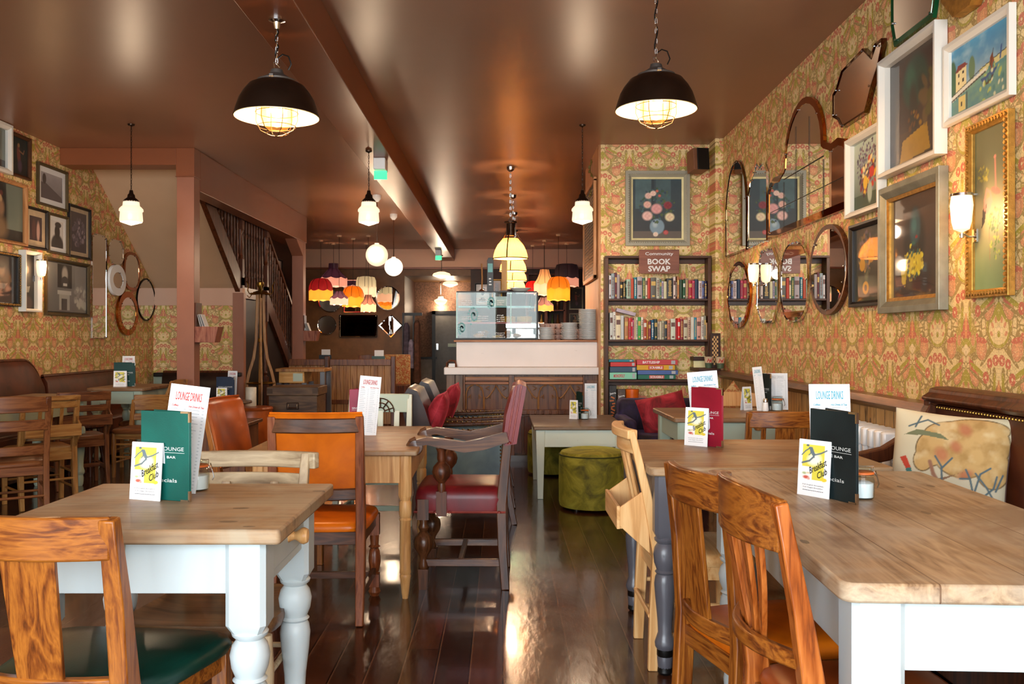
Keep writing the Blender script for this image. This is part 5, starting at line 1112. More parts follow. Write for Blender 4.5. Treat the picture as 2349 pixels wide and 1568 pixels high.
# ================================================================ chairs
def turned(m, x, y, z0, z1, r, style=0, n=16):
    L = z1-z0
    P_ = {0: [(.7, 0), (1, .03), (.75, .07), (.9, .1), (1.2, .35), (1.0, .6), (.7, .66), (1.15, .7), (.75, .75), (.85, .9), (.9, 1)],
          1: [(.5, 0), (1.0, .03), (1.0, .06), (.5, .09), (.6, .12), (1.25, .35), (1.3, .5), (1.1, .62), (.55, .7), (1.0, .74), (.55, .8), (.55, .93), (.9, 1)],
          2: [(.7, 0), (.9, .3), (1.1, .7), (.8, 1)]}[style]
    return m.lathe([(a*r, z0+b*L) for a, b in P_], (x, y, 0), n)
def chair(name, label, loc, rz, W=.42, D=.40, SH=.45, BH=.88, wx=None, wz=None, seat=None, style='slat', front='square', rake=.07, leg=.034, pad=.04, group=None, bow=.03, thick=.022, cap=None, splay=.05, fw=.015):
    wx = wx or M['oakx']; wz = wz or M['oak']; t = thing(name, label, 'chair', loc, rz, group); yb = -D/2; fr = SH-pad
    def bk(z): return yb-rake*max(0, (z-SH)/(BH-SH))**1.0
    wt = W/2-.0
    for sg in (-1, 1):
        m = MB(); pts = [(sg*wt, yb-splay, 0), (sg*wt, yb-.012, SH*.5), (sg*wt, yb, SH), (sg*wt, bk((SH+BH)/2)+.004, (SH+BH)/2), (sg*wt, bk(BH), BH-.004)]
        m.bar(pts, [leg*.8, leg, leg, leg, leg*.85], [leg*1.15, leg*1.3, leg*1.35, leg*.95, leg*.7], (0, 1, 0)); obj('rear_leg', m, wz, t, .004)
        m = MB(); x = sg*(W/2+fw); y = D/2-.02
        if front == 'square': m.box((x, y, fr/2), (leg, leg, fr), taper=.85)
        elif front == 'turned': m.box((x, y, fr-.05), (leg*1.2, leg*1.2, .10)); turned(m, x, y, .10, fr-.1, leg*.62, 0); m.box((x, y, .075), (leg*1.2, leg*1.2, .06)); m.lathe([(leg*.5, 0), (leg*.75, .02), (leg*.5, .045)], (x, y, 0), 14)
        else: turned(m, x, y, 0, fr, leg*.6, 2, 12)
        obj('front_leg', m, wz, t, .003 if front == 'square' else 0)
    if style != 'windsor':
        m = MB(); a = fr-.055; m.bx(-W/2, W/2, D/2-.03, D/2-.01, a, fr); m.bx(-W/2, W/2, yb-.01, yb+.01, a, fr)
        for sg in (-1, 1): m.bar([(sg*W/2, yb, (a+fr)/2), (sg*(W/2+fw), D/2-.02, (a+fr)/2)], .02, fr-a)
        obj('seat_rail', m, wx, t, .002)
    # seat
    m = MB(); rings = []
    if seat and style != 'windsor':
        for z, k in ((fr-.004, 1.0), (fr+pad*.35, 1.03), (fr+pad*.8, .99), (fr+pad, .9), (fr+pad*1.12, .6), (fr+pad*1.15, .05)):
            rings.append([(x*(W/2+.008+fw*(1+y)*.75+.008)*k, .01+y*(D/2+.015)*k, z) for x, y in [(math.copysign(abs(math.cos(q))**.35, math.cos(q)), math.copysign(abs(math.sin(q))**.35, math.sin(q))) for q in [2*PI*(i+.5)/32 for i in range(32)]]])
        m.loft(rings); obj('seat', m, seat, t, 0, 50)
    else:
        for z, k in ((fr-.004, .97), (fr+pad*.5, 1.0), (fr+pad*.9, .985), (fr+pad*.75, .85), (fr+pad*.5, .5), (fr+pad*.5, .05)):
            rings.append([(x*(W/2+.035)*k*(1-.08*(y < 0)), .0+y*(D/2+.03)*k, z) for x, y in [(math.copysign(abs(math.cos(q))**.45, math.cos(q)), math.copysign(abs(math.sin(q))**.45, math.sin(q))) for q in [2*PI*(i+.5)/32 for i in range(32)]]])
        m.loft(rings); obj('seat', m, seat or wx, t, 0, 60)
    # stretchers
    def rung(p, q, r=.009): m = MB(); m.tube([p, q], r, 8); obj('stretcher', m, wx, t)
    def flat(p, q): m = MB(); m.bar([p, q], .018, .032); obj('stretcher', m, wx, t, .002)
    if front in ('square', 'turned') and style not in ('church', 'windsor', 'ladder'):
        z = .12 if front == 'turned' else .16
        for sg in (-1, 1): flat((sg*W/2, yb-.03, z), (sg*(W/2+fw), D/2-.02, z))
        flat((-W/2, 0, z), (W/2, 0, z)) if front != 'turned' else flat((-W/2, D/2-.1, z+.0), (W/2, D/2-.1, z+.0))
    else:
        for z in (.13, .24): 
            for sg in (-1, 1): rung((sg*W/2, yb-.03, z), (sg*(W/2+.01), D/2-.02, z))
        for z in (.18, .29): rung((-W/2, D/2-.02, z), (W/2, D/2-.02, z))
        rung((-W/2, yb-.03, .2), (W/2, yb-.03, .2))
    def arc(z, x=W/2, off=0, b=bow, n=9): return [(x*(2*i/(n-1)-1), bk(z)+off-b*(1-(2*i/(n-1)-1)**2), z) for i in range(n)]
    def rail(z0, z1, nm='back_rail', ext=0, th=thick, mat_=None, b=bow, crown=0):
        m = MB(); zc = (z0+z1)/2; pts = arc(zc, W/2+ext, 0, b, 13); hs = [(z1-z0)*(1+crown*(1-(2*i/12-1)**2)) for i in range(13)]
        pts = [(p[0], p[1], p[2]+(h-(z1-z0))/2) for p, h in zip(pts, hs)]
        m.bar(pts, th, hs); obj(nm, m, mat_ or wx, t, .005)
    def splat(x0, x1, w0, w1, z0, z1, th=.012, curve=0):
        m = MB(); pts = []
        for i in range(7):
            q = i/6; z = z0+(z1-z0)*q; x = x0+(x1-x0)*q+curve*math.sin(PI*q)*(1 if x0 > 0 else -1); xx = x/(W/2); pts.append((x, bk(z)-bow*(1-xx*xx)*.9, z))
        m.bar(pts, [w0+(w1-w0)*i/6 for i in range(7)], th, (0, 1, .01)); obj('splat', m, wz, t, .002)
    if style == 'slat':
        rail(BH-.095, BH-.0, 'top_rail'); rail(SH-.01, SH+.035, 'lower_rail'); splat(0, 0, W*.3, W*.36, SH+.02, BH-.08)
    elif style == 'slat3':
        rail(BH-.085, BH, 'top_rail'); rail(SH+.05, SH+.085, 'lower_rail'); splat(0, 0, W*.26, W*.28, SH+.07, BH-.07); splat(-W*.3, -W*.3, .025, .025, SH+.07, BH-.07); splat(W*.3, W*.3, .025, .025, SH+.07, BH-.07)
    elif style == 'fan':
        rail(BH-.105, BH, 'top_rail', crown=.15); rail(SH+.12, SH+.155, 'lower_rail', b=bow+.02)
        for x0, x1 in ((-.1, -.05), (.1, .05), (-.045, -.02), (.045, .02)): splat(x1*1.1, x0*1.1, .02, .038, SH+.14, BH-.09, .012, .01)
        m = MB(); m.bar([(-W*.36, bk(BH-.17), BH-.17), (-W*.36, bk(BH-.1), BH-.1)], .03, .012, (0, 1, 0)); m.bar([(W*.36, bk(BH-.17), BH-.17), (W*.36, bk(BH-.1), BH-.1)], .03, .012, (0, 1, 0))
    elif style == 'church':
        rail(BH-.035, BH, 'top_rail', ext=.012, th=.04); rail(BH-.09, BH-.04, 'upper_rail'); rail(SH+.06, SH+.1, 'lower_rail')
        for x in (-W*.2, 0, W*.2): splat(x, x, .024, .024, SH+.08, BH-.06)
    elif style == 'churchbar':
        rail(BH-.075, BH, 'top_rail', ext=.012, th=.028); rail(SH+.2, SH+.25, 'middle_rail')
    elif style == 'ladder':
        rail(BH-.1, BH-.01, 'top_rail', crown=.2); rail(SH+.2, SH+.27); rail(SH+.04, SH+.1)
    elif style == 'windsor':
        rail(BH-.055, BH, 'top_rail', ext=.04, th=.03, b=.05); rail(BH-.125, BH-.07, 'middle_rail', b=.04, th=.016)
        for x in (-W*.22, W*.22): splat(x, x, .03, .03, SH-.01, BH-.1)
    elif style == 'carved':
        rail(BH-.12, BH, 'top_rail'); rail(BH-.012, BH, 'cap_strip', th=.03, mat_=cap)
        for x in (-W*.28, 0, W*.28): splat(x, x, .035 if x else .04, .035, SH+.02, BH-.11)
        m = MB()
        for k in range(1, 4): m.tube([(k*.03*math.cos(q), bk(BH-.09)-bow*1.0+.018, BH-.118+k*.03*math.sin(q)) for q in [PI*j/12 for j in range(13)]], .004, 5)
        for k in range(5): q = PI*(k+.5)/5; m.tube([(.03*math.cos(q), bk(BH-.09)-bow+.018, BH-.118+.03*math.sin(q)), (.088*math.cos(q), bk(BH-.09)-bow+.018, BH-.118+.088*math.sin(q))], .004, 5)
        obj('fan_carving', m, M['shelf'], t)
    elif style == 'leather':
        rail(BH-.075, BH-.012, 'top_rail'); rail(SH+.10, SH+.15, 'lower_rail'); m = MB(); rings = []; n = 11
        for i in range(n):
            x = (W/2+.012)*(2*i/(n-1)-1); b = bow*(1-(2*i/(n-1)-1)**2); e = 1 if 0 < i < n-1 else .5; z0, z1 = SH+.12, BH
            fz = lambda z, o: (x, bk(z)-b+o, z)
            rings.append([fz(z0, .014), fz(z0+.01, .014+.03*e), fz((z0+z1)/2, .014+.04*e), fz(z1-.02, .014+.032*e), fz(z1+.008*e, .012), fz(z1+.008*e, -.01), fz(z1-.012, -.0), fz((z0+z1)/2, .002)])
        m.loft(rings); obj('back_cushion', m, seat, t, 0, 50)
        m = MB(); m.tube([(p[0], p[1]+.012, p[2]+.008) for p in arc(BH, W/2+.01)], .006, 6); obj('piping', m, seat, t)
    if style in ('church', 'churchbar'):   # hymn-book box hung on the back
        zb, zt, dy = SH+.03, SH+.15, .1; y0 = bk(SH+.1)-.02; m = MB()
        for sg in (-1, 1): m = MB(); m.loft([[(sg*W/2-.006, y0+.01, zb-.03), (sg*W/2-.006, y0-dy, zb+.07), (sg*W/2-.006, y0-dy, zb+.14), (sg*W/2-.006, y0+.0, zt+.09)], [(sg*W/2+.006, y0+.01, zb-.03), (sg*W/2+.006, y0-dy, zb+.07), (sg*W/2+.006, y0-dy, zb+.14), (sg*W/2+.006, y0+.0, zt+.09)]]); obj('box_side', m, wz, t, .002, 0)
        m = MB(); m.bx(-W/2-.006, W/2+.006, y0-dy-.012, y0-dy, zb+.06, zb+.145); m.bx(-W/2, W/2, y0-dy, y0, zb+.06, zb+.07); obj('book_box', m, wx, t, .002, 0)
    return t
# A front left, B far side of the left table ...
wood('golden_oak_light', '#5a2c0c', '#a05e20', '#c88a40', 'z', 1.4, .28, .3)
chair('dining_chair', 'golden oak dining chair with green leather seat, cut by the left foreground edge', (-1.0, 2.22, 0), R(-6), .36, .42, .43, .835, seat=M['greenleather'], style='slat', leg=.044, rake=.07, bow=.03, thick=.026, fw=.05)
chair('dining_chair', 'washed pale wood chair with broad top rail and worn elm seat behind left table', (-.875, 2.74, 0), R(178), .38, .40, .41, .83, M['palewood'], M['palewoodz'], M['elmseat'], 'windsor', 'round', .12, .034)
chair('dining_chair', 'orange leather chair seen from behind between the left table and pine table', (-.80, 4.03, 0), R(2), .37, .42, .43, .895, M['darkoakx'], wood('red_brown_oak', '#3a1a0c', '#6a3418', '#8a5030', 'z', 1.4, .3, .2), M['orange'], 'leather', 'turned', .05, .04, bow=.03)
chair('dining_chair', 'orange leather chair turned sideways at the left end of the pine table', (-1.19, 4.64, 0), R(-99), .36, .40, .44, .9, M['oakx'], M['oak'], M['tan'], 'leather', 'square', .10, .036)
chair('dining_chair', 'pale sage painted chair with carved brown fan on its back, beyond the pine table', (-.80, 5.56, 0), R(178), .38, .38, .43, .86, M['sage'], M['ivory'], None, 'carved', 'square', .05, .036, cap=M['oakx'], bow=.01)
chair('church_chair', 'pale beech church chair with book box at the left end of the middle right table', (.745, 3.45, 0), R(-90), .355, .34, .43, .885, M['beechx'], M['beech'], M['beechx'], 'church', 'round', .10, .034, splay=.02)
chair('dining_chair', 'golden oak chair with single splat, farther of the two at the big right table', (.745, 2.46, 0), R(-76), .325, .36, .44, .87, seat=M['orange'], style='slat', leg=.038, rake=.05)
chair('dining_chair', 'golden oak chair with curved fan splats and brown seat, nearest on the right', (.81, 1.96, 0), R(-88), .385, .38, .44, .90, seat=M['tan'], style='fan', leg=.04, rake=.08, bow=.05, wz=wood('red_gold_oak', '#4a1c0a', '#8a4416', '#b4682e', 'z', 1.8, .25, .4))
chair('dining_chair', 'golden oak chair behind the middle right table, back to the window wall menus', (1.453, 4.83, 0), R(0), .36, .38, .43, .845, style='slat3', seat=M['tan'], rake=.06, wz=M['oak'], leg=.034)
chair('dining_chair', 'pale pine chair almost hidden behind the far sage table by the radiator wall', (1.70, 6.33, 0), R(175), .36, .32, .43, .82, M['beech'], M['beech'], M['beech'], 'ladder', 'square', .05)
chair('church_chair', 'brown elm church chair with three slats and book box, centre of the left row', (-3.41, 6.56, 0), R(43), .36, .36, .43, .81, M['churchx'], M['church'], M['churchx'], 'church', 'square', .09, .036)
chair('church_chair', 'dark elm church chair with book box, farthest of the left row', (-3.54, 7.38, 0), R(40), .38, .36, .43, .79, M['churchdx'], M['churchd'], M['churchdx'], 'churchbar', 'square', .08, .034)
chair('dining_chair', 'dark ladder-back chair at the left edge of the picture', (-3.27, 5.84, 0), R(35), .44, .38, .43, .85, M['churchdx'], M['churchd'], M['churchdx'], 'ladder', 'square', .12, .036)
chair('dining_chair', 'light brown chair with turned legs tucked under the left sage table', (-3.22, 7.98, 0), R(180), .36, .36, .43, .66, M['churchx'], M['church'], M['churchdx'], 'ladder', 'round', .05)
chair('dining_chair', 'slim oak chair at the right end of the left sage table', (-3.44, 8.62, 0), R(88), .36, .36, .43, .82, M['churchx'], M['church'], M['churchdx'], 'ladder', 'square', .14)
# dark turned-leg stool
t = thing('stool', 'dark round stool with turned legs beside the left church chairs', 'stool', (-3.72, 7.98, 0)); m = MB(); m.lathe([(.14, .42), (.165, .435), (.165, .455), (.15, .47), (0, .472)], n=28); obj('seat', m, M['mahog'], t)
for k in range(4):
    a = k*PI/2+.6; m = MB(); m.tube([(.15*math.cos(a), .15*math.sin(a), 0), (.145*math.cos(a), .145*math.sin(a), .08), (.12*math.cos(a), .12*math.sin(a), .2), (.10*math.cos(a), .10*math.sin(a), .33), (.09*math.cos(a), .09*math.sin(a), .43)], [.014, .02, .015, .022, .016], 10); obj('leg', m, M['mahog'], t)
m = MB(); m.lathe([(.1, .1), (.108, .11), (.1, .12), (.092, .11)], n=24, cap=False); obj('stretcher_ring', m, M['mahog'], t)
# ---------------- red leather armchair
t = thing('armchair', 'oxblood leather armchair with scrolled oak arms and bulbous turned legs', 'chair', (-.20, 4.55, 0), R(89)); W, D, SH = .43, .42, .47; yb = -D/2
for sg in (-1, 1):
    m = MB(); m.bar([(sg*W/2, yb-.01, 0), (sg*W/2, yb+.005, .2), (sg*W/2, yb+.01, .42), (sg*W/2, yb-.02, .72), (sg*W/2, yb-.065, .98)], .04, [.04, .045, .05, .045, .035], (0, 1, 0)); obj('rear_leg', m, M['darkoak'], t, .004)
    m = MB(); x, y = sg*(W/2-.0), D/2-.03; m.box((x, y, .05), (.05, .05, .1), taper=.8); m.lathe([(.02, .10), (.026, .115), (.018, .14), (.02, .16), (.045, .2), (.048, .225), (.044, .25), (.018, .28), (.026, .3), (.018, .32), (.022, .35)], (x, y, 0), 18); m.box((x, y, .39), (.055, .055, .1)); obj('front_leg', m, M['darkoak'], t, 0)
    m = MB(); y2 = D/2-.12; x2 = sg*(W/2+.025); m.box((x2, y2, .42), (.03, .05, .12)); m.lathe([(.017, .475), (.02, .5), (.016, .52), (.04, .55), (.046, .575), (.04, .6), (.018, .625), (.022, .64), (.02, .67), (.028, .69)], (x2, y2, 0), 18); obj('arm_post', m, M['mahog'], t)
    pts = [(x2, -D/2-.02, .745), (x2, -D/2+.1, .71), (x2, -.02, .695), (x2, .10, .715), (x2, D/2-.05, .725), (x2, D/2+.0, .715)]
    m = MB(); m.bar(pts, .05, [.05, .055, .05, .042, .036, .03])
    for k in range(26):
        pass
    sp_ = [(x2, D/2+.0+.034*math.cos(a)*(1-a/16), .69+.034*math.sin(a)*(1-a/16)) for a in [PI/2-.45*j+PI*0 for j in range(0)]]
    sc = [(x2, D/2+.005+(.044-.003*j)*math.cos(PI/2-.6*j), .69+(.044-.003*j)*math.sin(PI/2-.6*j)) for j in range(13)]
    m.bar(sc, .052, .012, (0, 0, 1)) if False else m.tube(sc, .012, 8); m.lathe([(0, -.027), (.034, -.022), (.034, .022), (0, .027)], n=20, M=Matrix.Translation((x2, D/2+.005, .694)) @ Matrix.Rotation(PI/2, 4, 'Y')); obj('arm', m, M['darkoaky'], t, .004, 50)
    m = MB(); m.bar([(sg*W/2, yb-.0, .13), (sg*W/2, D/2-.03, .13)], .022, .035); obj('stretcher', m, M['darkoaky'], t, .002)
m = MB(); m.bar([(-W/2, 0, .135), (W/2, 0, .135)], .022, .03); obj('stretcher', m, M['darkoak'], t, .002)
m = MB(); rings = [[(x*(W/2+.02)*k, y*(D/2+.012)*k, z) for x, y in [(math.copysign(abs(math.cos(q))**.25, math.cos(q)), math.copysign(abs(math.sin(q))**.25, math.sin(q))) for q in [2*PI*(i+.5)/40 for i in range(40)]]] for z, k in ((.375, 1), (.44, 1.03), (.475, 1.0), (.492, .93), (.5, .7), (.502, .05))]
m.loft(rings); obj('seat', m, M['redleather'], t, 0, 50)
m = MB(); m.tube([(-W/2-.02, -D/2-.01, .378), (-W/2-.02, D/2+.012, .378), (W/2+.02, D/2+.012, .378), (W/2+.02, -D/2-.01, .378)], .006, 6)
for x in (-W/2-.024, W/2+.024):
    for y in (-D/2+.02, D/2-.16, D/2-.09): m.lathe([(.009, -.004), (.009, .004), (0, .008)], (x, y, .378), 10, )
obj('seat_piping', m, leather('piping_leather', '#8a3a30', '#5a1a18'), t)
m = MB(); rings = []
for i in range(11):
    x = (W/2+.03)*(2*i/10-1); e = .75 if i in (0, 10) else 1; f = lambda z: yb-.03-(z-.72)*.17
    rings.append([(x, f(.7)+.02, .7), (x, f(.72)+.04*e, .73), (x, f(.85)+.05*e, .85), (x, f(1.0)+.035*e, .985), (x, f(1.0)+.0, 1.0), (x, f(1.0)-.035, .985), (x, f(.85)-.036, .85), (x, f(.72)-.034, .71)])
m.loft(rings); obj('back_cushion', m, M['redleather'], t, 0, 50)
for sg in (-1, 1):
    m = MB()
    for o_ in (-.012, .012): m.tube([(sg*(W/2+.032), yb-.03-(z-.72)*.17+o_, z) for z in (.71, .85, .99)], .004, 6)
    m.lathe([(.01, -.004), (.01, .004), (0, .008)], (sg*(W/2+.033), yb-.03, .715), 10)
    obj('back_piping', m, leather('piping_leather', '', ''), t)
# ---------------- pair of dark leather library chairs with cushions
def library(loc, label):
    t = thing('library_chair', label, 'armchair', loc, R(-90), 'dark leather library chairs'); m = MB(); W = .54
    m = MB(); rings = [[(x*.25*k, y*.27*k, z) for x, y in [(math.copysign(abs(math.cos(q))**.3, math.cos(q)), math.copysign(abs(math.sin(q))**.3, math.sin(q))) for q in [2*PI*(i+.5)/32 for i in range(32)]]] for z, k in ((.24, 1), (.38, 1.02), (.42, .96), (.435, .7), (.436, .05))]; m.loft(rings); obj('seat', m, M['greyleather'], t, 0, 50)
    m = MB(); rings = []
    for i in range(9):
        x = .27*(2*i/8-1); e = .7 if i in (0, 8) else 1
        rings.append([(x, -.24, .3), (x, -.18*1, .42), (x, -.20, .6), (x, -.25, .76*1.0), (x, -.30, .86+.02*e), (x, -.36, .88+.02*e), (x, -.41, .82), (x, -.39, .72), (x, -.34, .5), (x, -.31, .3)])
    m.loft(rings); obj('back', m, M['darkleather'], t, 0, 60)
    for sg in (-1, 1):
        m = MB(); m.bar([(sg*.285, -.3, .60), (sg*.285, .0, .605), (sg*.285, .33, .62)], .06, .03); obj('arm', m, M['darkoakx'], t, .008)
        m = MB(); 
        for k in range(15): m.bar([(sg*.285-.034, -.22+k*.036, .622), (sg*.285+.034, -.205+k*.036, .626)], .006, .006)
        obj('arm_ribs', m, M['brass'], t)
        m = MB()
        for k in range(26): m.lathe([(.006, 0), (0, .005)], n=6, M=Matrix.Translation((sg*.318, -.26+k*.022, .592)) @ Matrix.Rotation(sg*PI/2, 4, 'Y'))
        obj('nailheads', m, M['brass'], t)
        m = MB(); m.bx(sg*.285-.02, sg*.285+.02, -.25, .26, .25, .585); obj('side_panel', m, M['greyleather'], t, .01)
        for y, z1 in ((.3, .6), (-.3, .5)): m = MB(); m.bar([(sg*.285, y+(.04 if y > 0 else -.06), 0), (sg*.285, y, .2), (sg*.285, y-.02, z1)], .035, .04, (0, 1, 0)); obj('leg', m, M['darkoak'], t, .004)
        m = MB()
        for k in range(14): m.lathe([(.006, 0), (0, .005)], n=6, M=Matrix.Translation((sg*.306, .25, .26+k*.023)) @ Matrix.Rotation(sg*PI/2, 4, 'Y'))
        obj('nailheads', m, M['brass'], t)
    return t
library((-.26, 6.12, 0), 'dark leather library chair with ribbed oak arms, nearer of the pair')
library((-.26, 7.05, 0), 'dark leather library chair with ribbed oak arms, farther of the pair')
def cushion(loc, rot, w_, h_, th_, mt, label):
    t = thing('cushion', label, 'cushion', loc); t.rotation_euler = rot; m = MB(); m.cushion(w_, h_, th_, 14); obj('cover', m, mt, t, 0, 70); m = MB(); e = .97
    m.tube([(w_/2*e*a, 0, h_/2*e*b) for a, b in ((-1, -1), (-.96, 0), (-1, 1), (0, .96), (1, 1), (.96, 0), (1, -1), (0, -.96))], .004, 6, closed=True); obj('piping', m, mt, t); return t
cushion((-.47, 6.12, .655), (R(-22), 0, R(-90)), .40, .42, .13, M['red_v'], 'crimson velvet cushion on the nearer library chair')
cushion((-.44, 7.05, .66), (R(-22), 0, R(-90)), .42, .44, .13, M['red_v'], 'crimson velvet cushion on the farther library chair')
# ---------------- purple sofa and cushions
t = thing('sofa', 'dark purple velvet sofa against the book wall', 'sofa', (1.5, 7.6, 0))
for nm, a in (('base', (-.48, .48, -.35, .32, .10, .30)), ('seat_cushion', (-.40, .0, -.36, .16, .30, .43)), ('seat_cushion', (.0, .40, -.36, .16, .30, .43)), ('back', (-.48, .48, .16, .38, .3, .69)), ('arm', (-.50, -.40, -.36, .36, .1, .56)), ('arm', (.40, .50, -.36, .36, .1, .56))):
    m = MB(); m.bx(*a); o = obj(nm, m, M['purple_v'], t, .04, 60); o.modifiers[0].segments = 4
for x in (-.42, .42):
    for y in (-.3, .28): m = MB(); m.lathe([(.015, 0), (.025, .1)], (x, y, 0), 12); obj('foot', m, M['darkoak'], t)
cushion((1.37, 7.53, .58), (R(-18), R(-12), R(6)), .42, .34, .14, M['red_v'], 'crimson velvet cushion leaning on the purple sofa')
cushion((1.84, 7.44, .60), (R(-18), R(30), R(-20)), .36, .36, .13, M['red_v'], 'crimson velvet cushion in the corner by the wall panelling')
def tapest(nm):
    mm, t_, b = newmat(nm); v = coords(t_); t_.links.new(ramp(t_, noise(t_, v, 26, 4, 1), [(.42, C('#b89a6a')), (.5, C('#9a6a3a')), (.58, C('#a84a34')), (.66, C('#c8b080'))]), b.inputs['Base Color']); b.inputs['Roughness'].default_value = .9; return mm
cushion((1.86, 7.22, .64), (R(-14), R(42), R(-60)), .34, .34, .12, tapest('tapestry_cloth'), 'tan patterned cushion standing on its corner against the panelling')
# ---------------- high backed settle on the right
t = thing('settle', 'brown leather settle with dark carved top rail along the right wall', 'settle', (1.86, 2.93, 0))
rt = MB(); 
m = MB(); m.loft([[(x, y, z) for x, z in ((.08, .40), (.02, .45), (.03, .93), (.10, .955), (.135, .93), (.14, .40))] for y in (-1.0, -.5, 0, .5, .97)]); obj('back', m, M['brownleather'], t, 0, 50)
m = MB(); m.loft([[(x+.03, y, z) for x, z in ((-.02, .94), (-.045, .955), (-.045, .965), (-.015, .985), (-.01, 1.0), (.02, 1.01), (.08, 1.01), (.10, .94))] for y in (-1.0, .2, .86, .94, .985)]); obj('top_rail', m, M['mahog'], t, .003, 30)
m = MB()
for k in range(90): m.lathe([(.0075, 0), (.005, .005), (0, .006)], n=6, M=Matrix.Translation((.031, -.95+k*.0212, .922)) @ Matrix.Rotation(-PI/2, 4, 'Y'))
obj('nailhead_braid', m, M['brass'], t)['kind'] = 'stuff'
m = MB(); m.bx(.0, .13, .95, 1.0, .0, .96); obj('end_post', m, M['mahog'], t, .008)
m = MB(); m.bx(-.42, .05, -1.0, .93, .28, .44); obj('seat', m, M['brownleather'], t, .03, 50)
m = MB(); m.bx(-.40, .1, -1.0, .93, .1, .28); obj('seat_frame', m, M['mahog'], t, .004)
pts = [(.03, .975, .93), (.0, .975, .86), (-.07, .975, .78), (-.18, .975, .715), (-.30, .975, .69), (-.42, .975, .685), (-.46, .975, .665), (-.45, .975, .64)]
m = MB(); m.bar(pts, .06, [.05, .06, .065, .06, .055, .05, .04, .03], (0, 1, 0) if False else (0, 0, 1)); obj('arm', m, M['mahog'], t, .006, 50)
m = MB(); m.bar([(-.40, .965, .67), (-.39, .965, .4), (-.41, .965, 0)], .05, .06, (1, 0, 0)); obj('leg', m, M['mahog'], t, .006)
def p_cush(p):
    p.grad('#d8c8a4', '#c8bca4'); p.over(p.nz(6, 4)*.25, '#a89878')
    cl = ((.58, .78, .3, .17), (.8, .74, .2, .22), (.36, .66, .13, .16), (.88, .56, .14, .18), (.62, .6, .22, .16), (.3, .56, .08, .1), (.72, .88, .26, .1))
    for k_, c_ in ((.012, '#6a5434'), (0, '#b8925a')):
        for cx, cy, rx, ry in cl: p.blob(cx, cy, rx+k_, ry+k_, c_, 0, .03)
    b4 = p.img.copy(); p.over(np.clip(p.nz(10, 7, 4)*3-1.3, 0, 1)*.75, '#96703a'); p.over(np.clip(p.nz(9, 17, 4)*3-1.6, 0, 1)*.8, '#cdb284')
    msk = np.zeros(p.U.shape, bool)
    for cx, cy, rx, ry in cl: msk |= ((p.U-cx)/rx)**2+((p.V-cy)/ry)**2 < 1
    p.img = np.where(msk[..., None], p.img, b4)
    for cx, cy, rx, ry in ((.62, .86, .07, .09), (.45, .62, .07, .1), (.66, .48, .09, .05), (.56, .7, .06, .08)): p.blob(cx, cy, rx, ry, '#a85c40', 30, .6, .7)
    p.poly([(.1, .76), (.22, .82), (.42, .8), (.5, .75), (.3, .77)], '#6a6a4a'); p.poly([(.25, .2), (.34, .32), (.6, .48), (.66, .5), (.45, .42), (.3, .22)], '#7a5a40'); p.poly([(.08, .56), (.14, .58), (.2, .48), (.16, .46)], '#b03a24'); p.poly([(.15, .47), (.2, .48), (.24, .38), (.2, .36)], '#3a6a64'); p.line([(.21, .37), (.25, .29)], .014, '#a8906a')
    for a in ([(.5, .0), (.56, .25), (.4, .45), (.36, .55)], [(.62, .05), (.6, .2), (.5, .35)], [(.95, .12), (.8, .25), (.72, .35)]): p.line(a, .022, '#8a6048')
    for a in ([(.74, .32), (.7, .45), (.66, .52)], [(.74, .32), (.78, .5), (.86, .56)], [(.95, .25), (.84, .4), (.74, .5)], [(.48, .38), (.46, .52), (.4, .6)], [(.46, .5), (.54, .6)], [(.92, .38), (.97, .52)], [(.7, .45), (.62, .44)], [(.14, .84), (.3, .92), (.4, .88)], [(.2, .84), (.24, .95)], [(.8, .3), (.9, .4), (.92, .5)]): p.line(a, .011, '#4a5a5e')
t = thing('cushion', 'large printed cushion with a bird and trees leaning on the settle', 'cushion', (1.705, 3.40, .71)); t.rotation_euler = (R(-14), R(4), R(-33))
p = Paint(.42, .46, 26000); p_cush(p); n_ = 24; m = MB(); m.cushion(.42, .46, .15, 14); obj('cover', m, plain('mauve_brown_cloth', '#6a4e44', .9), t, 0, 70)
vs = []; fs = []
for j in range(p.ny):
    for i in range(p.nx):
        u = (i/(p.nx-1)*2-1)*.985; v = (j/(p.ny-1)*2-1)*.985; e = max(0, (1-abs(u)**2.4)*(1-abs(v)**2.4))**.45
        vs.append((u*.21*(1-.06*(1-v*v)*u*u), -(.075*e+.0065), v*.23*(1-.06*(1-u*u)*v*v)))
fs = [(j*p.nx+i, j*p.nx+i+1, (j+1)*p.nx+i+1, (j+1)*p.nx+i) for j in range(p.ny-1) for i in range(p.nx-1)]
me = bpy.data.meshes.new('printed_front'); me.from_pydata(vs, [], fs); ca = me.color_attributes.new('Col', 'FLOAT_COLOR', 'POINT'); a_ = np.ones((p.nx*p.ny, 4), dtype=np.float32); a_[:, :3] = p.img.reshape(-1, 3); ca.data.foreach_set('color', a_.ravel()); me.materials.append(vcol('printed_linen', .9)); me.polygons.foreach_set('use_smooth', [True]*len(me.polygons))
o = bpy.data.objects.new('printed_front', me); COL.objects.link(o); o.parent = t
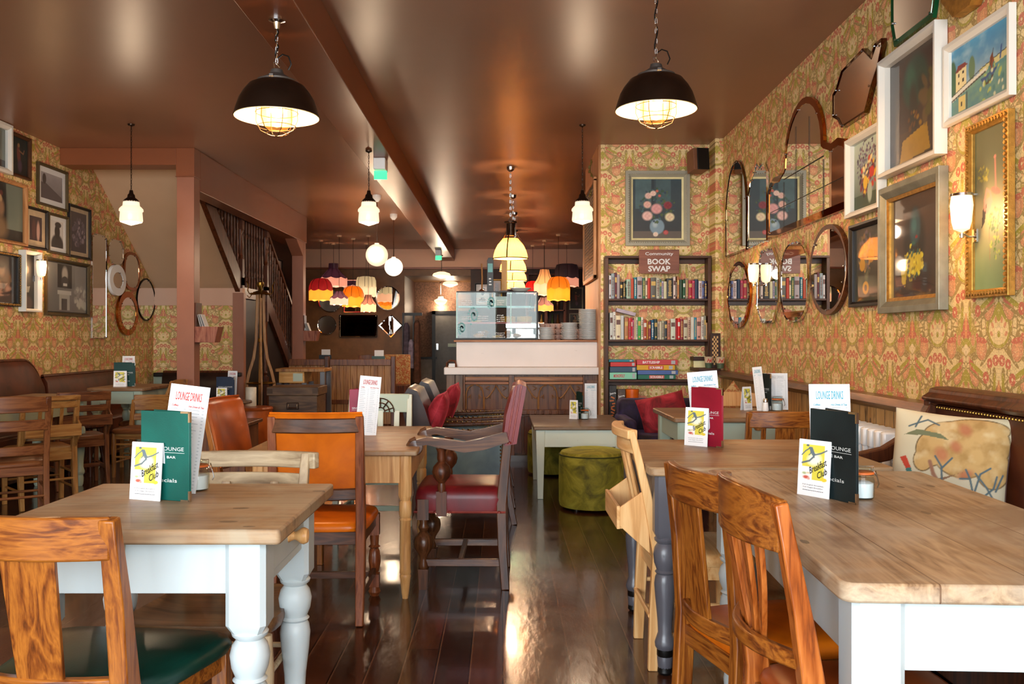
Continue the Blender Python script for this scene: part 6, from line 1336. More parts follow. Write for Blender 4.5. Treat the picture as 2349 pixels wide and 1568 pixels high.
# ---------------- left wall seating
def settee(loc, rz, w_, hb, label, mt, humps=True):
    t = thing('bench_seat', label, 'sofa', loc, rz); m = MB(); rings = []
    for i in range(25):
        u = 2*i/24-1; x = w_/2*u; top = hb*(1 if not humps else (1-.16*max(0, (abs(u)-.62)/.38)**2*1.2 if abs(u) > .62 else 1)); rings.append([(x, .0, .3), (x, -.05, .42), (x, -.01, top-.06), (x, .03, top), (x, .09, top-.02), (x, .09, .3)])
    m.loft(rings); obj('back', m, mt, t, 0, 50)
    m = MB(); m.tube([(w_/2*(2*i/24-1), .04, rings[i][3][2]) for i in range(25)], .018, 8); obj('back_trim', m, M['mahog'], t)
    m = MB(); m.bx(-w_/2, w_/2, -.40, .02, .26, .44); obj('seat', m, mt, t, .03, 50); m = MB(); m.bx(-w_/2+.02, w_/2-.02, -.38, .02, .05, .26); obj('plinth', m, M['mahog'], t)
settee((-4.33, 7.6, 0), PI/2, 1.6, 1.02, 'high-backed brown leather settee with humped dark top rail on left wall', M['brownleather'])
settee((-4.33, 9.4, 0), PI/2, 1.9, .86, 'lower brown leather bench along the left wall towards the nook', M['brownleather'], False)
settee((-3.80, 11.12, 0), 0, .9, .80, 'dark leather bench under the black rail in the nook', M['darkleather'], False)
cushion((-4.17, 7.0, .66), (R(-20), 0, R(90)), .34, .3, .12, tapest('cream_knit') if False else plain('knitted_cream', '#b8a484', .9, var=.3, sc=60), 'cream knitted cushion on the high-backed settee, seen over the chairs')
# ---------------- pouffes, trunk, drum, coat stand
def pouffe(loc, r, h_, label):
    t = thing('pouffe', label, 'pouffe', loc); m = MB(); m.lathe([(r*.97, .02), (r, .05), (r*1.005, h_*.5), (r, h_-.04), (r*.985, h_-.015)], n=48); obj('body', m, M['green_v'], t)
    m = MB(); m.lathe([(r*.985, h_-.016), (r*.93, h_+.008), (r*.7, h_+.024), (r*.35, h_+.03), (0, h_+.031)], n=48); obj('top', m, M['green_v'], t); m = MB(); m.tube([(r*.985*math.cos(2*PI*k/48), r*.985*math.sin(2*PI*k/48), h_-.014) for k in range(48)], .005, 6, closed=True); obj('piping', m, plain('dark_piping', '#3a3a10', .7), t)
    for k in range(4): m = MB(); m.lathe([(.02, 0), (.02, .03)], (r*.75*math.cos(k*PI/2+.8), r*.75*math.sin(k*PI/2+.8), 0), 10); obj('foot', m, M['black'], t)
pouffe((.655, 6.43, 0), .245, .40, 'round moss green velvet pouffe in front of the low coffee table')
pouffe((.45, 8.05, 0), .22, .38, 'second moss green velvet pouffe hidden behind the coffee table')
t = thing('drum_stool', 'round brown leather drum stool holding a candle', 'stool', (-2.81, 9.98, 0)); m = MB(); m.lathe([(.21, .0), (.225, .03), (.228, .22), (.225, .42), (.215, .44)], n=40); obj('body', m, M['tan'], t); m = MB(); m.lathe([(.23, .42), (.235, .435), (.225, .455), (.1, .462), (0, .462)], n=40); obj('lid', m, M['tan'], t)
m = MB(); m.lathe([(.058, 0), (.06, .01), (.06, .205), (.055, .212), (0, .205)], n=28); tag(obj('pillar_candle', m, plain('white_wax', '#cfc9b8', .4), loc=(-2.82, 9.98, .463)), 'thick white pillar candle standing on the leather drum stool', 'candle')
t = thing('coat_stand', 'bentwood coat stand with brass ring, hooks and splayed legs', 'coat stand', (-2.93, 10.78, 0))
for k in range(4):
    a = k*PI/2+.35; c, s = math.cos(a), math.sin(a); m = MB(); m.bar([(.17*c, .17*s, 0), (.165*c, .165*s, .42), (.16*c, .16*s, .68), (.13*c, .13*s, .82), (.08*c, .08*s, .98), (.05*c, .05*s, 1.2), (.04*c, .04*s, 1.5), (.035*c, .035*s, 1.78)], .035, .022, (-s, c, .01)); obj('leg', m, M['church'], t, .003)
    m = MB(); m.tube([(.08*c, .08*s, 1.76), (.13*c, .13*s, 1.76), (.15*c, .15*s, 1.80), (.14*c, .14*s, 1.86), (.16*c, .16*s, 1.9)], .007, 6); m.tube([(.1*c, .1*s, 1.75), (.13*c, .13*s, 1.71), (.155*c, .155*s, 1.74)], .006, 6); m.lathe([(0, 0), (.012, .012), (0, .024)], (.16*c, .16*s, 1.89), 8); obj('hook', m, M['brass'], t)
m = MB(); m.tube([(0, 0, .2), (0, 0, 1.8)], .014, 8); obj('pole', m, M['church'], t)
for z, r in ((.68, .165), (1.76, .12)):
    m = MB(); m.tube([(r*math.cos(2*PI*k/32), r*math.sin(2*PI*k/32), z) for k in range(32)], .01, 6, closed=True); obj('brass_ring', m, M['brass'], t)
m = MB(); m.lathe([(.08, 1.76), (.09, 1.78), (.03, 1.8), (.02, 1.82), (.045, 1.86), (.04, 1.9), (0, 1.915)], n=20); obj('knob', m, M['brass'], t); m = MB(); m.lathe([(.0, 1.16), (.03, 1.18), (.03, 1.22), (0, 1.24)], n=14); obj('knob', m, M['brass'], t)
t = thing('trunk', 'old dark wooden trunk with metal handle in front of the far post', 'trunk', (-2.42, 10.52, 0)); m = MB(); m.bx(-.28, .28, -.24, .24, .0, .56); obj('body', m, wood('trunk_wood', '#1a120c', '#4a3424', '#6a5038', 'x', .8, .5), t, .004); m = MB(); m.bx(-.3, .3, -.26, .26, .56, .66); obj('lid', m, wood('trunk_wood', '', '', ''), t, .008)
m = MB(); m.bx(-.07, .07, -.255, -.24, .40, .48); hp = obj('handle_plate', m, M['bronze'], t, .01); m = MB(); m.tube([(-.05, -.26, .46), (-.05, -.27, .42), (.05, -.27, .42), (.05, -.26, .46)], .007, 6); obj('handle', m, M['chrome'], hp)
m = MB(); [m.bx(x-.03, x+.03, -.262, -.255, .585, .64) for x in (-.26, .26)]; obj('corner_plates', m, M['bronze'], t)
t = thing('low_chest', 'low brown plank chest between pine table and drum stool', 'chest', (-2.38, 7.5, 0)); m = MB(); m.bx(-.27, .27, -.2, .2, 0, .50); obj('body', m, M['churchd'], t, .004); m = MB(); m.bx(-.3, .3, -.23, .23, .50, .53); obj('lid', m, M['churchd'], t, .006)
# ================================================================ tables
def table(name, label, loc, rz, w_, d, h_, top, legm, prof, block, T=.035, ap=.11, ov=.035, lw=.09, rc=.02, extra=None, grain='x', castor=False, lipdark=None):
    t = thing(name, label, 'table', loc, rz); m = MB(); pts = []
    for cx, cy, a0 in ((w_/2-rc, d/2-rc, 0), (-w_/2+rc, d/2-rc, 90), (-w_/2+rc, -d/2+rc, 180), (w_/2-rc, -d/2+rc, 270)):
        for k in range(5): a = R(a0+k*22.5); pts.append((cx+rc*math.cos(a), cy+rc*math.sin(a)))
    m.loft([[(x, y, h_-T) for x, y in pts], [(x, y, h_) for x, y in pts]]); obj('tabletop', m, top, t, .006, 40)
    z1 = h_-T-.001; x_, y_ = w_/2-ov-lw/2, d/2-ov-lw/2
    for sx in (-1, 1):
        for sy in (-1, 1):
            m = MB(); zb = z1-block
            if prof == 'taper': m.box((sx*x_, sy*y_, z1/2), (lw, lw, z1), taper=.62)
            else:
                c = lw/2; k = c*.55; oct_ = lambda s_: [(sx*x_+a*s_, sy*y_+b*s_) for a, b in ((-c, -c+.012), (-c+.012, -c), (c-.012, -c), (c, -c+.012), (c, c-.012), (c-.012, c), (-c+.012, c), (-c, c-.012))]
                m.loft([[(p_[0], p_[1], zb-.012) for p_ in oct_(.72)], [(p_[0], p_[1], zb+.012) for p_ in oct_(1)], [(p_[0], p_[1], z1) for p_ in oct_(1)]])
                m.lathe([(r*lw, zb*q) for r, q in prof], (sx*x_, sy*y_, 0), 28)
            obj('leg', m, legm, t, 0 if prof != 'taper' else .004, 35)
            if castor: m = MB(); m.lathe([(.02, 0), (.028, .01), (.024, .06), (.03, .07), (.03, .1)], (sx*x_, sy*y_, 0), 16); obj('castor', m, M['black'], t)
    for sy in (-1, 1): m = MB(); m.bx(-x_, x_, sy*(y_+lw*.2)-.011, sy*(y_+lw*.2)+.011, z1-ap, z1); obj('apron', m, legm, t, .002)
    for sx in (-1, 1): m = MB(); m.bx(sx*(x_+lw*.2)-.011, sx*(x_+lw*.2)+.011, -y_, y_, z1-ap, z1); obj('apron', m, legm, t, .002)
    if extra: extra(t, x_, y_, z1, lw)
    return t
farm = [(.22, 0), (.3, .03), (.34, .12), (.3, .17), (.42, .2), (.44, .23), (.38, .26), (.30, .3), (.33, .4), (.42, .55), (.46, .65), (.42, .70), (.36, .72), (.43, .735), (.36, .75), (.46, .80), (.5, .86), (.44, .91), (.33, .94), (.44, .96), (.46, .975), (.38, .99), (.42, 1)]
pinep = [(.22, 0), (.3, .06), (.42, .2), (.46, .22), (.4, .24), (.46, .26), (.42, .3), (.44, .5), (.42, .76), (.48, .78), (.4, .8), (.48, .83), (.48, .95), (.4, .97), (.46, 1.0)]
def t1x(t, x_, y_, z1, lw):
    m = MB(); m.bx(x_+lw*.2+.008, x_+lw*.2+.02, -y_+.06, y_-.06, z1-.105, z1-.012); obj('drawer', m, M['white'], t, .003)
    dr = [c_ for c_ in t.children if c_.name.startswith('drawer')][0]
    m = MB(); m.lathe([(.019, 0), (.015, .006), (.011, .016), (.014, .024), (.022, .034), (.0235, .042), (.019, .052), (.0, .056)], n=24, M=Matrix.Translation((x_+lw*.2+.02, 0, z1-.052)) @ Matrix.Rotation(PI/2, 4, 'Y')); obj('knob', m, M['beech'], dr)
    m = MB(); m.prism([(-.028, 0), (.028, 0), (.026, -.035), (.016, -.05), (-.012, -.048), (-.02, -.03)], .03, Matrix.Translation((-.06, -y_-.035, z1))); obj('wedge_block', m, M['palewood'], t, .003)
table('dining_table', 'white painted farmhouse table with scrubbed pine top in the left foreground', (-.902, 2.482, 0), 0, .735, .687, .76, M['pine'], M['white'], farm, .225, .037, .135, .05, .10, .012, t1x)
table('dining_table', 'pine table with slim turned legs in the middle left', (-.805, 4.70, 0), R(1), .80, 1.17, .70, M['pine'], M['pineleg'], pinep, .20, .025, .13, .03, .06, .012)
table('dining_table', 'large white table with scrubbed pine top in the right foreground', (1.045, 2.38, 0), R(-3), .735, 1.46, .76, M['piney'], M['white'], farm, .24, .038, .14, .03, .10, .03)
table('dining_table', 'scrubbed pine table with slate grey turned legs, middle right', (.965, 3.615, 0), 0, .88, .89, .76, M['pine'], M['grey'], farm, .22, .032, .11, .025, .085, .03, castor=True)
def t7x(t, x_, y_, z1, lw):
    for x in (-.2, .12): m = MB(); m.prism([(-.03, 0), (.03, 0), (.02, -.045), (-.01, -.045)], .03, Matrix.Translation((x, -y_-.05, z1))); obj('wedge_block', m, M['church'], t, .002)
table('dining_table', 'pale sage table with brown top beside the purple sofa on the right', (1.37, 5.55, 0), 0, .74, .74, .76, wood('brown_table_top', '#4a2c18', '#7a5434', '#967050', 'x', .8, .4, 0, '#8a7458', True, .16), M['sage'], farm, .2, .03, .12, .03, .08, .02, t7x)
table('coffee_table', 'low coffee table with worn brown top and ivory tapered legs', (.59, 7.24, 0), 0, .71, 1.04, .555, wood('worn_coffee_top', '#3a2214', '#6a4a30', '#86664a', 'x', .8, .4, 0, '#8a7660', True, .16), M['ivory'], 'taper', .1, .028, .13, .02, .07, .01)
table('dining_table', 'pale sage table with turned legs and menus by the left wall', (-3.60, 8.66, 0), 0, .54, .80, .76, wood('brown_table_top', '', '', ''), M['sage'], farm, .2, .03, .12, .03, .085, .03)
table('dining_table', 'sage table behind the left row of church chairs', (-3.68, 6.65, 0), 0, .50, 1.6, .76, wood('brown_table_top', '', '', ''), M['sage'], farm, .2, .03, .12, .03, .085, .03)
# ---------------- radiator
t = thing('radiator', 'white cast iron column radiator below the wall rail', 'radiator', (1.95, 4.75, .09))
for k in range(9):
    m = MB(); y = -.36+k*.08
    for x in (-.055, .0, .055): m.tube([(x, y, .0), (x, y, .64)], .02, 10)
    m.bx(-.078, .078, y-.024, y+.024, .57, .67); m.bx(-.078, .078, y-.024, y+.024, -.0, .08); obj('column', m, M['china'], t, .012, 50)
m = MB(); m.lathe([(.045, 0), (.045, .012), (.02, .014), (.02, .02), (0, .02)], n=20, M=Matrix.Translation((-.0, -.385, .61)) @ Matrix.Rotation(PI/2, 4, 'X')); obj('end_cap', m, M['china'], t); m = MB(); m.bx(-.07, .0, -.36, -.32, -.06, .0); m.bx(-.07, 0, .24, .28, -.06, 0); obj('foot', m, M['china'], t)
m = MB(); m.lathe([(.02, 0), (.022, .07), (.012, .08), (0, .08)], (-.02, -.44, .5), 12); m.tube([(-.02, -.44, .5), (-.02, -.44, -.06)], .01, 8); m.tube([(-.02, -.44, .52), (-.02, -.36, .52)], .01, 8); obj('valve', m, M['china'], t)
# ================================================================ menus on the tables
def p_break(p):
    p.img[:] = np.array(C('#f0f0f0')[:3]); p.rect(.12, .82, .52, .92, '#d8cc4a'); p.rect(.45, .82, .3, .55, '#d8cc4a'); p.blob(.5, .66, .28, .2, '#f4f2e8', 10, .5, .8); p.blob(.82, .32, .1, .055, '#e4c83c')
    p.line([(.1, .72), (.22, .8), (.36, .86)], .022, '#5a6a72'); p.blob(.28, .9, .05, .03, '#4a5a62'); p.poly([(.3, .88), (.42, .88), (.52, .76), (.5, .68), (.42, .74)], '#5e6e76'); p.line([(.5, .74), (.7, .78), (.88, .84)], .026, '#5a6a72'); p.line([(.48, .71), (.35, .63), (.12, .58)], .032, '#5a6a72'); p.line([(.36, .84), (.38, .76), (.32, .73)], .018, '#5a6a72')
    p.blob(.26, .38, .19, .11, '#f0ece4', 0, .2); p.blob(.26, .33, .13, .06, '#c85a4a', 0, .5); p.blob(.2, .4, .09, .04, '#8aa050', 0, .5, .8); p.blob(.34, .31, .06, .04, '#d8a090', 0, .4); p.blob(.32, .41, .07, .03, '#d0b880', 0, .5, .8)
def breakfast(loc, rz, label, w_=.11, h_=.163):
    t = thing('breakfast_card', label, 'menu card', loc, rz); P0 = Paint(w_, h_, 6000); p_break(P0)
    m = MB(); m.loft([[(-w_/2, 0, 0), (w_/2, 0, 0), (w_/2, .0015, 0), (-w_/2, .0015, 0)], [(-w_/2, .012, h_), (w_/2, .012, h_), (w_/2, .0135, h_), (-w_/2, .0135, h_)]]); m.loft([[(-w_/2, .03, 0), (w_/2, .03, 0), (w_/2, .0315, 0), (-w_/2, .0315, 0)], [(-w_/2, .0135, h_), (w_/2, .0135, h_), (w_/2, .015, h_), (-w_/2, .015, h_)]]); obj('card', m, M['paper'], t, 0, 0)
    o = P0.mesh('print', t, 0, 0, M['card']); o.rotation_euler = (-math.atan(.012/h_), 0, 0); o.location = (0, -.0012, 0)
    m = MB(); letters(m, 'Breakfast', w_*.12, h_*.545, w_*.62, h_*.12, 0, shear=.5, fat=.012, rot=.5); letters(m, 'Club', w_*.26, h_*.43, w_*.34, h_*.11, 0, shear=.5, fat=.012, rot=.5)
    letters(m, 'Full English Breakfast', 0, h_*.20, w_*.66, h_*.022, 0); letters(m, 'Full Veggie Breakfast', 0, h_*.155, w_*.62, h_*.022, 0)
    for k in range(12): m.box((-w_*.3+k*w_*.055, 0, h_*.105), (w_*.035, .0004, h_*.009))
    o = obj('lettering', m, M['ink'], t, 0, 0); o.rotation_euler = (-math.atan(.012/h_), 0, 0); o.location = (0, -.0022, 0)
    return t
def drinks(loc, rz, label, inkm, w_=.115, h_=.30, tilt=0, lean=.03):
    t = thing('drinks_menu', label, 'menu', loc, rz); t.rotation_euler = (0, R(tilt), rz); m = MB(); m.loft([[(-w_/2, 0, 0), (w_/2, 0, 0), (w_/2, .0015, 0), (-w_/2, .0015, 0)], [(-w_/2, lean, h_), (w_/2, lean, h_), (w_/2, lean+.0015, h_), (-w_/2, lean+.0015, h_)]]); obj('card', m, M['paper'], t, 0, 0)
    a = -math.atan(lean/h_); m = MB(); letters(m, 'LOUNGE DRINKS', 0, h_*.9, w_*.66, h_*.08, -.0016, fat=.012); o = obj('title', m, inkm, t, 0, 0); o.rotation_euler = (a, 0, 0)
    m = MB(); letters(m, 'Coffees', -w_*.32, h_*.81, w_*.17, h_*.02, -.0014, shear=.3, fat=.02); letters(m, 'Hot Drinks & Teas', w_*.22, h_*.81, w_*.4, h_*.02, -.0014, shear=.3, fat=.02); o = obj('headings', m, inkm, t, 0, 0); o.rotation_euler = (a, 0, 0)
    m = MB(); m.bx(-w_*.43, w_*.43, -.0012, -.0006, h_*.845, h_*.848); r = random.Random(int(loc[0]*100))
    for k in range(24):
        z = h_*(.775-k*.031)
        for x0_ in (-.43, .04): m.bx(w_*x0_, w_*(x0_+r.uniform(.15, .3)), -.0012, -.0006, z, z+h_*.007); m.bx(w_*(x0_+.34), w_*(x0_+.39), -.0012, -.0006, z, z+h_*.007)
    o = obj('price_lines', m, M['inkgrey'], t, 0, 0); o.rotation_euler = (a, 0, 0); return t
def folder(loc, rz, label, col, dk, w_=.17, h_=.30, open_=14):
    t = thing('menu_folder', label, 'menu', loc, rz); mt = leather('folder'+col, col, dk, .4); m = MB()
    m.bx(-w_/2, w_/2, -.0035, .0, 0, h_); fc = obj('front_cover', m, mt, t, .0015, 40)
    m = MB(); m.bx(-w_, 0, -.0, .0035, 0, h_); o = obj('back_cover', m, mt, t, .0015, 40); o.location = (w_/2, .001, 0); o.rotation_euler = (0, 0, -R(open_))
    m = MB(); m.bx(-w_*.95, -.003, -.004, -.0005, .005, h_-.005); o = obj('inner_pages', m, M['paper'], t, 0, 0); o.location = (w_/2, .001, 0); o.rotation_euler = (0, 0, -R(open_*.6))
    for z, a_, b_ in ((0, 0, .005), (h_-.03, h_-.005, h_+.0008)): m = MB(); m.bx(w_/2-.004, w_/2+.0015, -.0045, .004, z, z+.03); m.bx(w_/2-.03, w_/2, -.0045, -.003, a_, b_); obj('metal_corner', m, M['chrome'], fc, 0, 0)
    m = MB(); letters(m, 'SINO LOUNGE', 0, h_*.58, w_*.78, h_*.042, -.0042); m.bx(-w_*.4, w_*.4, -.0043, -.0036, h_*.535, h_*.539); letters(m, 'CAFÉ BAR', 0, h_*.49, w_*.45, h_*.035, -.0042, fat=.01); letters(m, 'Specials', 0, h_*.22, w_*.5, h_*.055, -.0042, fat=.005); obj('lettering', m, M['silverink'], fc, 0, 0)
    return t
def jar(loc, label):
    t = thing('clip_jar', label, 'jar', loc); m = MB(); m.lathe([(0, .002), (.032, .002), (.035, .01), (.035, .055), (.03, .065), (.03, .07)], n=24, cap=False); obj('glass', m, M['glass'], t)
    m = MB(); m.lathe([(0, .004), (.031, .005), (.032, .045), (.02, .05), (0, .048)], n=20); obj('sugar', m, M['paper'], t); m = MB(); m.lathe([(.031, .07), (.034, .072), (.034, .076), (.031, .078)], n=24); obj('rubber_seal', m, plain('orange_rubber', '#d06a30', .5), t)
    m = MB(); m.lathe([(.031, .078), (.033, .084), (.02, .092), (0, .094)], n=24); obj('lid', m, M['glass'], t); m = MB(); m.tube([(.033*math.cos(k*PI/12), .033*math.sin(k*PI/12), .066) for k in range(25)], .0015, 5); m.tube([(.036, -.01, .08), (.045, 0, .06), (.05, 0, .04), (.045, 0, .03)], .0018, 5); m.tube([(.036, .01, .08), (.045, .0, .06)], .0018, 5); m.tube([(.034, 0, .07), (.034, 0, .092), (-.034, 0, .092), (-.034, 0, .07)], .0015, 5); obj('wire_clip', m, M['chrome'], t)
def sh(name, lab, loc):
    t = thing(name, lab, 'shaker', loc); m = MB(); m.lathe([(.018, 0), (.021, .01), (.016, .055)], n=16); obj('body', m, M['china'], t); m = MB(); m.lathe([(.016, .055), (.017, .065), (.012, .08), (0, .085)], n=16); obj('cap', m, M['chrome'], t)
def TP(px, py, z):   # ground a base on a table top of height z
    s = (py-776)/(H-z); return ((px-1152)/s, F/s, z+.0005)
Z = .76
# left foreground table
a = (-1.017, 2.53, Z+.0005); breakfast(a, R(-21), 'breakfast card in front of the green menu folder, left foreground table')
b = (-.961, 2.52, Z+.0005); folder((b[0]+.003, b[1]+.012, b[2]), R(-20), 'green leatherette menu folder on the left foreground table', '#0e5a50', '#0a4a42', .17, .253)
drinks((-.972, 2.645, b[2]), R(-8), 'tall drinks card in red print behind the green folder', M['inkred'], .125, .32, 6, .03)
jar((-.925, 2.70, b[2]), 'clip-top sugar jar beside the green menu folder')
# right foreground table
a = (.9035, 2.5865, Z+.0005); breakfast(a, R(-57), 'breakfast card in front of the black menu folder, right foreground table')
b = (.948, 2.545, Z+.0005); folder((b[0], b[1], b[2]), R(-69), 'black leatherette menu folder on the right foreground table', '#1c2a2c', '#10181a', .187, .254)
drinks((1.0, 2.69, b[2]), R(0), 'drinks card in blue print behind the black folder', M['inkblue'], .125, .32, 0, .03)
jar((1.035, 2.56, b[2]), 'clip-top sugar jar half hidden by the black menu folder')
# middle right table
a = (.828, 3.805, Z+.0005); breakfast(a, R(-42), 'breakfast card in front of the red menu folder, middle right table')
b = (.875, 3.80, Z+.0005); folder((b[0], b[1], b[2]), R(-49), 'red leatherette menu folder on the middle right table', '#9a1a30', '#7a1024', .16, .25)
drinks((.905, 3.90, b[2]), R(-10), 'drinks card in blue print behind the red folder', M['inkblue'], .13, .315, -5, .03)
# middle left pine table
Z2 = .70; b = TP(838, 998, Z2)
folder((b[0]-.03, b[1]+.06, b[2]), R(8), 'open maroon menu folder with a printed photo on the pine table', '#8a1838', '#6a1028', .13, .244, 35); drinks((b[0], b[1], b[2]), R(0), 'drinks card in red print on the pine table', M['inkred'], .115, .317, 5, .02)
# coffee table
b = TP(1338, 960, .556)
folder((b[0]-.03, b[1], b[2]), R(-60), 'dark green menu folder standing edge-on on the coffee table', '#12352c', '#0a221c', .09, .225, 8)
drinks((b[0]+.065, b[1]+.03, b[2]), R(-2), 'drinks card in blue print on the coffee table', M['inkblue'], .10, .29, 0, .01); breakfast((b[0]-.085, b[1]-.03, b[2]), R(-25), 'breakfast card beside the green folder on the coffee table', .07, .155); jar((b[0]+.01, b[1]-.035, b[2]), 'clip-top sugar jar in front of the coffee table menus')
# far sage table right
b = TP(1765, 941, Z)
folder((b[0]-.02, b[1]+.03, b[2]), R(-70), 'black menu folder seen edge-on on the far sage table', '#14201e', '#0c1414', .12, .235, 20)
t = drinks((b[0]+.06, b[1]+.05, b[2]), R(-4), 'white sheet with dark corners standing open on the far sage table', M['inkgrey'], .15, .235, 0, .02)
drinks((b[0]-.055, b[1]-.02, b[2]), R(-30), 'narrow blue-green drinks card leaning at a slant on the far sage table', M['inkblue'], .06, .28, -7, .01)
jar((b[0]+.04, b[1]-.03, b[2]), 'clip-top sugar jar on the far sage table'); sh('salt_shaker', 'white shaker with metal cap on the far sage table', (b[0]-.04, b[1]-.05, b[2]))
breakfast((b[0]-.13, b[1]+.02, b[2]), R(35), 'folded card leftmost on the far sage table', .08, .15)
# left far tables
b = (-3.63, 8.52, Z+.0005)
folder((b[0], b[1]+.03, b[2]), R(4), 'green menu folder on the sage table by the left wall', '#0e3a34', '#0a2a26', .20, .23, 20); breakfast((b[0]-.02, b[1]-.03, b[2]), R(6), 'breakfast card in front of the folder on the left wall sage table', .12, .15)
drinks((b[0]+.01, b[1]+.08, b[2]), R(0), 'drinks card showing above the folder on the left wall sage table', M['inkred'], .12, .29, 0, .02)
# small round table in the nook with navy folder
t = thing('side_table', 'small dark table in the nook behind the first post', 'table', (-3.05, 7.75, 0)); m = MB(); m.lathe([(0, .54), (.22, .54), (.225, .55), (.22, .565), (0, .565)], n=32); obj('tabletop', m, M['darkoak'], t); m = MB(); m.lathe([(.17, 0), (.17, .02), (.03, .05), (.025, .3), (.04, .4), (.025, .45), (.04, .54)], n=20); obj('pedestal', m, M['darkoak'], t); t.location = (-2.86, 9.35, 0)
folder((-2.98+.06, 9.38, .566), R(0), 'navy menu folder on the small nook table', '#14243e', '#0c1830', .19, .25, 18); breakfast((-2.93, 9.28, .566), R(0), 'breakfast card in front of the navy folder in the nook', .11, .14); drinks((-2.88, 9.46, .566), R(0), 'drinks card above the navy folder in the nook', M['inkred'], .10, .31, 2, .01)
# boxes for cards on the posts
def postbox(x, y, z, lab):
    t = thing('card_box', lab, 'card holder', (x, y, z)); m = MB(); m.loft([[(0, -.09, 0), (.20, -.09, .0), (.20, .08, 0), (0, .08, 0)], [(0, -.1, .16), (.235, -.1, .16), (.235, .09, .16), (0, .09, .16)]]); obj('box', m, wood('striped_hardwood', '#4a2018', '#8a5040', '#a87058', 'z', 1.6, .35), t, .003, 0)
    m = MB(); m.bx(0, .015, -.09, .08, .16, .40); obj('back_board', m, M['mahog'], t, .004, 0)
    for k in range(3): m = MB(); m.box((.035+k*.022, 0, .2), (.003, .12, .18), Matrix.Rotation(-.25-.05*k, 4, 'Y')); obj('cards', m, M['paper'], t, 0, 0)
postbox(-3.09, 9.03, 1.18, 'striped wooden card box on the nearer post'); postbox(-3.09, 13.9, 1.18, 'striped wooden card box on the farther post')
# ================================================================ far room
def booth(x0, x1, y, h_, lab):
    t = thing('booth_bench', lab, 'booth', ((x0+x1)/2, y, 0)); w_ = (x1-x0)/2; n = int((x1-x0)/.095)
    m = MB(); m.bx(-w_, w_, -.03, .03, h_-.09, h_); obj('top_rail', m, M['churchd'], t, .006)
    m = MB(); m.bx(w_-.0, w_+.06, -.04, .04, 0, h_+.04); obj('end_post', m, M['mahog'], t, .006)
    m = MB(); m.bx(-w_, w_, -.02, .02, .30, .36); obj('middle_rail', m, M['churchd'], t, .003)
    for k in range(n): m = MB(); a = -w_+k*(2*w_/n); m.bx(a+.002, a+2*w_/n-.002, -.012, .012, .02, h_-.09); obj('board', m, M['booth'], t, .003)
    m = MB(); m.bx(-w_, w_, .03, .45, .40, .45); obj('seat', m, M['churchd'], t, .004)
booth(-2.42, -1.56, 12.5, .93, 'boarded booth bench with dark end post beyond the desk')
booth(-3.0, -2.49, 12.5, .93, 'boarded booth bench section left of the desk')
t = thing('desk', 'old dark desk with light plank top and metal plate by the far post', 'desk', (-2.52, 11.45, 0)); m = MB(); m.bx(-.34, .28, -.25, .25, .80, .84); obj('desktop', m, M['church'], t, .004)
m = MB(); m.bx(-.30, .02, -.22, .22, .66, .80); obj('drawer_box', m, wood('honey_drawer', '#8a5a24', '#b88440', '#d0a060', 'x', 1, .4), t, .003); m = MB(); m.bx(-.12, .0, -.226, -.22, .68, .78); obj('metal_plate', m, M['sage'], t, 0, 0)
for x in (-.30, .02, .25):
    m = MB(); m.bx(x-.03, x+.03, -.23, -.17, 0, .66 if x < .2 else .8); m.bx(x-.03, x+.03, .17, .23, 0, .66 if x < .2 else .8); obj('leg', m, M['grey'], t, .003)
m = MB(); m.bx(-.28, .24, -.21, -.19, .52, .64); obj('back_panel', m, M['grey'], t)
def farmenu(x, y, z, c, lab):
    t = thing('menu_folder', lab, 'menu', (x, y, z)); m = MB(); m.bx(-.1, .1, -.01, .01, 0, .19); obj('cover', m, plain('far'+c, c, .4), t); m = MB(); m.bx(-.06, .08, -.0, .014, .19, .28); obj('drinks_card', m, M['paper'], t); m = MB(); m.bx(-.11, -.01, -.03, -.02, 0, .09); obj('breakfast_card', m, M['paper'], t)
def fartable(x, y, w_, lab):
    t = thing('dining_table', lab, 'table', (x, y, 0)); m = MB(); m.bx(-w_/2, w_/2, -.35, .35, .73, .76); obj('tabletop', m, M['church'], t, .004)
    for sx in (-1, 1):
        for sy in (-1, 1): m = MB(); m.bx(sx*(w_/2-.06)-.03, sx*(w_/2-.06)+.03, sy*.29-.03, sy*.29+.03, 0, .73); obj('leg', m, M['churchd'], t)
fartable(-2.62, 14.6, .8, 'far booth table with menus on the left'); fartable(-1.98, 13.6, .6, 'far booth table beside the boarded bench')
farmenu((746-1152)/F*14.6, 14.6, .761, '#141c24', 'black menu set on the far left booth table'); farmenu((868-1152)/F*13.6, 13.6, .761, '#2a4a44', 'green menu set on the far right booth table')
chair('dining_chair', 'dark chair back showing above the boarded booth bench', (-2.3, 15.35, 0), R(180), .40, .36, .45, .93, M['churchd'], M['churchd'], None, 'ladder', 'square', .05)
t = thing('bench_seat', 'patterned upholstered bench end near the coat hooks', 'bench', (-1.78, 15.1, 0)); m = MB(); m.bx(-.22, .22, -.05, .05, .3, .95); obj('back', m, tapest('tapestry_bench'), t, .02, 50); m = MB(); m.bx(-.22, .22, -.5, -.05, .25, .45); obj('seat', m, M['mahog'], t, .01); m = MB(); m.bx(-.22, .22, -.45, .04, 0, .25); obj('base', m, M['mahog'], t)
t = thing('coat_rack', 'dark coat rack with hanging coats at the corridor mouth', 'coat rack', (-1.98, 18.7, 0)); m = MB()
for x in (-.1, .12): m.bx(x-.02, x+.02, -.02, .02, 0, 1.75)
m.bx(-.12, .3, -.03, .03, 1.7, 1.76); obj('frame', m, M['black'], t)
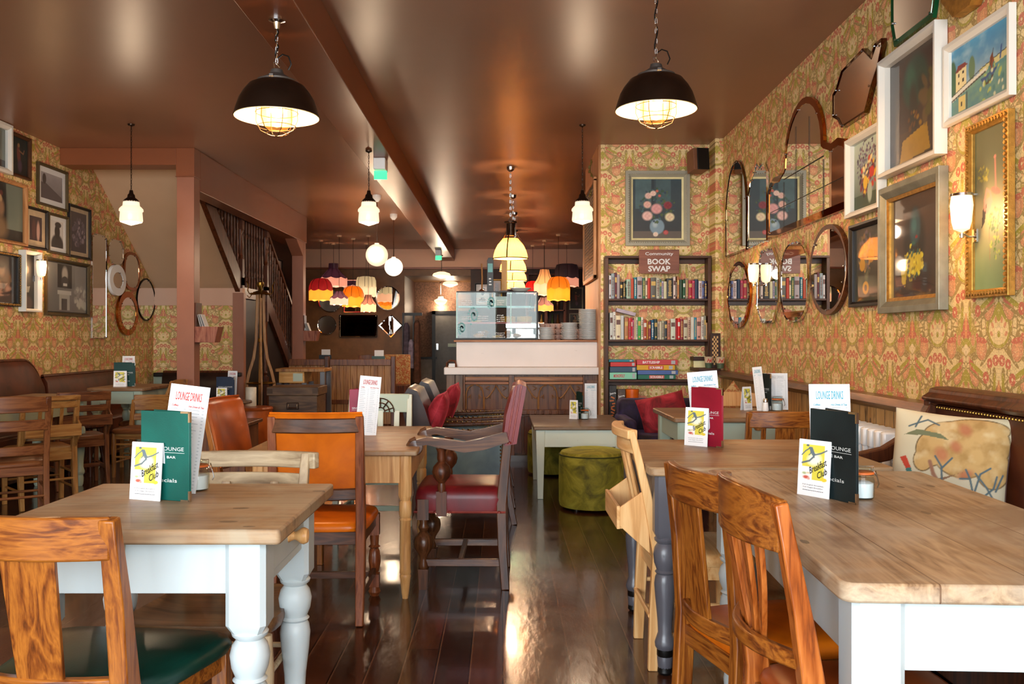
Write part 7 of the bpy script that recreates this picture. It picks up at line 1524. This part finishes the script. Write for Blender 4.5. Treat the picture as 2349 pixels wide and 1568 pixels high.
for x, c, z0, z1 in ((-.02, '#3a3444', .55, 1.55), (.07, '#6a6478', .6, 1.2), (.2, '#4a2c20', .3, 1.6)):
    m = MB(); m.lathe([(.03, z1), (.07, z1-.08), (.075, (z0+z1)/2), (.09, z0), (.05, z0)], (x, -.05, 0), 12, wob=lambda i, a: .01*math.sin(a*5)); tag(obj('coat', m, plain('coat'+c, c, .8, var=.5, sc=14), loc=(-1.98, 18.64, 0)), {'#3a3444': 'dark blue-grey coat hanging leftmost on the rack', '#6a6478': 'light patterned coat in the middle of the rack', '#4a2c20': 'long brown coat hanging rightmost on the rack'}[c], 'coat')
# on top of the cake cabinet
t = thing('tall_chalk_sign', 'tall narrow black chalk paddle standing on the cake cabinet', 'sign', ((1125-1152)/217., 9.25, 1.699)); m = MB(); m.prism([(-.033, 0), (.033, 0), (.033, .33), (.02, .36), (-.02, .36), (-.033, .33)], .012); obj('paddle', m, M['black'], t, .002, 0)
m = MB(); m.bx(-.025, .025, -.0075, -.006, .21, .30); obj('blue_chalk_panel', m, plain('blue_chalk', '', .7), t, 0, 0); m = MB(); [m.bx(-.014+.004*(k % 2), .014-.003*(k % 3), -.0075, -.006, .075+k*.03, .088+k*.03) for k in range(3)]; obj('chalk_lines', m, M['paper'], t, 0, 0)
t = thing('wooden_post_ornament', 'square brown wooden post ornament on the cake cabinet', 'ornament', ((1157-1152)/217., 9.27, 1.699)); m = MB(); m.bx(-.03, .03, -.03, .03, .02, .33); obj('post', m, M['dado'], t, .003); m = MB(); m.bx(-.05, .05, -.04, .04, 0, .02); obj('base', m, M['mahog'], t)
t = thing('rod_ornament', 'slim twig-like rod in a dark base at the left of the cake cabinet top', 'ornament', ((1106-1152)/217., 9.25, 1.699)); m = MB(); m.tube([(0, 0, .02), (.004, 0, .15), (-.002, 0, .3)], .008, 8); obj('rod', m, M['church'], t); m = MB(); m.lathe([(.035, 0), (.03, .02), (.012, .035)], n=14); obj('base', m, M['mahog'], t)
t = thing('serving_bowl', 'shallow white oval bowl on the right of the cake cabinet top', 'bowl', (.19, 9.28, 1.699)); m = MB(); m.lathe([(.03, 0), (.05, .004), (.115, .045), (.11, .047), (.045, .01), (0, .008)], n=28); obj('bowl', m, M['china'], t)
# coffee machine and gear behind the bar
t = thing('coffee_machine', 'steel coffee machine behind the cake cabinet', 'coffee machine', (.42, 16.7, 1.0)); m = MB(); m.bx(-.35, .35, -.2, .25, .08, .2); m.bx(-.35, .35, .05, .25, .2, .42); m.bx(-.37, .37, -.22, .25, .40, .52); obj('body', m, M['chrome'], t, .02)
for x in (-.2, .2): m = MB(); m.lathe([(.035, .30), (.035, .40)], (x, -.1, 0), 14); m.tube([(x, -.1, .32), (x, -.26, .31)], .012, 8); obj('portafilter', m, M['blackm'], t)
m = MB(); [m.bx(x-.03, x+.03, -.18, .22, 0, .08) for x in (-.3, .3)]; obj('foot', m, M['blackm'], t)
t = thing('back_shelf', 'dark shelf unit on the far wall behind the bar', 'shelf unit', (.93, 18.98, 0)); m = MB()
for x in (-.4, .0, .4): m.bx(x-.03, x+.03, -.12, .15, 1.0, 2.6)
for z in (1.4, 1.8, 2.2, 2.57): m.bx(-.4, .4, -.12, .15, z, z+.03)
m.bx(-.43, .43, -.12, .15, 0, 1.0); obj('frame', m, M['mahog'], t)
pr = [(.03, 0), (.035, .01), (.035, .16), (.013, .22), (.013, .28), (.016, .285), (.016, .3), (0, .3)]
b0 = None; bc_ = ['#2a3a20', '#4a2a14', '#8a6a2a', '#20303a']
for zi, z in enumerate((1.43, 1.83)):
    for k in range(6):
        x = .61+k*.115
        if abs(x-.93) < .07: continue
        if b0 is None or True:
            mt = plain('bottle'+bc_[k % 4], bc_[k % 4], .1); m = MB(); m.lathe(pr, n=12); o = obj('bottle', m, mt, loc=(x, 18.97, z+.001))
        tag(o, '%s bottle on the %s back shelf, number %d from the left' % (['green', 'brown', 'amber', 'blue-grey'][k % 4], ['lower', 'upper'][zi], k+1-(k > 3)), 'bottle', 'bottles on the back shelf')
t = thing('ledge_ornament', 'white coiled handle ornament on the bar ledge at its left end', 'ornament', (-.50, 8.86, .936)); m = MB(); m.tube([(-.05, 0, 0), (-.05, 0, .04), (-.02, 0, .065), (.03, 0, .06), (.04, 0, 0)], .012, 8); obj('handle', m, M['mahog'], t); m = MB(); m.bx(-.03, .03, -.01, .02, 0, .035); obj('paper', m, M['paper'], t)
